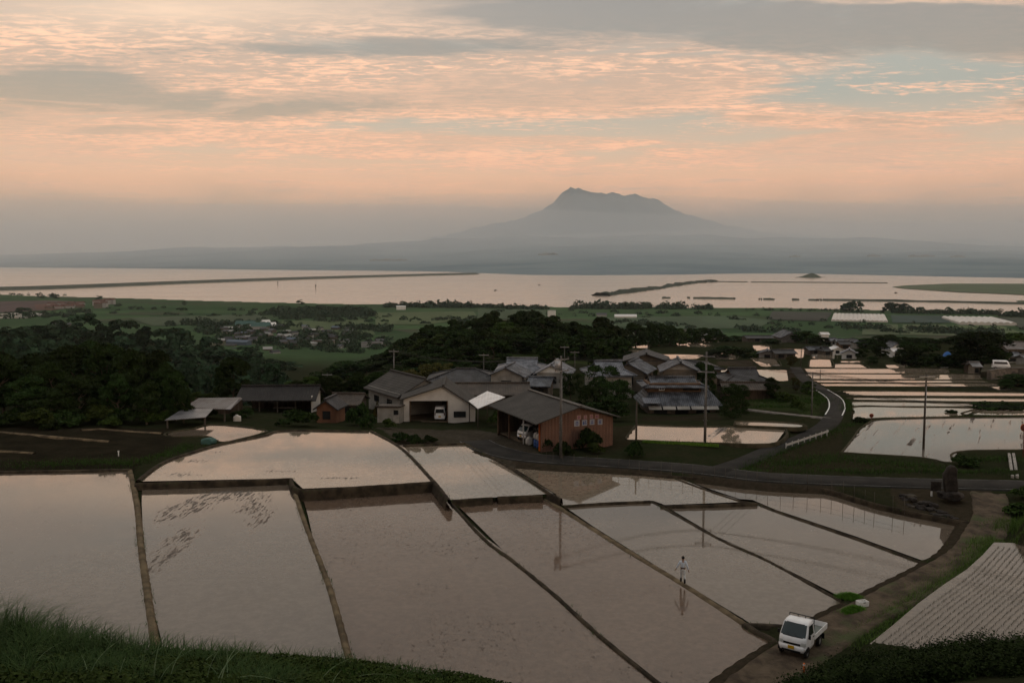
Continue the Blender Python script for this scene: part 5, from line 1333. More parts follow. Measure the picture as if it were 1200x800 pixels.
def panel(x0, x1, y0, y1, gi, pm, lm):
    a, zt = wall_at(x0, y0); b_, zb = wall_at(x1, y1)
    p_ = MB().box(((a + b_) / 2, -0.02, (zt + zb) / 2), (b_ - a, 0.04, zt - zb)).build('sign_panel', pm, org)
    L = MB()
    for u0, v0, u1, v1 in GLYPHS[gi]:
        fx = lambda u_: a + (b_ - a) * (0.12 + 0.76 * u_); fz = lambda v_: zb + (zt - zb) * (0.12 + 0.76 * v_)
        L.box(((fx(u0) + fx(u1)) / 2, -0.05, (fz(v0) + fz(v1)) / 2), (fx(u1) - fx(u0), 0.02, fz(v1) - fz(v0)))
    L.build('letter', lm, p_)
for i, (x0, x1, y0, y1) in enumerate([(672.8,679,492.3,499),(682,687.8,491.9,498.2),(690.9,696.4,491.2,497.2),(700.4,705.8,491,497)]): panel(x0, x1, y0, y1, i, PANELW, BLUEP)
for i, (x0, x1, y0, y1) in enumerate([(676,680.6,486.6,491),(684,687.8,486.4,490.6),(691,694.8,485.6,490),(697.4,701.8,485.4,489.8)]): panel(x0, x1, y0, y1, (3, 2, 0, 1)[i], PANELP, PINKP)
# ---- barns at the left
def open_barn(label, roofs, posts, wallm=WOOD_D, at_=(0, 0), beam=None, name='barn'):
    r0 = thing(name, label, 'barn', at(*at_))
    for c, m in roofs: px_roof(r0, c, m)
    for c in posts:
        q = P(*c) - r0.location; gz_ = T(q.x + r0.location.x, q.y + r0.location.y) - r0.location.z
        MB().box((q.x, q.y, (q.z + gz_) / 2 - 0.06), (0.16, 0.16, q.z - gz_ - 0.05)).build('post', POLEW, r0)
    return r0
b1 = open_barn('tin roofed open barn with rusty and silver sheets beside the black thicket', [([(214,477.5,80.85),(264,479.2,80.85),(281,465.3,81.5),(233,466.3,81.5)], TIN_R), ([(193,492,81.0),(241,488.5,81.0),(249.5,479,81.25),(214.5,478.4,81.25)], TIN_S), ([(281.3,465.2,81.5),(264.3,479.1,80.85),(270,479.3,81.0),(284,466.5,81.2)], TIN_S)],
   [(216,478,80.75),(240,478.6,80.75),(263,479,80.75),(196,491,81.0),(240,488,81.0),(279,466.5,81.4)], at_=(240, 122))
MB().box((0.5, 3.2, 0.9), (7, 0.12, 2.2)).build('back_wall', WOOD_D, b1)
g = at(330, 133); b2 = thing('barn', 'long dark open fronted barn with a sagging black roof', 'barn', (g.x, g.y, g.z - 0.1), R(2))
bz = lambda py, D=129.5: ztop(330, py, D) - g.z
MB().box((0, 3.4, bz(467) / 2), (10, 0.15, bz(467) + 1)).build('back_wall', WOOD_D, b2); MB().box((4.9, 0, bz(467) / 2), (0.15, 6.7, bz(467) + 0.8)).build('end_wall', PLASTER, b2)
make_roof(b2, 'gable', 10.2, 7.0, bz(466), bz(451.5, 133) - bz(466), ROOF_K, PLASTD, 0.5)
for x in (-4.8, -2.4, 0.1, 2.6): MB().box((x, -3.2, bz(467) / 2), (0.16, 0.16, bz(467))).build('post', POLEW, b2)
MB().box((0, -3.2, bz(468.5)), (10, 0.12, 0.16)).build('beam', CONC_D, b2); MB().box((1.0, -2.6, bz(478) ), (3.2, 0.6, 0.1)).build('shelf', POLEW, b2)
house('small orange brown house with a dark gable roof by the open barn', 388, 120, 28, 2.6, 480, 469, 'gable', R(82), TILE_D, ORANGEP, ORANGEP, w=3.4, name='shed', cat='shed', ov=0.35, wins=0)
house('brown roofed store behind the orange brown house', 409, 129, 46, 5, 475, 461.5, 'gable', R(-4), TIN_B, WALLD, wins=1, name='shed', cat='shed')

# ---------------------------------------------------------------- buildings on the plain
def block(name, label, cat, px, py, w, d, h, rh, yaw, rm, wm, group=None, z=2.4):
    g = P(px, py, z); mb = MB().mat(0).box((0, 0, h / 2), (w, d, h)).mat(1)
    y, x = d / 2 + 0.5, w / 2 + 0.5
    if rh > 0.3: mb.add([(-x, -y, h), (x, -y, h), (x, y, h), (-x, y, h), (-x, 0, h + rh), (x, 0, h + rh)], [(0, 1, 5, 4), (2, 3, 4, 5), (1, 2, 5), (3, 0, 4), (3, 2, 1, 0)])
    else: mb.box((0, 0, h + 0.2), (w + 0.6, d + 0.6, 0.4))
    o_ = mb.build(name, [wm, rm], None, loc=(g.x, g.y, z), fix=False); o_.rotation_euler = (0, 0, yaw)
    return tag(o_, label, cat, group)
FW = mat('far_white_wall', (0.3, 0.3, 0.29), None, rough=0.8); FG = mat('far_grey_roof', (0.08, 0.08, 0.088), None, rough=0.6); FB = mat('far_blue_roof', (0.09, 0.12, 0.16), None, rough=0.6); FD = mat('far_dark_roof', (0.035, 0.035, 0.04), None, rough=0.6)
rr = random.Random(4)
for i in range(66):
    if i < 50: px = rr.gauss(352, 40); py = 396 + rr.gauss(0, 9)
    else: px = rr.uniform(255, 300); py = rr.uniform(387, 402)
    px = min(max(px, 245), 446); py = min(max(py, 383), 417)
    block('far_house', 'small house in the scattered village on the plain beyond the valley', 'house', px, py, rr.uniform(7, 12), rr.uniform(5, 8), rr.uniform(2.5, 4.5), rr.uniform(1.2, 2.4), rr.uniform(-0.8, 0.8), rr.choice([FG, FD, FD, FB, FG, FW]), rr.choice([FW, BEIGE, WALLD]), 'houses of the village on the plain', 3.0)
block('hall', 'teal roofed hall at the upper left of the far village', 'hall', 288, 383.5, 26, 14, 4, 5, 0.05, TEAL, FW, None, 3)
block('hall', 'second teal roofed hall nearer the white sheds of the far village', 'hall', 306, 385.5, 24, 14, 4, 5, 0.05, TEAL, FW, None, 3)
block('shed', 'bright white roofed shed right of the teal halls', 'shed', 311.5, 380.5, 11, 8, 4, 3, 0.7, WHITE, WHITE, None, 3)
block('shed', 'second bright white roofed shed furthest right of the teal halls', 'shed', 319.5, 383.5, 8, 8, 4, 3, 0.7, WHITE, WHITE, None, 3)
block('hall', 'long blue grey hall at the left of the far village', 'hall', 280, 405.5, 26, 9, 5, 2, -0.35, FB, FB, None, 3)
block('apartment_block', 'long pale block of flats in the middle of the far village', 'building', 379, 404.5, 24, 8, 5.5, 0, -0.05, FG, BEIGE, None, 3)
block('apartment_block', 'white block at the right end of the far village', 'building', 436, 407, 22, 9, 5.5, 0, 0.05, FG, FW, None, 3)
for i, (px, py) in enumerate([(58,362),(64,360.8),(70,361.8),(76,360.5),(82,361.2),(88,359.8),(94,360.5),(60,358.6),(72,357.9),(84,357.2),(95,357.4),(113,358.2),(119,357.6),(125,356.8),(131,356.4),(115,361.2),(122,360.4)]):
    block('red_roofed_block', 'red roofed block in the farm estate on the plain near the shore' if px < 100 else 'tall red roofed block at the right of the farm estate near the shore', 'building', px, py, 13 if px < 100 else 12, 10, 4.5 if px < 100 else 9, 2.8, rr.uniform(-0.1, 0.1), REDROOF, FW if i % 3 else BEIGE, 'red roofed blocks, left cluster' if px < 100 else 'red roofed blocks, right cluster', 2.4)
def tunnel(name, label, px, py, n, span, L, h, yaw, group=None):
    """a greenhouse of n arched spans side by side"""
    g = P(px, py, 2.4); r0 = thing(name, label, 'greenhouse', (g.x, g.y, 2.4), yaw)
    for i in range(n):
        x0 = (i - n / 2) * span; sec = [(x0 + 0.02, 0), (x0 + 0.02, h * 0.6), (x0 + span * 0.25, h * 0.9), (x0 + span / 2, h), (x0 + span * 0.75, h * 0.9), (x0 + span - 0.02, h * 0.6), (x0 + span - 0.02, 0)]
        MB().prism(sec, 0, L, 'y').build('span', VINYL, r0)
    return r0
tunnel('greenhouse', 'wide pale greenhouse sheet on the plain left of the arched greenhouses', 1007, 377.0, 13, 6.1, 170, 3.0, -R(20))
tunnel('greenhouse', 'row of white arched greenhouses on the plain at the right', 1158, 381.0, 9, 8.2, 130, 5.0, -R(14))
tunnel('greenhouse', 'long white greenhouse at the far left of the plain', 22, 370.6, 1, 95, 12, 5.0, R(-1))
tunnel('greenhouse', 'second white greenhouse in front of the long one at the far left', 12, 373.2, 1, 46, 10, 4.0, 0.0)
block('warehouse', 'long white roofed warehouse on the plain behind the knoll', 'warehouse', 733, 372.6, 34, 12, 3, 3, 0, WHITE, WHITE)
block('warehouse', 'small grey white warehouse left of the long white one', 'warehouse', 705, 370.8, 16, 10, 3, 3, 0, FG, FW)
block('tower_house', 'white square tower like building on the shore behind the knoll', 'building', 646.5, 371, 13, 8, 10, 0, 0, FW, WHITE)
block('boathouse', 'bright white shed on the shore in the middle of the plain', 'shed', 470, 362.8, 16, 10, 6, 1.2, 0, WHITE, WHITE)
block('cottage', 'low roofed cottage among the thickets in front of the dark wood at the far left', 'house', 72, 383, 20, 8, 3, 2, 0.05, FG, BEIGE, None, 20)
for px, py, w in [(455,312.5,190),(470,313.2,120),(440,313.4,100),(640,309.5,150),(648,309.2,90),(1082,312.5,160),(1068,313,80),(930,311,90),(1022,309,110),(1120,316,120)]:
    D = 8600; x = (px - 600) / F * D; z_ = ztop(px, py + 1.0, D)
    zz_ = float(far_z(np.array([[x / D]]), np.array([[x]]), np.array([[float(D)]]))[0, 0])
    o_ = MB().box((0, 0, 5), (w, 40, 14)).box((0, 0, 14), (w * 0.4, 30, 10)).build('far_building', FW, None, loc=(x, D, zz_)); tag(o_, 'pale building in the hazy town along the far shore', 'building', 'buildings of the far shore town')
# ---------------------------------------------------------------- poles and wires
def insul(mb, x, y, z): mb.cyl((x, y, z), (x, y, z + 0.16), 0.05, 0.035, 6)
def pole(label, px, D, pytop, arms=(0.5,), r=0.15, m=POLEC, trafo=None, step=True, g=None, yaw=0.0, bend=None, name='utility_pole'):
    g = g or at(px, D); h = ztop(px, pytop, D) - g.z
    root = thing(name, label, 'pole', g, yaw)
    MB().cyl((0, 0, -0.6), (0, 0, h), r, r * 0.62, 10).build('shaft', m, root)
    tops = []
    for a in arms:
        z = h - a; c = MB().box((0, -0.12, z), (1.8, 0.1, 0.1)).build('crossarm', STEEL, root)
        mb = MB()
        for x in (-0.8, 0.0, 0.8): insul(mb, x, -0.12, z + 0.05); tops.append((x, -0.12, z + 0.22))
        for x in (-0.8, 0.0, 0.8):
            q = MB(); insul(q, x, -0.12, z + 0.05); q.build('insulator', CONC_D, c)
    if trafo: 
        MB().cyl((trafo[0], -0.1, h - trafo[1] - 0.45), (trafo[0], -0.1, h - trafo[1] + 0.45), 0.3, 0.3, 12).box((trafo[0] / 2, -0.05, h - trafo[1]), (abs(trafo[0]), 0.08, 0.1)).build('transformer', STEEL, root)
    if step:
        st = MB()
        for k in range(int(h / 1.1) - 1): st.cyl((-0.24, 0, 1.8 + k * 0.9), (0.24, 0, 1.8 + k * 0.9), 0.012, 0.012, 5)
        # climbing pegs all pass through the shaft: one run of pegs
        st.cyl((0.0, -r - 0.02, 1.5), (0.0, -r * 0.7 - 0.02, h - 1.2), 0.02, 0.02, 5)
        st.build('climbing_pegs', STEEL, root)
    M_ = Matrix.Translation(g) @ Matrix.Rotation(yaw, 4, 'Z')
    return root, [M_ @ Vector(q) for q in tops], g, h
def power_line(label, A, B, sag=0.5, group=None, r=0.017):
    mid = (A[0] + B[0]) / 2
    root = thing('power_line', label, 'power line', mid, 0, group)
    for a, b_ in zip(A, B):
        pts = []
        for k in range(17):
            s = k / 16; q = a.lerp(b_, s); q.z -= sag * 4 * s * (1 - s); pts.append(q - mid)
        MB().tube(pts, r, 5).build('wire', WIRE, root)
    return root
gp = P(657, 536, 79.6)
p1, t1, g1_, h1 = pole('tall concrete pole with a transformer in front of the orange shed', 657, gp.y, 417, (0.35, 1.5), 0.17, POLEC, (-0.5, 0.9), g=gp, yaw=R(35))
p2, t2_, g2_, h2_ = pole('tall grey pole rising from the bright seedling bed', 826, P(826, 519.5, 79.7).y, 412, (0.5, 2.2), 0.16, POLEC, yaw=R(-20))
p3, t3, g3_, h3 = pole('dark pole standing in the big streaked paddy', 1082, P(1082, 526, 79).y, 438, (0.3,), 0.14, POLEW, yaw=R(10))
p4, t4, g4_, h4 = pole('pale pole rising in front of the dark central wood', 462, 170, 409, (0.4,), 0.16, POLEC)
p5, t5, g5_, h5 = pole('thin grey pole in the rough garden beside the winding lane', 951, 124, 436, (0.4,), 0.11, POLEC)
pole('short weathered wooden post beside the paddy with bright seedlings', 745.5, 101.5, 470, (), 0.13, POLEW, step=False, name='wooden_post')
pole('slim pole among the dark garden trees behind the orange shed', 704, 138, 440, (0.3,), 0.1, POLEC, step=False)
pole('thin far pole left of the cypress on the green meadow', 661.5, 190, 405, (0.3,), 0.1, POLEC, step=False)
pole('thin far pole on the green meadow behind the grey roofs', 673.5, 192, 411, (0.3,), 0.09, POLEC, step=False)
p6, t6, _, _ = pole('dark pole at the corner of the far flooded paddies', 938.5, 240, 409, (0.4,), 0.14, POLEW, step=False)
pole('thin pole on the bank of the first flooded strip', 961, 186, 433, (0.3,), 0.1, POLEW, step=False)
pole('thin pole at the far end of the flooded strips', 1106.5, 216, 429, (0.3,), 0.1, POLEW, step=False)
pole('thin pole in front of the largest round crown', 1153, 232, 402, (0.3,), 0.1, POLEC, step=False)
pole('small pole above the roof of the dark open barn', 384, 168, 437, (0.3,), 0.12, POLEC, step=False)
pole('thin pole beside the hipped roof behind the garage', 567, 165, 414, (0.3,), 0.09, POLEC, step=False)
p7, t7, g7_, h7 = pole('pole standing further along the bank beyond the right edge', 1420, 70, 455, (0.4, 1.6), 0.17, POLEC, yaw=R(60))
power_line('wires from the transformer pole to the pole in the seedling bed', t1[:3], t2_[:3], 0.6)
power_line('lower wires between the transformer pole and the pole in the seedling bed', t1[3:], t2_[3:], 0.7)
power_line('wires from the pole in the seedling bed out over the paddies to the right', t2_[:3], t7[:3], 1.4)
power_line('lower wires from the pole in the seedling bed out over the paddies to the right', t2_[3:], t7[3:], 1.5)
power_line('wires from the transformer pole to the pale pole by the wood', t1[:3], t4[:3], 1.1)
power_line('wires from the pole in the seedling bed to the garden pole', t2_[:3], t5[:3], 0.5)
power_line('wires from the garden pole to the pole in the streaked paddy', t5[:3], t3[:3], 0.9)

# ---------------------------------------------------------------- road furniture
def guard_rail():
    a, b_ = P(921, 524, 79.35), P(971, 507, 79.4)
    a, b_ = P(922, 520.5, 79.95), P(970, 504.6, 79.95)
    root = thing('guard_rail', 'white guard rail on posts along the branch road', 'guard rail', (a.x, a.y, 79.3), math.atan2(b_.y - a.y, b_.x - a.x))
    L = (b_ - a).length; sec = [(-0.03, 0.5), (0.03, 0.55), (-0.03, 0.62), (0.03, 0.69), (-0.03, 0.74)]
    mb = MB()
    pts = [(y, z) for y, z in sec] + [(y - 0.02, z) for y, z in reversed(sec)]
    mb.prism(pts, -0.2, L + 0.2, 'x'); mb.build('beam', RAILW, root)
    for i in range(8): MB().cyl((L * i / 7, 0.08, -0.5), (L * i / 7, 0.08, 0.78), 0.06, 0.06, 8).build('post', RAILW, root)
guard_rail()
def stakes():
    """the row of thin stakes along the road edge, with two strands of cord"""
    line = [(640,541.5),(700,547.5),(760,553),(800,557),(850,562),(900,567),(962,574),(1025,590),(1060,598)]
    pts = resample([P(x, y, 79.35) for x, y in line], 0.95)
    root = thing('stake_fence', 'row of thin grey stakes and cord along the road edge above the paddies', 'fence', pts[0])
    k = 0
    for i in range(0, len(pts), 1):
        if k >= 62: break
        q = pts[i] - pts[0]; h = random.uniform(0.95, 1.25)
        MB().cyl((q.x, q.y, -0.3 + q.z), (q.x + random.uniform(-.05, .05), q.y, h + q.z), 0.022, 0.018, 6).build('stake', POLEW, root); k += 1
    for z in (0.45, 0.85): MB().tube([p - pts[0] + Vector((0, 0, z)) for p in pts[:k]], 0.007, 4).build('cord', WIRE, root)
stakes()
def mirror_sign(label, px, D, pyc, r, base_m, disc_m):
    g = at(px, D); h = ztop(px, pyc, D) - g.z
    root = thing('traffic_mirror', label, 'traffic mirror', g, R(-8))
    MB().cyl((0, 0.06, -0.5), (0, 0.06, h), 0.05, 0.05, 8).build('post', base_m, root)
    mb = MB(); n = 24
    mb.cyl((0, 0.05, h), (0, 0.0, h), r, r, n); mb.build('rim', ORANGE, root)
    V = [(0, -0.1, h)] + [(math.cos(2 * PI * i / n) * r * k, -0.02 - 0.08 * (1 - k * k), h + math.sin(2 * PI * i / n) * r * k) for k in (0.5, 0.92) for i in range(n)]
    Fc = [(0, 1 + (i + 1) % n, 1 + i) for i in range(n)] + [(1 + i, 1 + (i + 1) % n, 1 + n + (i + 1) % n, 1 + n + i) for i in range(n)]
    MB().add(V, Fc, True).build('mirror_face', disc_m, root)
REDD = mat('red_brown_paint', (0.12, 0.035, 0.025), None, rough=0.5)
mirror_sign('round red brown traffic mirror standing before the first flooded strip', 1021, P(1021, 491, 79.0).y, 486.8, 0.27, REDD, REDD)
mirror_sign('large red brown traffic mirror on a red post at the right edge', 1199, 96, 501, 0.4, REDD, REDD)
# concrete ditch running up the bank at the right
root = thing('drainage_channel', 'pale concrete drainage channel running down the grassy bank', 'drain', at(1188, 92))
for a in (((1182.5, 533), (1186.5, 560)), ((1187.5, 533), (1192, 560))):
    p0, p1 = G(*a[0]) + Vector((0, 0, 0.22)), G(*a[1]) + Vector((0, 0, 0.22))
    d = (p1 - p0); n_ = Vector((d.y, -d.x, 0)).normalized() * 0.13
    MB().slab([p0 - n_ - root.location, p0 + n_ - root.location, p1 + n_ - root.location, p1 - n_ - root.location], 0.5).build('channel_wall', CONC, root)

# ---------------------------------------------------------------- standing stone, notice board, dry stone mound
def rock(name, c, s, m, seed, parent=None, cuts=3):
    bm = bmesh.new(); bmesh.ops.create_icosphere(bm, subdivisions=cuts, radius=1)
    r_ = random.Random(seed); ph = [r_.uniform(0, 6) for _ in range(6)]
    for v in bm.verts:
        p_ = v.co.copy()
        f = 1 + 0.16 * math.sin(p_.x * 3 + ph[0]) * math.sin(p_.y * 3.3 + ph[1]) + 0.12 * math.sin(p_.z * 4 + ph[2]) * math.sin(p_.x * 5 + ph[3])
        q = Vector([math.copysign(abs(a) ** 0.7, a) for a in p_]) * f
        v.co = Vector((q.x * s[0], q.y * s[1], q.z * s[2]))
    me = bpy.data.meshes.new(name); bm.to_mesh(me); bm.free(); me.materials.append(m)
    o_ = bpy.data.objects.new(name, me); o_.location = c; return link(o_, parent)
gm_ = P(1114, 581, 79.75)
mon = thing('standing_stone', 'dark upright memorial stone on a round stone base', 'monument', (gm_.x, gm_.y, 79.4), R(-12))
rock('base_stone', (0, 0, 0.42), (1.0, 0.75, 0.36), STONE, 3, mon)
# the upright slab: an irregular outline, leaning a little, with thickness
prof = [(-0.52, 0.0), (-0.58, 0.5), (-0.66, 1.1), (-0.72, 1.55), (-0.5, 1.75), (-0.42, 2.1), (-0.1, 2.32), (0.25, 2.25), (0.42, 2.0), (0.36, 1.6), (0.46, 1.1), (0.5, 0.5), (0.5, 0.0)]
st_ = MB(); n = len(prof)
for k, (sc_, y) in enumerate(((0.86, -0.34), (1.0, -0.2), (1.03, 0.1), (0.84, 0.32))):
    st_.v += [(x * sc_ + 0.03 * math.sin(i * 2.3 + k), y + 0.03 * math.sin(i * 1.7), 0.7 + z * (0.96 if k in (0, 3) else 1)) for i, (x, z) in enumerate(prof)]
for k in range(3):
    for i in range(n): st_.f.append([k * n + i, k * n + (i + 1) % n, (k + 1) * n + (i + 1) % n, (k + 1) * n + i]); st_.m.append(0); st_.sm.append(True)
st_.f += [list(reversed(range(n))), list(range(3 * n, 4 * n))]; st_.m += [0, 0]; st_.sm += [False, False]
st_.build('upright_stone', STONE, mon)
gb_ = P(1096.5, 577, 79.6)
nb = thing('notice_board', 'dark notice board on two white legs beside the standing stone', 'notice board', (gb_.x, gb_.y, 79.35), R(-10))
MB().box((0, 0, 0.78), (0.86, 0.1, 0.8)).build('board', STONE, nb); MB().box((0, 0.02, 1.2), (0.92, 0.16, 0.06)).build('board_cap', STONE, nb)
for x in (-0.34, 0.34): MB().box((x, 0, 0.1), (0.12, 0.12, 0.58)).build('leg', WHITE, nb)
sw = thing('stone_mound', 'low dark mound of stacked stones below the standing stone', 'stone wall', P(1105, 596, 79.2))
rr = random.Random(8)
k = 0
for row in range(3):
    for i in range(10 - row * 2):
        f = (i + rr.uniform(-.2, .2)) / 12
        q = P(1058 + 84 * f + rr.uniform(-3, 3), 589 + 20 * f - row * 4.6 + 4 * math.sin(f * 3) + rr.uniform(-1.5, 1.5), 78.95 + row * 0.16 + rr.uniform(-.06, .06)) - sw.location
        rock('stone', (q.x, q.y, q.z), (rr.uniform(.2, .55), rr.uniform(.22, .4), rr.uniform(.1, .2)), STONE if rr.random() < .95 else STONE_W, 40 + k, sw, 2); k += 1
# retaining wall at the right edge
def stone_wall(label, pts, h, t_=0.5):
    root = thing('retaining_wall', label, 'wall', pts[0]); mb = MB(); q = [p - pts[0] for p in pts]
    for a, b_ in zip(q[:-1], q[1:]):
        d = (b_ - a); n_ = Vector((d.y, -d.x, 0)).normalized() * t_
        mb.add([a + n_, b_ + n_, b_ - n_, a - n_, a + n_ * 0.3 + Vector((0, 0, h)), b_ + n_ * 0.3 + Vector((0, 0, h)), b_ - n_ + Vector((0, 0, h)), a - n_ + Vector((0, 0, h))], [(0, 1, 5, 4), (1, 2, 6, 5), (2, 3, 7, 6), (3, 0, 4, 7), (4, 5, 6, 7), (3, 2, 1, 0)])
    mb.build('masonry', STONEM, root)
    cp_ = MB()
    for a, b_ in zip(q[:-1], q[1:]):
        cp_.slab([a + Vector((0, -0.3, h + .12)), b_ + Vector((0, -0.3, h + .12)), b_ + Vector((0, 0.3, h + .12)), a + Vector((0, 0.3, h + .12))], 0.12)
    cp_.build('coping', CONC_D, root)
STONEM, t, b = newmat('masonry')
tc = t.new('ShaderNodeTexCoord').outputs['Object']; v_ = t.new('ShaderNodeTexVoronoi'); v_.inputs['Scale'].default_value = 1.6; t.con(tc, v_.inputs['Vector'])
s_ = t.new('ShaderNodeSeparateColor'); t.con(v_.outputs['Color'], s_.inputs[0]); t.con(t.ramp(s_.outputs[0], [(0, (0.05, 0.043, 0.035)), (1, (0.15, 0.125, 0.1))]), b.inputs['Base Color']); b.inputs['Roughness'].default_value = 0.9
bp = t.new('ShaderNodeBump'); bp.inputs['Strength'].default_value = 0.9; bp.inputs['Distance'].default_value = 0.1; bp.invert = True; t.con(v_.outputs['Distance'], bp.inputs['Height']); t.con(bp.outputs[0], b.inputs['Normal'])
w0 = [at(1159, 186), at(1182, 190), at(1210, 190), at(1260, 188)]
zt = ztop(1165, 432.5, 188); stone_wall('stone retaining wall with a pale coping below the parked white van', [Vector((p.x, p.y, min(p_.z for p_ in w0) - 0.3)) for p in w0], zt - min(p_.z for p_ in w0) + 0.3)
terr = MB(); a = Vector((w0[0].x, 188.6, zt - 0.2))
terr.slab([(w0[0].x + 0.4, 190.3, zt - 0.8), (w0[3].x, 190.3, zt - 0.8), (w0[3].x + 8, 204, zt - 0.8), (w0[0].x + 8, 204, zt - 0.8)], 2.0)
tag(terr.build('terrace', BUNDG), kind='structure')
# white steps and blue tarpaulin on the right
g = G(1110, 418.5); tp = MB(); n = 12
for i in range(n):
    for j in range(8):
        x, y = (i / (n - 1) - 0.5) * 2.6, (j / 7 - 0.5) * 2.2
        tp.v.append((x, y, 2.2 * max(0, 1 - (abs(x) / 1.3) ** 2.2) * max(0.05, 1 - (abs(y) / 1.1) ** 3) + 0.08 * math.sin(x * 7) * math.sin(y * 6)))
for i in range(n - 1):
    for j in range(7): tp.f.append([i * 8 + j, (i + 1) * 8 + j, (i + 1) * 8 + j + 1, i * 8 + j + 1]); tp.m.append(0); tp.sm.append(True)
o = tp.build('tarpaulin', TARP, None, loc=(g.x, g.y, g.z - 0.05)); tag(o, 'bright blue tarpaulin over a heap in the right hand grove', 'tarpaulin'); o.scale = (1.0, 1, 0.75)

# ---------------------------------------------------------------- kei truck
def wheel(parent, x, y, r=0.27, w=0.15, z=None):
    z = r if z is None else z; s = 1 if x > 0 else -1
    mb = MB(); n = 20
    prof_ = [(-w / 2, r * 0.62), (-w / 2, r * 0.94), (-w / 2 + 0.03, r), (w / 2 - 0.03, r), (w / 2, r * 0.94), (w / 2, r * 0.62)]
    vs = [(x + a * s, y + math.cos(2 * PI * i / n) * q, z + math.sin(2 * PI * i / n) * q) for i in range(n) for a, q in prof_]; k_ = len(prof_)
    mb.add(vs, [(i * k_ + j, ((i + 1) % n) * k_ + j, ((i + 1) % n) * k_ + j + 1, i * k_ + j + 1) for i in range(n) for j in range(k_ - 1)], True)
    wh = bpy.data.objects.new('wheel', None); link(wh, parent)
    mb.build('tyre', RUBBER, wh)
    MB().cyl((x - s * w / 2, y, z), (x + s * w * 0.36, y, z), r * 0.63, r * 0.63, 18).cyl((x + s * w * 0.3, y, z), (x + s * w * 0.46, y, z), r * 0.2, r * 0.16, 10).build('rim', STEEL, wh)
WSH = mat('windscreen_glass', (0.015, 0.03, 0.032), None, rough=0.08, spec=0.5)
LAMP = mat('headlamp_glass', (0.5, 0.52, 0.5), None, rough=0.12, spec=0.6)
AMBER = mat('amber_lens', (0.5, 0.18, 0.02), None, rough=0.2)
BEDM = mat('truck_bed', (0.1, 0.12, 0.11), (0.16, 0.17, 0.15), 3, 0.6)
def cab_shell():
    """cross sections from the bumper up to the roof: (y front, y rear, half width, z)"""
    sec = [(-1.60, -0.36, 0.66, 0.30), (-1.685, -0.34, 0.715, 0.42), (-1.70, -0.33, 0.735, 0.60), (-1.69, -0.33, 0.738, 0.80), (-1.655, -0.33, 0.735, 0.96), (-1.60, -0.33, 0.725, 1.06), (-1.43, -0.335, 0.70, 1.28), (-1.26, -0.345, 0.665, 1.52), (-1.13, -0.37, 0.635, 1.68), (-1.03, -0.42, 0.60, 1.745), (-0.90, -0.52, 0.50, 1.77)]
    mb = MB(); n = 0; rings = []
    for yf, yr, hw, z in sec:
        c = 0.09; cy = min(0.14, (yr - yf) * 0.2)
        ring = [(-hw, yf + cy * 1.2, z), (-hw + c * 0.6, yf + cy * 0.35, z), (-hw * 0.6, yf + 0.01, z), (0, yf - 0.015, z), (hw * 0.6, yf + 0.01, z), (hw - c * 0.6, yf + cy * 0.35, z), (hw, yf + cy * 1.2, z), (hw, (yf + yr) / 2, z), (hw, yr - 0.05, z), (hw - 0.05, yr, z), (0, yr, z), (-hw + 0.05, yr, z), (-hw, yr - 0.05, z), (-hw, (yf + yr) / 2, z)]
        rings.append(ring)
    k_ = len(rings[0]); vs = [p for r_ in rings for p in r_]
    fs = [(i * k_ + j, i * k_ + (j + 1) % k_, (i + 1) * k_ + (j + 1) % k_, (i + 1) * k_ + j) for i in range(len(rings) - 1) for j in range(k_)]
    fs += [tuple(reversed(range(k_))), tuple(range((len(rings) - 1) * k_, len(rings) * k_))]
    return mb.add(vs, fs, True), rings
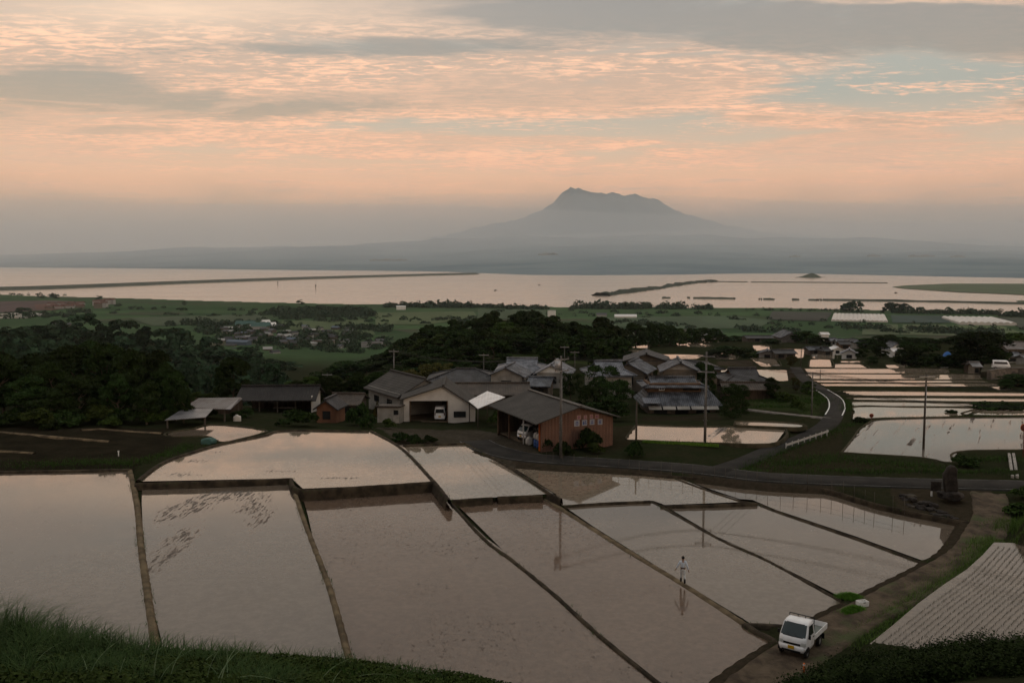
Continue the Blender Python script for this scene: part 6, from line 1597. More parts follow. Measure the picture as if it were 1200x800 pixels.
def kei_truck(label, loc, rz):
    root = thing('truck', label, 'truck', loc, rz)
    mb, rings = cab_shell(); cab = mb.build('cab', CARP, root)
    def front(z, fx, off=0.006):         # point on the cab front at a height and a fraction of the width
        zs = [r_[0][2] for r_ in rings]; i = max(0, min(len(zs) - 2, next((k for k in range(len(zs) - 1) if zs[k + 1] >= z), len(zs) - 2)))
        f = (z - zs[i]) / (zs[i + 1] - zs[i]); hw = rings[i][6][0] * (1 - f) + rings[i + 1][6][0] * f
        def yy(r_):
            xs = [(abs(p[0]) / r_[6][0], p[1]) for p in r_[3:7]]
            return float(np.interp(abs(fx), [a for a, _ in xs], [b_ for _, b_ in xs]))
        y = yy(rings[i]) * (1 - f) + yy(rings[i + 1]) * f
        return Vector((fx * hw, y - off, z))
    def patch(z0, z1, f0, f1, off, nx=8, nz=5, f0t=None, f1t=None):
        q = MB(); vs = []
        for a in range(nz + 1):
            s = a / nz; z = z0 + (z1 - z0) * s; l0 = f0 + ((f0t if f0t is not None else f0) - f0) * s; l1 = f1 + ((f1t if f1t is not None else f1) - f1) * s
            for b_ in range(nx + 1): vs.append(front(z, l0 + (l1 - l0) * b_ / nx, off))
        m_ = (nz + 1) * (nx + 1)
        vs2 = [v + Vector((0, 0.012, 0)) for v in vs]
        fs = [(a * (nx + 1) + b_, a * (nx + 1) + b_ + 1, (a + 1) * (nx + 1) + b_ + 1, (a + 1) * (nx + 1) + b_) for a in range(nz) for b_ in range(nx)]
        return q.add(vs, fs, True)
    patch(1.075, 1.665, -0.955, 0.955, 0.006).build('windscreen_seal', BLACK, root, fix=False)
    patch(1.105, 1.64, -0.92, 0.92, 0.012).build('windscreen', WSH, root, fix=False)
    patch(0.69, 0.80, -0.62, 0.62, 0.010).build('grille', BLACK, root, fix=False)
    patch(0.70, 0.86, -0.97, -0.66, 0.012).build('headlight', LAMP, root, fix=False); patch(0.70, 0.86, 0.66, 0.97, 0.012).build('headlight', LAMP, root, fix=False)
    patch(0.45, 0.53, -0.95, -0.72, 0.012).build('indicator', AMBER, root, fix=False); patch(0.45, 0.53, 0.72, 0.95, 0.012).build('indicator', AMBER, root, fix=False)
    # bumper: a swelling across the whole front, with the plate on it
    bm_ = MB(); vs = []
    for z, off in ((0.33, 0.0), (0.36, 0.05), (0.47, 0.065), (0.60, 0.06), (0.645, 0.0)):
        for b_ in range(13): vs.append(front(max(z, 0.43), -0.995 + 1.99 * b_ / 12, off) + Vector((0, 0, z - max(z, 0.43))))
    bm_.add(vs, [(a * 13 + b_, a * 13 + b_ + 1, (a + 1) * 13 + b_ + 1, (a + 1) * 13 + b_) for a in range(4) for b_ in range(12)], True); bm_.build('bumper', CARP, root, fix=False)
    MB().box((0, -1.795, 0.585), (0.33, 0.02, 0.165)).build('licence_plate', YELLOW, root)
    MB().box((0, -1.765, 0.385), (1.0, 0.03, 0.09)).build('air_intake', BLACK, root)
    for s in (-1, 1):
        def side(y, z, off): 
            hw = float(np.interp(z, [r_[7][2] for r_ in rings], [r_[7][0] for r_ in rings])); return Vector((s * (hw + off), y, z))
        dv = [side(y, z, 0.006) for y, z in ((-1.36, 0.52), (-0.42, 0.52), (-0.42, 1.05), (-0.43, 1.66), (-1.06, 1.66), (-1.42, 1.07))]
        q = MB().add(dv + [v - Vector((s * 0.02, 0, 0)) for v in dv], [tuple(range(6)), tuple(reversed(range(6, 12)))] + [(i, (i + 1) % 6, 6 + (i + 1) % 6, 6 + i) for i in range(6)])
        door = q.build('door', CARP, root)
        MB().add([side(y, z, 0.012) for y, z in ((-1.30, 1.10), (-0.50, 1.10), (-0.51, 1.58), (-1.05, 1.58))], [(0, 1, 2, 3)]).build('side_window', GLASS, door, fix=False)
        h_ = side(-0.56, 0.94, 0.02); MB().box(h_, (0.03, 0.14, 0.035)).build('door_handle', BLACK, door)
        m_ = side(-1.36, 1.14, 0.11); MB().box(m_, (0.1, 0.06, 0.2)).cyl(m_, side(-1.36, 1.06, 0.0), 0.015).build('wing_mirror', BLACK, root)
        MB().prism([(-1.36 + 0.31 * math.cos(a), 0.3 + 0.31 * math.sin(a)) for a in np.linspace(0, PI, 12)], s * 0.62, s * 0.742, 'x').build('wheel_arch', BLACK, root)
        wheel(root, s * 0.655, -1.30); wheel(root, s * 0.655, 0.60)
        g_ = MB(); g_.box((s * 0.725, 0.70, 0.79), (0.025, 1.94, 0.29))
        for y in np.linspace(-0.1, 1.5, 5): g_.box((s * 0.742, y, 0.79), (0.012, 0.05, 0.27))
        g_.build('side_gate', CARP, root, 0.004)
        MB().box((s * 0.60, 1.2, 0.36), (0.3, 0.02, 0.3)).build('mud_flap', BLACK, root)
    MB().box((0, 0.70, 0.645), (1.44, 1.96, 0.05)).build('bed_floor', BEDM, root)
    MB().box((0, 1.675, 0.79), (1.42, 0.025, 0.29)).build('tailgate', CARP, root); MB().box((0, -0.275, 0.86), (1.42, 0.025, 0.42)).build('headboard', CARP, root)
    MB().box((0, 0.1, 0.45), (0.8, 3.0, 0.16)).box((0, 0.7, 0.57), (1.2, 1.8, 0.1)).build('chassis', BLACK, root)
    gf = MB()
    for z in (1.82, 1.5): gf.cyl((-0.66, -0.27, z), (0.66, -0.27, z), 0.025, 0.025, 8)
    for x in (-0.66, -0.2, 0.2, 0.66): gf.cyl((x, -0.27, 0.68), (x, -0.27, 1.82), 0.022, 0.022, 8)
    gf.build('guard_frame', BLACK, root)
    wp = MB()
    for x in (-0.1, 0.42): wp.cyl(front(1.1, x, 0.02), front(1.24, x - 0.45, 0.03), 0.01, 0.008, 5)
    wp.cyl(front(1.1, -0.1, 0.02), front(1.1, 0.42, 0.02), 0.008, 0.008, 5)
    wp.build('wiper', BLACK, root)
    MB().box((0, -0.9, 1.0), (1.1, 0.5, 0.5)).build('seat', BLACK, root)
    return root
A_t, B_t = P(911, 765, 79.25), P(945, 772.5, 79.25); C_t = P(968, 750, 79.25)
fwd = (B_t - C_t).normalized(); rz = math.atan2(fwd.y, fwd.x) + PI / 2
mid = (A_t + B_t) / 2 - fwd * 1.62
truck = kei_truck('small white flatbed truck with a yellow plate parked on the dirt track', (mid.x, mid.y, 79.24), rz)
# the pale truck standing inside the open side of the orange shed
def in_shed(x, y): return Vector((A_.x + math.cos(yaw) * x - math.sin(yaw) * y, A_.y + math.sin(yaw) * x + math.cos(yaw) * y, 79.52))
tr2 = kei_truck('pale little truck parked under the open side of the orange shed', in_shed(2.1, 7.0), yaw - R(70))
# ---- van in the garage and van on the terrace
def van(label, loc, rz, L=3.4, W=1.48, H=1.85):
    root = thing('van', label, 'van', loc, rz)
    sec = [(-L / 2 + .05, .30, .9), (-L / 2, .5, 1), (-L / 2 + .02, .8, 1), (-L / 2 + .12, 1.02, .99), (-L / 2 + .42, H - .18, .88), (-L / 2 + .6, H - .03, .82), (-L / 2 + .8, H, .7)]
    mb = MB(); rings = []
    for i, (y0, z, k_) in enumerate(sec):
        y1 = L / 2 - (0.02 if z < 1 else 0.05 + 0.1 * (z - 1)); hw = W / 2 * k_; c = 0.1
        rings += [[(-hw + c, y0, z), (hw - c, y0, z), (hw, y0 + c, z), (hw, y1 - c, z), (hw - c, y1, z), (-hw + c, y1, z), (-hw, y1 - c, z), (-hw, y0 + c, z)]]
    vs = [p for r_ in rings for p in r_]; n = 8
    mb.add(vs, [(i * n + j, i * n + (j + 1) % n, (i + 1) * n + (j + 1) % n, (i + 1) * n + j) for i in range(len(rings) - 1) for j in range(n)] + [tuple(reversed(range(n))), tuple(range(len(vs) - n, len(vs)))], True)
    mb.build('body', CARP, root)
    yb = lambda z: L / 2 - (0.05 + 0.1 * (z - 1)) + 0.008
    MB().add([(-W * .4, yb(1.08), 1.08), (W * .4, yb(1.08), 1.08), (W * .36, yb(H - .25) - .0, H - .25), (-W * .36, yb(H - .25), H - .25)], [(0, 1, 2, 3)]).build('rear_window', GLASS, root, fix=False)
    MB().add([(-W * .42, -L / 2 + .118, 1.07), (W * .42, -L / 2 + .118, 1.07), (W * .37, -L / 2 + .36, H - .25), (-W * .37, -L / 2 + .36, H - .25)], [(0, 1, 2, 3)]).build('windscreen', GLASS, root, fix=False)
    for s in (-1, 1):
        MB().add([(s * W * .497, -L / 2 + .5, 1.1), (s * W * .497, L / 2 - .3, 1.1), (s * W * .45, L / 2 - .34, H - .28), (s * W * .45, -L / 2 + .66, H - .28)], [(0, 1, 2, 3)]).build('side_window', GLASS, root, fix=False)
        wheel(root, s * (W / 2 - .07), -L / 2 + .62); wheel(root, s * (W / 2 - .07), L / 2 - .62)
        MB().box((s * W * .42, L / 2 - 0.01, .95), (.12, .04, .32)).build('tail_light', REDD, root); MB().box((s * W * .38, -L / 2 - 0.005, .74), (.24, .04, .16)).build('headlight', LAMP, root)
    MB().box((0, L / 2 + .01, .62), (.33, .02, .16)).build('licence_plate', YELLOW, root); MB().box((0, L / 2 + .01, .42), (W * .9, .06, .18)).build('bumper', CARP, root)
    return root
gv = at(516.5, 124.5); van('white van standing inside the dark garage', (gv.x, gv.y, gv.z + 0.06), R(180))
gv = P(1181, 429.3, zt + 0.05); van('white van parked on the terrace above the stone wall', (gv.x, 195, zt - 0.8), R(70))

# ---------------------------------------------------------------- things under the shed roof and around the fields
def drum(label, loc, m=BLUE):
    mb = MB(); r_ = 0.29; prof_ = [(0, 0), (r_, 0), (r_, .28), (r_ + .015, .3), (r_, .32), (r_, .58), (r_ + .015, .6), (r_, .62), (r_, .88), (0, .88)]
    n = 18; vs = [(math.cos(2 * PI * i / n) * a, math.sin(2 * PI * i / n) * a, z) for i in range(n) for a, z in prof_]; k_ = len(prof_)
    mb.add(vs, [(i * k_ + j, ((i + 1) % n) * k_ + j, ((i + 1) % n) * k_ + j + 1, i * k_ + j + 1) for i in range(n) for j in range(k_ - 1)], True)
    root = thing('drum', label, 'drum', loc); mb.build('barrel', m, root); MB().cyl((.12, 0, .88), (.12, 0, .92), .05, .05, 10).build('bung', BLACK, root); return root
def sack(label, loc, s=1.0, rz=0.0):
    o_ = rock('sack', loc, (0.34 * s, 0.22 * s, 0.42 * s), PLASTER, 77, None, 3); o_.rotation_euler = (0, 0, rz); return tag(o_, label, 'sack')
drum('blue drum nearest the orange corner under the shed roof', in_shed(0.5, 1.6)); drum('second blue drum behind the nearest one under the shed roof', in_shed(0.55, 2.4))
drum('third blue drum, deepest under the shed roof', in_shed(1.0, 3.1))
sack('white sack standing on the nearest blue drum', in_shed(0.5, 1.6) + Vector((0, 0, 1.27)), 0.9); sack('white sack standing on the second blue drum', in_shed(0.55, 2.4) + Vector((0, 0, 1.27)), 0.9, 0.6)
sack('tall white sack on the ground between drums and pale truck', in_shed(0.4, 3.9) + Vector((0, 0, 0.45)), 1.15, 0.3)
# seedling trays, box
def seedling_pile(label, c, dx_, dy_, rz, seed):
    root = thing('seedling_tray', label, 'seedling tray', c, rz)
    MB().box((0, 0, 0.04), (dx_ * .9, dy_ * .85, 0.12)).build('tray', BLACK, root, 0.02)
    r_ = np.random.default_rng(seed); n = 3200; p = np.stack([r_.normal(size=n) * dx_ * .3, r_.normal(size=n) * dy_ * .28, np.full(n, 0.06)], -1); p[:, 2] += 0.16 * np.exp(-(p[:, 0] / dx_ * 2) ** 2 - (p[:, 1] / dy_ * 2) ** 2)
    o_ = blades('seedlings', p, 0.26, 0.022, '', SEEDLING, 0.4, 2, None, seed); o_.parent = root
    for k_ in list(o_.keys()): del o_[k_]
    return root
q = P(996.5, 702.5, 79.0); seedling_pile('bright green trays of rice seedlings at the end of the long bund', q, 1.1, 0.6, R(-25), 3)
q = P(999.5, 718, 79.05); seedling_pile('bright green trays of rice seedlings nearer the truck', q, 1.15, 0.55, R(20), 4)
q = P(1010.5, 709.5, 79.15); root = thing('crate', 'white plastic crate between the two bright seedling trays', 'crate', q, R(15))
cb = MB()
for x in (-.3, .3): cb.box((x, 0, .16), (.03, .42, .3))
for y in (-.2, .2): cb.box((0, y, .16), (.6, .03, .3))
cb.box((0, 0, .02), (.6, .4, .03)); cb.build('box', WHITE, root); MB().box((0, -.22, .27), (.16, .02, .04)).build('handle', BLACK, root)
q = P(942, 786, 79.4); root = thing('marker_post', 'small orange marker post in the grass beside the track', 'post', q)
MB().cyl((0, 0, -.2), (0, 0, .42), .05, .045, 10).build('shaft', ORANGE, root); MB().cyl((0, 0, .30), (0, 0, .36), .054, .054, 10).build('reflector', WHITE, root)
g = G(244, 519.5); o = rock('tarpaulin', (g.x, g.y, g.z + 0.2), (0.75, 0.5, 0.42), TEAL, 15); tag(o, 'small teal cover lying on the bank at the corner of the top paddy', 'tarpaulin')
sack('pale sack lying on the bank before the dark open barn', G(278, 493.5) + Vector((0, 0, .3)), 1.3, 0.4)
g = G(139, 534.5); root = thing('marker_post', 'short white marker post on the weedy bank by the mud plots', 'post', g)
MB().cyl((0, 0, -.2), (0, 0, .5), .05, .05, 8).build('shaft', WHITE, root); MB().box((0, 0, .5), (.16, .05, .14)).build('plate', WHITE, root)
for px, py, lab in [(325.5, 334, 'dark channel marker post standing in the bay nearer the causeway'), (370, 338, 'dark channel marker post standing in the bay nearer the shore')]:
    g = P(px, py, 0); root = thing('channel_marker', lab, 'marker', g)
    MB().cyl((0, 0, -2), (0, 0, 8), 1.3, 1.0, 8).build('pile', POLEW, root); MB().cyl((0, 0, 8), (0, 0, 12), 2.4, 1.6, 8).build('beacon', POLEW, root)
for px, py, lab in [(632, 334, 'tiny boat alone in the middle of the bay'), (581, 340.5, 'tiny boat in the bay nearer the plain'), (1050, 343.5, 'tiny boat before the marsh flat at the right')]:
    g = P(px, py, 0); root = thing('boat', lab, 'boat', (g.x, g.y, 0), R(20))
    mb = MB(); mb.add([(-6, 0, .2), (-5, -1.4, 1.4), (5, -1.5, 1.4), (7.5, 0, 2.0), (5, 1.5, 1.4), (-5, 1.4, 1.4), (0, 0, -.5)], [(0, 1, 6), (1, 2, 6), (2, 3, 6), (3, 4, 6), (4, 5, 6), (5, 0, 6), (0, 5, 4, 3, 2, 1)])
    mb.build('hull', POLEW, root); MB().box((-1, 0, 2.2), (3, 1.8, 2.0)).build('cabin', POLEW, root)

# ---------------------------------------------------------------- the person on the bund
def skin(name, pts, edges, rad, m, parent, sub=2):
    me = bpy.data.meshes.new(name); me.from_pydata(pts, edges, []); o_ = bpy.data.objects.new(name, me); link(o_)
    sk = o_.modifiers.new('skin', 'SKIN'); sk.use_smooth_shade = True
    for i, v in enumerate(me.skin_vertices[0].data):
        r_ = rad[i]; v.radius = r_ if hasattr(r_, '__len__') else (r_, r_); v.use_root = (i == 0)
    sb = o_.modifiers.new('sub', 'SUBSURF'); sb.levels = sub; sb.render_levels = sub
    dg = bpy.context.evaluated_depsgraph_get(); nm = bpy.data.meshes.new_from_object(o_.evaluated_get(dg))
    bpy.data.objects.remove(o_); nm.name = name; nm.materials.clear(); nm.materials.append(m)
    for p_ in nm.polygons: p_.use_smooth = True
    return nm
SKINM = mat('skin', (0.27, 0.16, 0.11), None, rough=0.6); HAIRM = mat('hair', (0.01, 0.009, 0.008), None, rough=0.6)
SHIRT = mat('pale_shirt', (0.55, 0.6, 0.66), (0.46, 0.52, 0.6), 9, 0.85); TROUS = mat('pale_trousers', (0.62, 0.64, 0.64), (0.5, 0.52, 0.52), 9, 0.85); BOOT = mat('rubber_boot', (0.012, 0.012, 0.013), None, rough=0.4)
pg = P(800, 683.0, 79.12)
man = thing('person', 'person in a pale blue shirt and white trousers walking along the bund', 'person', (pg.x, pg.y, 79.13), R(-14))
# joints (x right, y away from the viewer): seen from behind, left foot leading, arms a little out
J = dict(pel=(0, 0, .93), spi=(0, .01, 1.12), che=(0, .03, 1.32), nek=(0, .035, 1.46), hd0=(0, .045, 1.56), hd1=(0, .06, 1.66),
  shl=(-.18, .03, 1.39), ell=(-.31, -.02, 1.13), wrl=(-.43, .03, .90), shr=(.18, .03, 1.39), elr=(.28, -.04, 1.11), wrr=(.35, .0, .86),
  hpl=(-.09, 0, .90), knl=(-.11, .14, .50), anl=(-.12, .09, .09), tol=(-.12, .25, .035), hpr=(.09, 0, .90), knr=(.12, -.02, .49), anr=(.14, -.20, .10), tor=(.14, -.06, .03))
def chain(names, rads, extra=None):
    idx_ = {n_: i for i, n_ in enumerate(names)}; return [J[n_] for n_ in names], [rads[n_] for n_ in names], idx_
full = ['pel', 'spi', 'che', 'nek', 'hd0', 'hd1', 'shl', 'ell', 'wrl', 'shr', 'elr', 'wrr', 'hpl', 'knl', 'anl', 'tol', 'hpr', 'knr', 'anr', 'tor']
rb = dict(pel=(.13, .10), spi=(.125, .09), che=(.14, .10), nek=.055, hd0=.082, hd1=.088, shl=.06, ell=.042, wrl=.03, shr=.06, elr=.042, wrr=.03, hpl=.085, knl=.058, anl=.04, tol=.035, hpr=.085, knr=.058, anr=.04, tor=.035)
pts, rad, ix = chain(full, rb)
ed = [('pel', 'spi'), ('spi', 'che'), ('che', 'nek'), ('nek', 'hd0'), ('hd0', 'hd1'), ('che', 'shl'), ('shl', 'ell'), ('ell', 'wrl'), ('che', 'shr'), ('shr', 'elr'), ('elr', 'wrr'), ('pel', 'hpl'), ('hpl', 'knl'), ('knl', 'anl'), ('anl', 'tol'), ('pel', 'hpr'), ('hpr', 'knr'), ('knr', 'anr'), ('anr', 'tor')]
nm = skin('body', pts, [(ix[a], ix[b_]) for a, b_ in ed], rad, SKINM, man)
bm = bmesh.new(); bm.from_mesh(nm)
hb = MB()
for sgn, wr, el in ((-1, 'wrl', 'ell'), (1, 'wrr', 'elr')):
    w_ = Vector(J[wr]); d = (w_ - Vector(J[el])).normalized(); sdv = d.cross(Vector((sgn * 1.0, 0, 0.15))).normalized(); pn = sdv.cross(d)
    hb.tube([w_ - d * .02, w_ + d * .04, w_ + d * .085], [.026, .036, .032], 8)
    for i, (o_, L) in enumerate(((-.030, .066), (-.010, .076), (.010, .071), (.029, .055))):
        b0 = w_ + d * .08 + sdv * o_; hb.tube([b0 - d * .02, b0 + d * L * .5 + pn * .008, b0 + d * L * .85 + pn * .03], [.0095, .0085, .007], 6)
    b0 = w_ + d * .035 + sdv * -.03; hb.tube([b0, b0 + d * .03 - sdv * .03, b0 + d * .06 - sdv * .035], [.012, .010, .008], 6)
# nose and ears on the head
hb.tube([(0, .135, 1.655), (0, .158, 1.62), (0, .14, 1.61)], [.008, .014, .01], 6)
for s in (-1, 1): hb.tube([(s * .083, .04, 1.66), (s * .094, .03, 1.635), (s * .083, .04, 1.605)], [.01, .014, .008], 6)
tmp = bpy.data.meshes.new('tmp'); tmp.from_pydata(hb.v, [], hb.f); bm.from_mesh(tmp); bm.to_mesh(nm); bm.free(); bpy.data.meshes.remove(tmp)
for p_ in nm.polygons: p_.use_smooth = True
link(bpy.data.objects.new('body', nm), man)
# eyes and mouth as small features of the face (it looks away from the viewer)
for s in (-1, 1): MB().tube([(s * .035 - .012, .138, 1.665), (s * .035, .145, 1.665), (s * .035 + .012, .138, 1.665)], [.005, .009, .005], 6).build('eye', HAIRM, man)
MB().tube([(-.025, .135, 1.575), (0, .145, 1.572), (.025, .135, 1.575)], [.004, .006, .004], 6).build('mouth', REDD, man)
# hair: a cap over the back and top of the head
hp_ = MB(); n = 16
for i in range(9):
    th = i / 8 * R(112)
    for j in range(n):
        a = 2 * PI * j / n; k_ = 1.0 if math.sin(a) < 0.3 else 0.72
        t_ = th * k_; hp_.v.append((.1 * math.sin(t_) * math.cos(a), .045 + .108 * math.sin(t_) * math.sin(a), 1.645 + .118 * math.cos(t_)))
for i in range(8):
    for j in range(n): hp_.f.append([i * n + j, i * n + (j + 1) % n, (i + 1) * n + (j + 1) % n, (i + 1) * n + j]); hp_.m.append(0); hp_.sm.append(True)
hp_.build('hair', HAIRM, man)
def cloth(name, names, rads, edges, m):
    p_, r_, i_ = chain(names, rads); link(bpy.data.objects.new(name, skin(name, p_, [(i_[a], i_[b_]) for a, b_ in edges], r_, m, man)), man)
J.update(wl2=(-.415, .02, .935), wr2=(.342, -.005, .90), col=(0, .035, 1.44), hem=(0, 0, .98), al2=(-.122, .11, .30), ar2=(.135, -.14, .30), wst=(0, .0, 1.0))
cloth('shirt', ['hem', 'spi', 'che', 'col', 'shl', 'ell', 'wl2', 'shr', 'elr', 'wr2'], dict(hem=(.158, .125), spi=(.15, .115), che=(.165, .125), col=.075, shl=.078, ell=.058, wl2=.046, shr=.078, elr=.058, wr2=.046),
      [('hem', 'spi'), ('spi', 'che'), ('che', 'col'), ('che', 'shl'), ('shl', 'ell'), ('ell', 'wl2'), ('che', 'shr'), ('shr', 'elr'), ('elr', 'wr2')], SHIRT)
cloth('trousers', ['wst', 'pel', 'hpl', 'knl', 'al2', 'hpr', 'knr', 'ar2'], dict(wst=(.148, .118), pel=(.155, .122), hpl=.108, knl=.08, al2=.07, hpr=.108, knr=.08, ar2=.07),
      [('wst', 'pel'), ('pel', 'hpl'), ('hpl', 'knl'), ('knl', 'al2'), ('pel', 'hpr'), ('hpr', 'knr'), ('knr', 'ar2')], TROUS)
J.update(bl=(-.12, .105, .33), br=(.134, -.135, .33))
for a, b_, c_ in (('bl', 'anl', 'tol'), ('br', 'anr', 'tor')):
    cloth('boot', [a, b_, c_], {a: .075, b_: .062, c_: .05}, [(a, b_), (b_, c_)], BOOT)
n = 20; bl = MB()
for z in (.985, 1.025):
    for i in range(n): bl.v.append((.172 * math.cos(2 * PI * i / n), .005 + .138 * math.sin(2 * PI * i / n), z))
for i in range(n): bl.f.append([i, (i + 1) % n, n + (i + 1) % n, n + i]); bl.m.append(0); bl.sm.append(True)
bl.build('belt', BOOT, man)
# ---------------------------------------------------------------- sky, sun, haze, camera
W = bpy.data.worlds.new('World'); S.world = W; W.use_nodes = True
t = NT(W.node_tree); t.n.clear()
out = t.new('ShaderNodeOutputWorld')
gen = t.new('ShaderNodeTexCoord').outputs['Generated']
nrm = t.new('ShaderNodeVectorMath', operation='NORMALIZE'); t.con(gen, nrm.inputs[0])
sx = t.new('ShaderNodeSeparateXYZ'); t.con(nrm.outputs[0], sx.inputs[0])
dx, dy, dz = sx.outputs
up = t.math('MAXIMUM', dz, 0.0)
inv = t.math('DIVIDE', 1.0, t.math('ADD', up, 0.035))
cx_ = t.new('ShaderNodeCombineXYZ'); t.con(t.math('MULTIPLY', dx, inv), cx_.inputs[0]); t.con(t.math('MULTIPLY', dy, inv), cx_.inputs[1])
cl = cx_.outputs[0]                        # the cloud deck: a flat layer seen in perspective
clear = t.ramp(dz, [(0.0, (0.34, 0.275, 0.225)), (0.02, (0.44, 0.33, 0.255)), (0.045, (1.0, 0.50, 0.285)), (0.075, (1.05, 0.51, 0.285)), (0.11, (0.70, 0.48, 0.335)),
                    (0.16, (0.36, 0.36, 0.315)), (0.24, (0.36, 0.36, 0.335)), (0.34, (0.40, 0.335, 0.275)), (0.55, (0.58, 0.52, 0.45)), (1.0, (0.66, 0.63, 0.59))])
nish = t.new('ShaderNodeTexSky', sky_type='NISHITA'); nish.sun_disc = False
SUN_EL, SUN_AZ = 3.0, 140.0                # degrees; azimuth clockwise from the view direction
nish.sun_elevation = R(SUN_EL); nish.sun_rotation = R(SUN_AZ); nish.altitude = 100; nish.dust_density = 3.0
def blob(a0, wa, z0, wz):
    ga = t.math('MULTIPLY', t.math('SUBTRACT', az, a0), 1 / wa); gb = t.math('MULTIPLY', t.math('SUBTRACT', ve, z0), 1 / wz)
    return t.math('POWER', 2.718, t.math('MULTIPLY', t.math('ADD', t.math('MULTIPLY', ga, ga), t.math('MULTIPLY', gb, gb)), -1.0))
az = t.math('DIVIDE', dx, t.math('MAXIMUM', dy, 0.2)); ve = t.math('DIVIDE', dz, t.math('MAXIMUM', dy, 0.2))
big = t.noise(cl, 0.6, 4, 0.55, 0.4)
st1 = t.new('ShaderNodeMapping'); st1.inputs['Rotation'].default_value = (0, 0, R(-10)); st1.inputs['Scale'].default_value = (0.62, 1.15, 1); st1.inputs['Location'].default_value = (3.1, 1.7, 0); t.con(cl, st1.inputs[0])
mid = t.noise(st1.outputs[0], 1.7, 7, 0.62, 0.6)
fine = t.noise(st1.outputs[0], 16.0, 7, 0.68, 0.5)
gap = blob(0.47, 0.15, 0.172, 0.035)                    # the open patch at the right
gap2 = blob(0.05, 0.22, 0.135, 0.012)                   # a clear lane above the mountain
low = t.step(dz, 0.125, 0.07)
veil = t.math('ADD', t.math('MULTIPLY', big, 0.8), t.math('MULTIPLY', mid, 0.7))
veil = t.math('SUBTRACT', veil, t.math('ADD', t.math('MULTIPLY', gap, 0.42), t.math('ADD', t.math('MULTIPLY', gap2, 0.3), t.math('MULTIPLY', low, 0.22))))
cover = t.step(veil, 0.50, 0.72)
def total(*bs):
    r_ = 0.0
    for b_, k in bs: r_ = t.math('ADD', r_, t.math('MULTIPLY', b_, k))
    return r_
dark = total((blob(0.12, 0.15, 0.262, 0.026), 0.42), (blob(0.42, 0.24, 0.235, 0.026), 0.45), (blob(-0.48, 0.1, 0.178, 0.020), 0.36), (blob(-0.12, 0.16, 0.216, 0.010), 0.3), (blob(-0.3, 0.14, 0.155, 0.010), 0.25))
dark = t.math('MULTIPLY', dark, t.math('ADD', -0.1, t.math('MULTIPLY', mid, 2.2)))
light = total((blob(-0.36, 0.2, 0.257, 0.022), 0.3), (blob(0.42, 0.14, 0.268, 0.007), 0.4))
core = t.step(t.math('SUBTRACT', t.math('ADD', t.math('ADD', t.math('MULTIPLY', big, 0.35), t.math('MULTIPLY', mid, 0.65)), dark), light), 0.50, 0.70)
litv = t.math('ADD', t.math('MULTIPLY', fine, 0.75), t.math('MULTIPLY', mid, 0.6))
lit = t.math('MULTIPLY', t.step(litv, 0.60, 0.80), t.math('SUBTRACT', 1.0, t.math('MULTIPLY', t.step(dz, 0.2, 0.25), 0.55)))
patchy = t.step(t.noise(st1.outputs[0], 0.75, 3, 0.5, 0.3), 0.40, 0.58)
lit = t.math('MULTIPLY', t.math('MULTIPLY', lit, t.math('ADD', 0.3, t.math('MULTIPLY', patchy, 0.7))), t.math('SUBTRACT', 1.0, t.math('MULTIPLY', dark, 1.5), True))
litcol = t.ramp(dz, [(0.0, (0.9, 0.52, 0.34)), (0.07, (1.38, 0.60, 0.33)), (0.13, (1.42, 0.66, 0.37)), (0.2, (1.22, 0.66, 0.39)), (0.27, (0.80, 0.60, 0.45)), (0.34, (0.54, 0.43, 0.335)), (0.55, (0.70, 0.61, 0.51)), (1.0, (0.72, 0.69, 0.64))])
grey = t.ramp(dz, [(0.0, (0.6, 0.42, 0.3)), (0.08, (0.66, 0.42, 0.30)), (0.14, (0.38, 0.265, 0.19)), (0.19, (0.275, 0.232, 0.2)), (0.26, (0.245, 0.216, 0.203)), (0.34, (0.34, 0.28, 0.235)), (0.55, (0.54, 0.48, 0.425)), (1.0, (0.63, 0.60, 0.57))])
soft = t.mix(0.30, grey, litcol)
cloud = t.mix(t.math('MULTIPLY', lit, t.math('SUBTRACT', 1.0, t.math('MULTIPLY', core, 0.9))), t.mix(core, soft, grey), litcol)
skyc = t.mix(t.math('MULTIPLY', cover, 0.95), clear, cloud)
skyc = t.mix(t.math('MULTIPLY', blob(-0.36, 0.2, 0.255, 0.024), t.math('ADD', 0.2, t.math('MULTIPLY', mid, 0.9))), skyc, (1.0, 0.68, 0.46))
thin = t.math('MULTIPLY', t.step(litv, 0.68, 0.86), t.math('MULTIPLY', t.step(veil, 0.22, 0.5), t.math('SUBTRACT', 1.0, cover)))
skyc = t.mix(t.math('MULTIPLY', thin, 0.75), skyc, litcol)
# far cloud bank on the horizon
bump = t.new('ShaderNodeMapping'); bump.inputs['Scale'].default_value = (6, 6, 14); t.con(nrm.outputs[0], bump.inputs[0])
edge = t.math('ADD', dz, t.math('MULTIPLY', t.math('SUBTRACT', t.noise(bump.outputs[0], 1.3, 7, 0.62), 0.5), 0.05))
bank = t.step(edge, 0.086, 0.026)
skyc = t.mix(t.math('MULTIPLY', bank, 0.85), skyc, (0.27, 0.215, 0.175))
add = t.mix(1.0, skyc, t.mix(1.0, nish.outputs[0], (0.05, 0.05, 0.05), 'MULTIPLY'), 'ADD')
behind = t.step(dy, -0.25, 0.25)               # the deck is thick and dull over the hill behind the viewer
add = t.mix(behind, t.mix(1.0, add, (0.60, 0.63, 0.68), 'MULTIPLY'), add)
bg = t.new('ShaderNodeBackground'); t.con(add, bg.inputs[0]); bg.inputs[1].default_value = 1.0
t.con(bg.outputs[0], out.inputs[0])

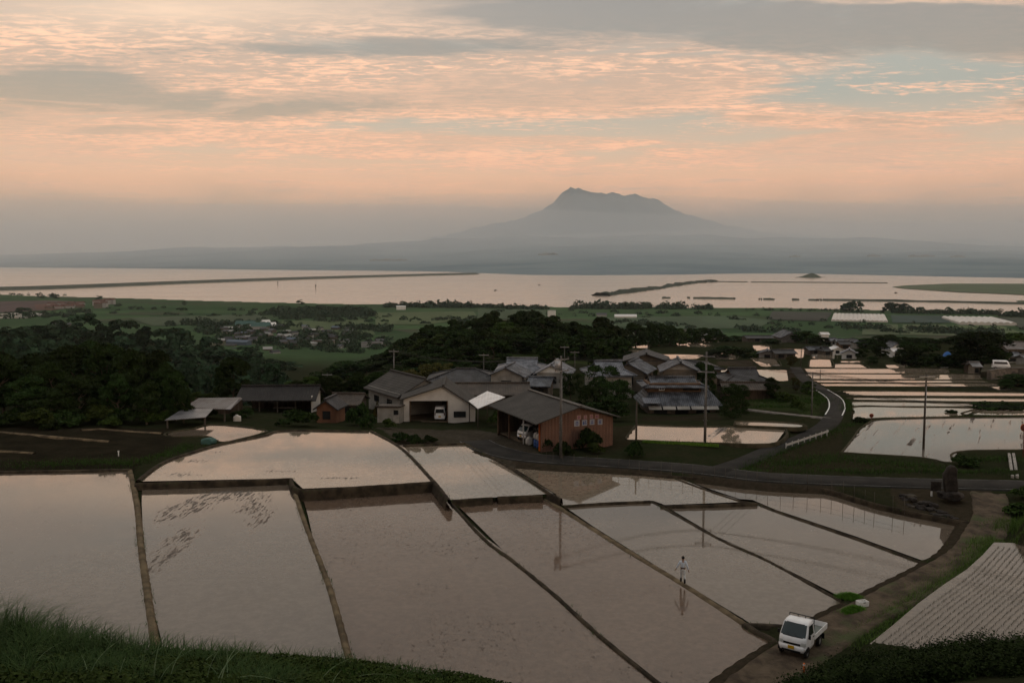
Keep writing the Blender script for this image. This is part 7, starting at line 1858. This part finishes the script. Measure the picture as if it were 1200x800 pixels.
sun = bpy.data.lights.new('sun', 'SUN'); sun.energy = 0.25; sun.angle = R(12); sun.color = (1.0, 0.82, 0.64)
so = link(bpy.data.objects.new('sun', sun))
a_ = R(SUN_AZ); e_ = R(14)
so.rotation_euler = Vector((-math.sin(a_) * math.cos(e_), -math.cos(a_) * math.cos(e_), -math.sin(e_))).to_track_quat('-Z', 'Y').to_euler()

hm = bpy.data.materials.new('haze_air'); hm.use_nodes = True
t = NT(hm.node_tree); t.n.clear()
vo = t.new('ShaderNodeVolumePrincipled'); vo.inputs['Color'].default_value = (0.84, 0.95, 1.0, 1); vo.inputs['Density'].default_value = 4.0e-5; vo.inputs['Density Attribute'].default_value = ''
vo.inputs['Anisotropy'].default_value = 0.75
t.con(vo.outputs[0], t.new('ShaderNodeOutputMaterial').inputs['Volume'])
hz = MB(); hz.box((0, 10700, 840), (38600, 22600, 1700))
o = hz.build('haze', hm); tag(o, 'pale haze hanging over the fields, the bay and the mountain', None, kind='stuff')

# a bank of mist lying along the foot of the mountain
mm = bpy.data.materials.new('mist_air'); mm.use_nodes = True
t = NT(mm.node_tree); t.n.clear()
vo = t.new('ShaderNodeVolumePrincipled'); vo.inputs['Color'].default_value = (0.92, 0.96, 1.0, 1); vo.inputs['Density'].default_value = 1.7e-4; vo.inputs['Density Attribute'].default_value = ''
vo.inputs['Anisotropy'].default_value = 0.75
t.con(vo.outputs[0], t.new('ShaderNodeOutputMaterial').inputs['Volume'])
nx, ny = 90, 34
X, Y = np.meshgrid(np.linspace(-17500, 17500, nx), np.linspace(7000, 18600, ny))
Zt = 240 + 1050 * np.clip((Y - 7000) / 11600, 0, 1) ** 1.25 + 75 * np.sin(X / 1900 + 1.2 * np.sin(Y / 2300)) * np.cos(Y / 1500 + 0.8)
V = np.concatenate([np.stack([X, Y, Zt], -1).reshape(-1, 3), np.stack([X, Y, np.full_like(X, -5)], -1).reshape(-1, 3)])
bm = bmesh.new(); vs = [bm.verts.new(v) for v in V]; N = nx * ny
for i in range(ny - 1):
    for j in range(nx - 1):
        a = i * nx + j
        bm.faces.new([vs[a], vs[a + 1], vs[a + nx + 1], vs[a + nx]]); bm.faces.new([vs[N + a], vs[N + a + nx], vs[N + a + nx + 1], vs[N + a + 1]])
for a, b_ in [(j, j + 1) for j in range(nx - 1)] + [((ny - 1) * nx + j + 1, (ny - 1) * nx + j) for j in range(nx - 1)] + [((i + 1) * nx, i * nx) for i in range(ny - 1)] + [(i * nx + nx - 1, (i + 1) * nx + nx - 1) for i in range(ny - 1)]:
    bm.faces.new([vs[a], vs[N + a], vs[N + b_], vs[b_]])
bmesh.ops.recalc_face_normals(bm, faces=bm.faces)
me = bpy.data.meshes.new('mist'); bm.to_mesh(me); bm.free(); me.materials.append(mm)
tag(link(bpy.data.objects.new('mist', me)), 'bank of pale mist along the foot of the mountain', None, kind='stuff')

cam = bpy.data.cameras.new('camera'); cam.lens = 36 * F / 1200; cam.sensor_width = 36; cam.clip_end = 60000; cam.clip_start = 0.1
co = link(bpy.data.objects.new('camera', cam)); co.location = (0, 0, CZ); co.rotation_euler = (PI / 2 - PITCH, 0, 0)
S.camera = co
S.view_settings.view_transform = 'Standard'; S.view_settings.look = 'None'; S.view_settings.exposure = 0.2; S.view_settings.gamma = 1
S.view_settings.use_curve_mapping = False
S.render.engine = 'CYCLES'
S.cycles.max_bounces = 6; S.cycles.diffuse_bounces = 3; S.cycles.glossy_bounces = 3; S.cycles.volume_bounces = 2; S.cycles.transmission_bounces = 4
S.cycles.use_denoising = True; S.cycles.sample_clamp_indirect = 4.0
S.cycles.caustics_reflective = False; S.cycles.caustics_refractive = False
S.cycles.use_adaptive_sampling = True; S.cycles.adaptive_threshold = 0.015
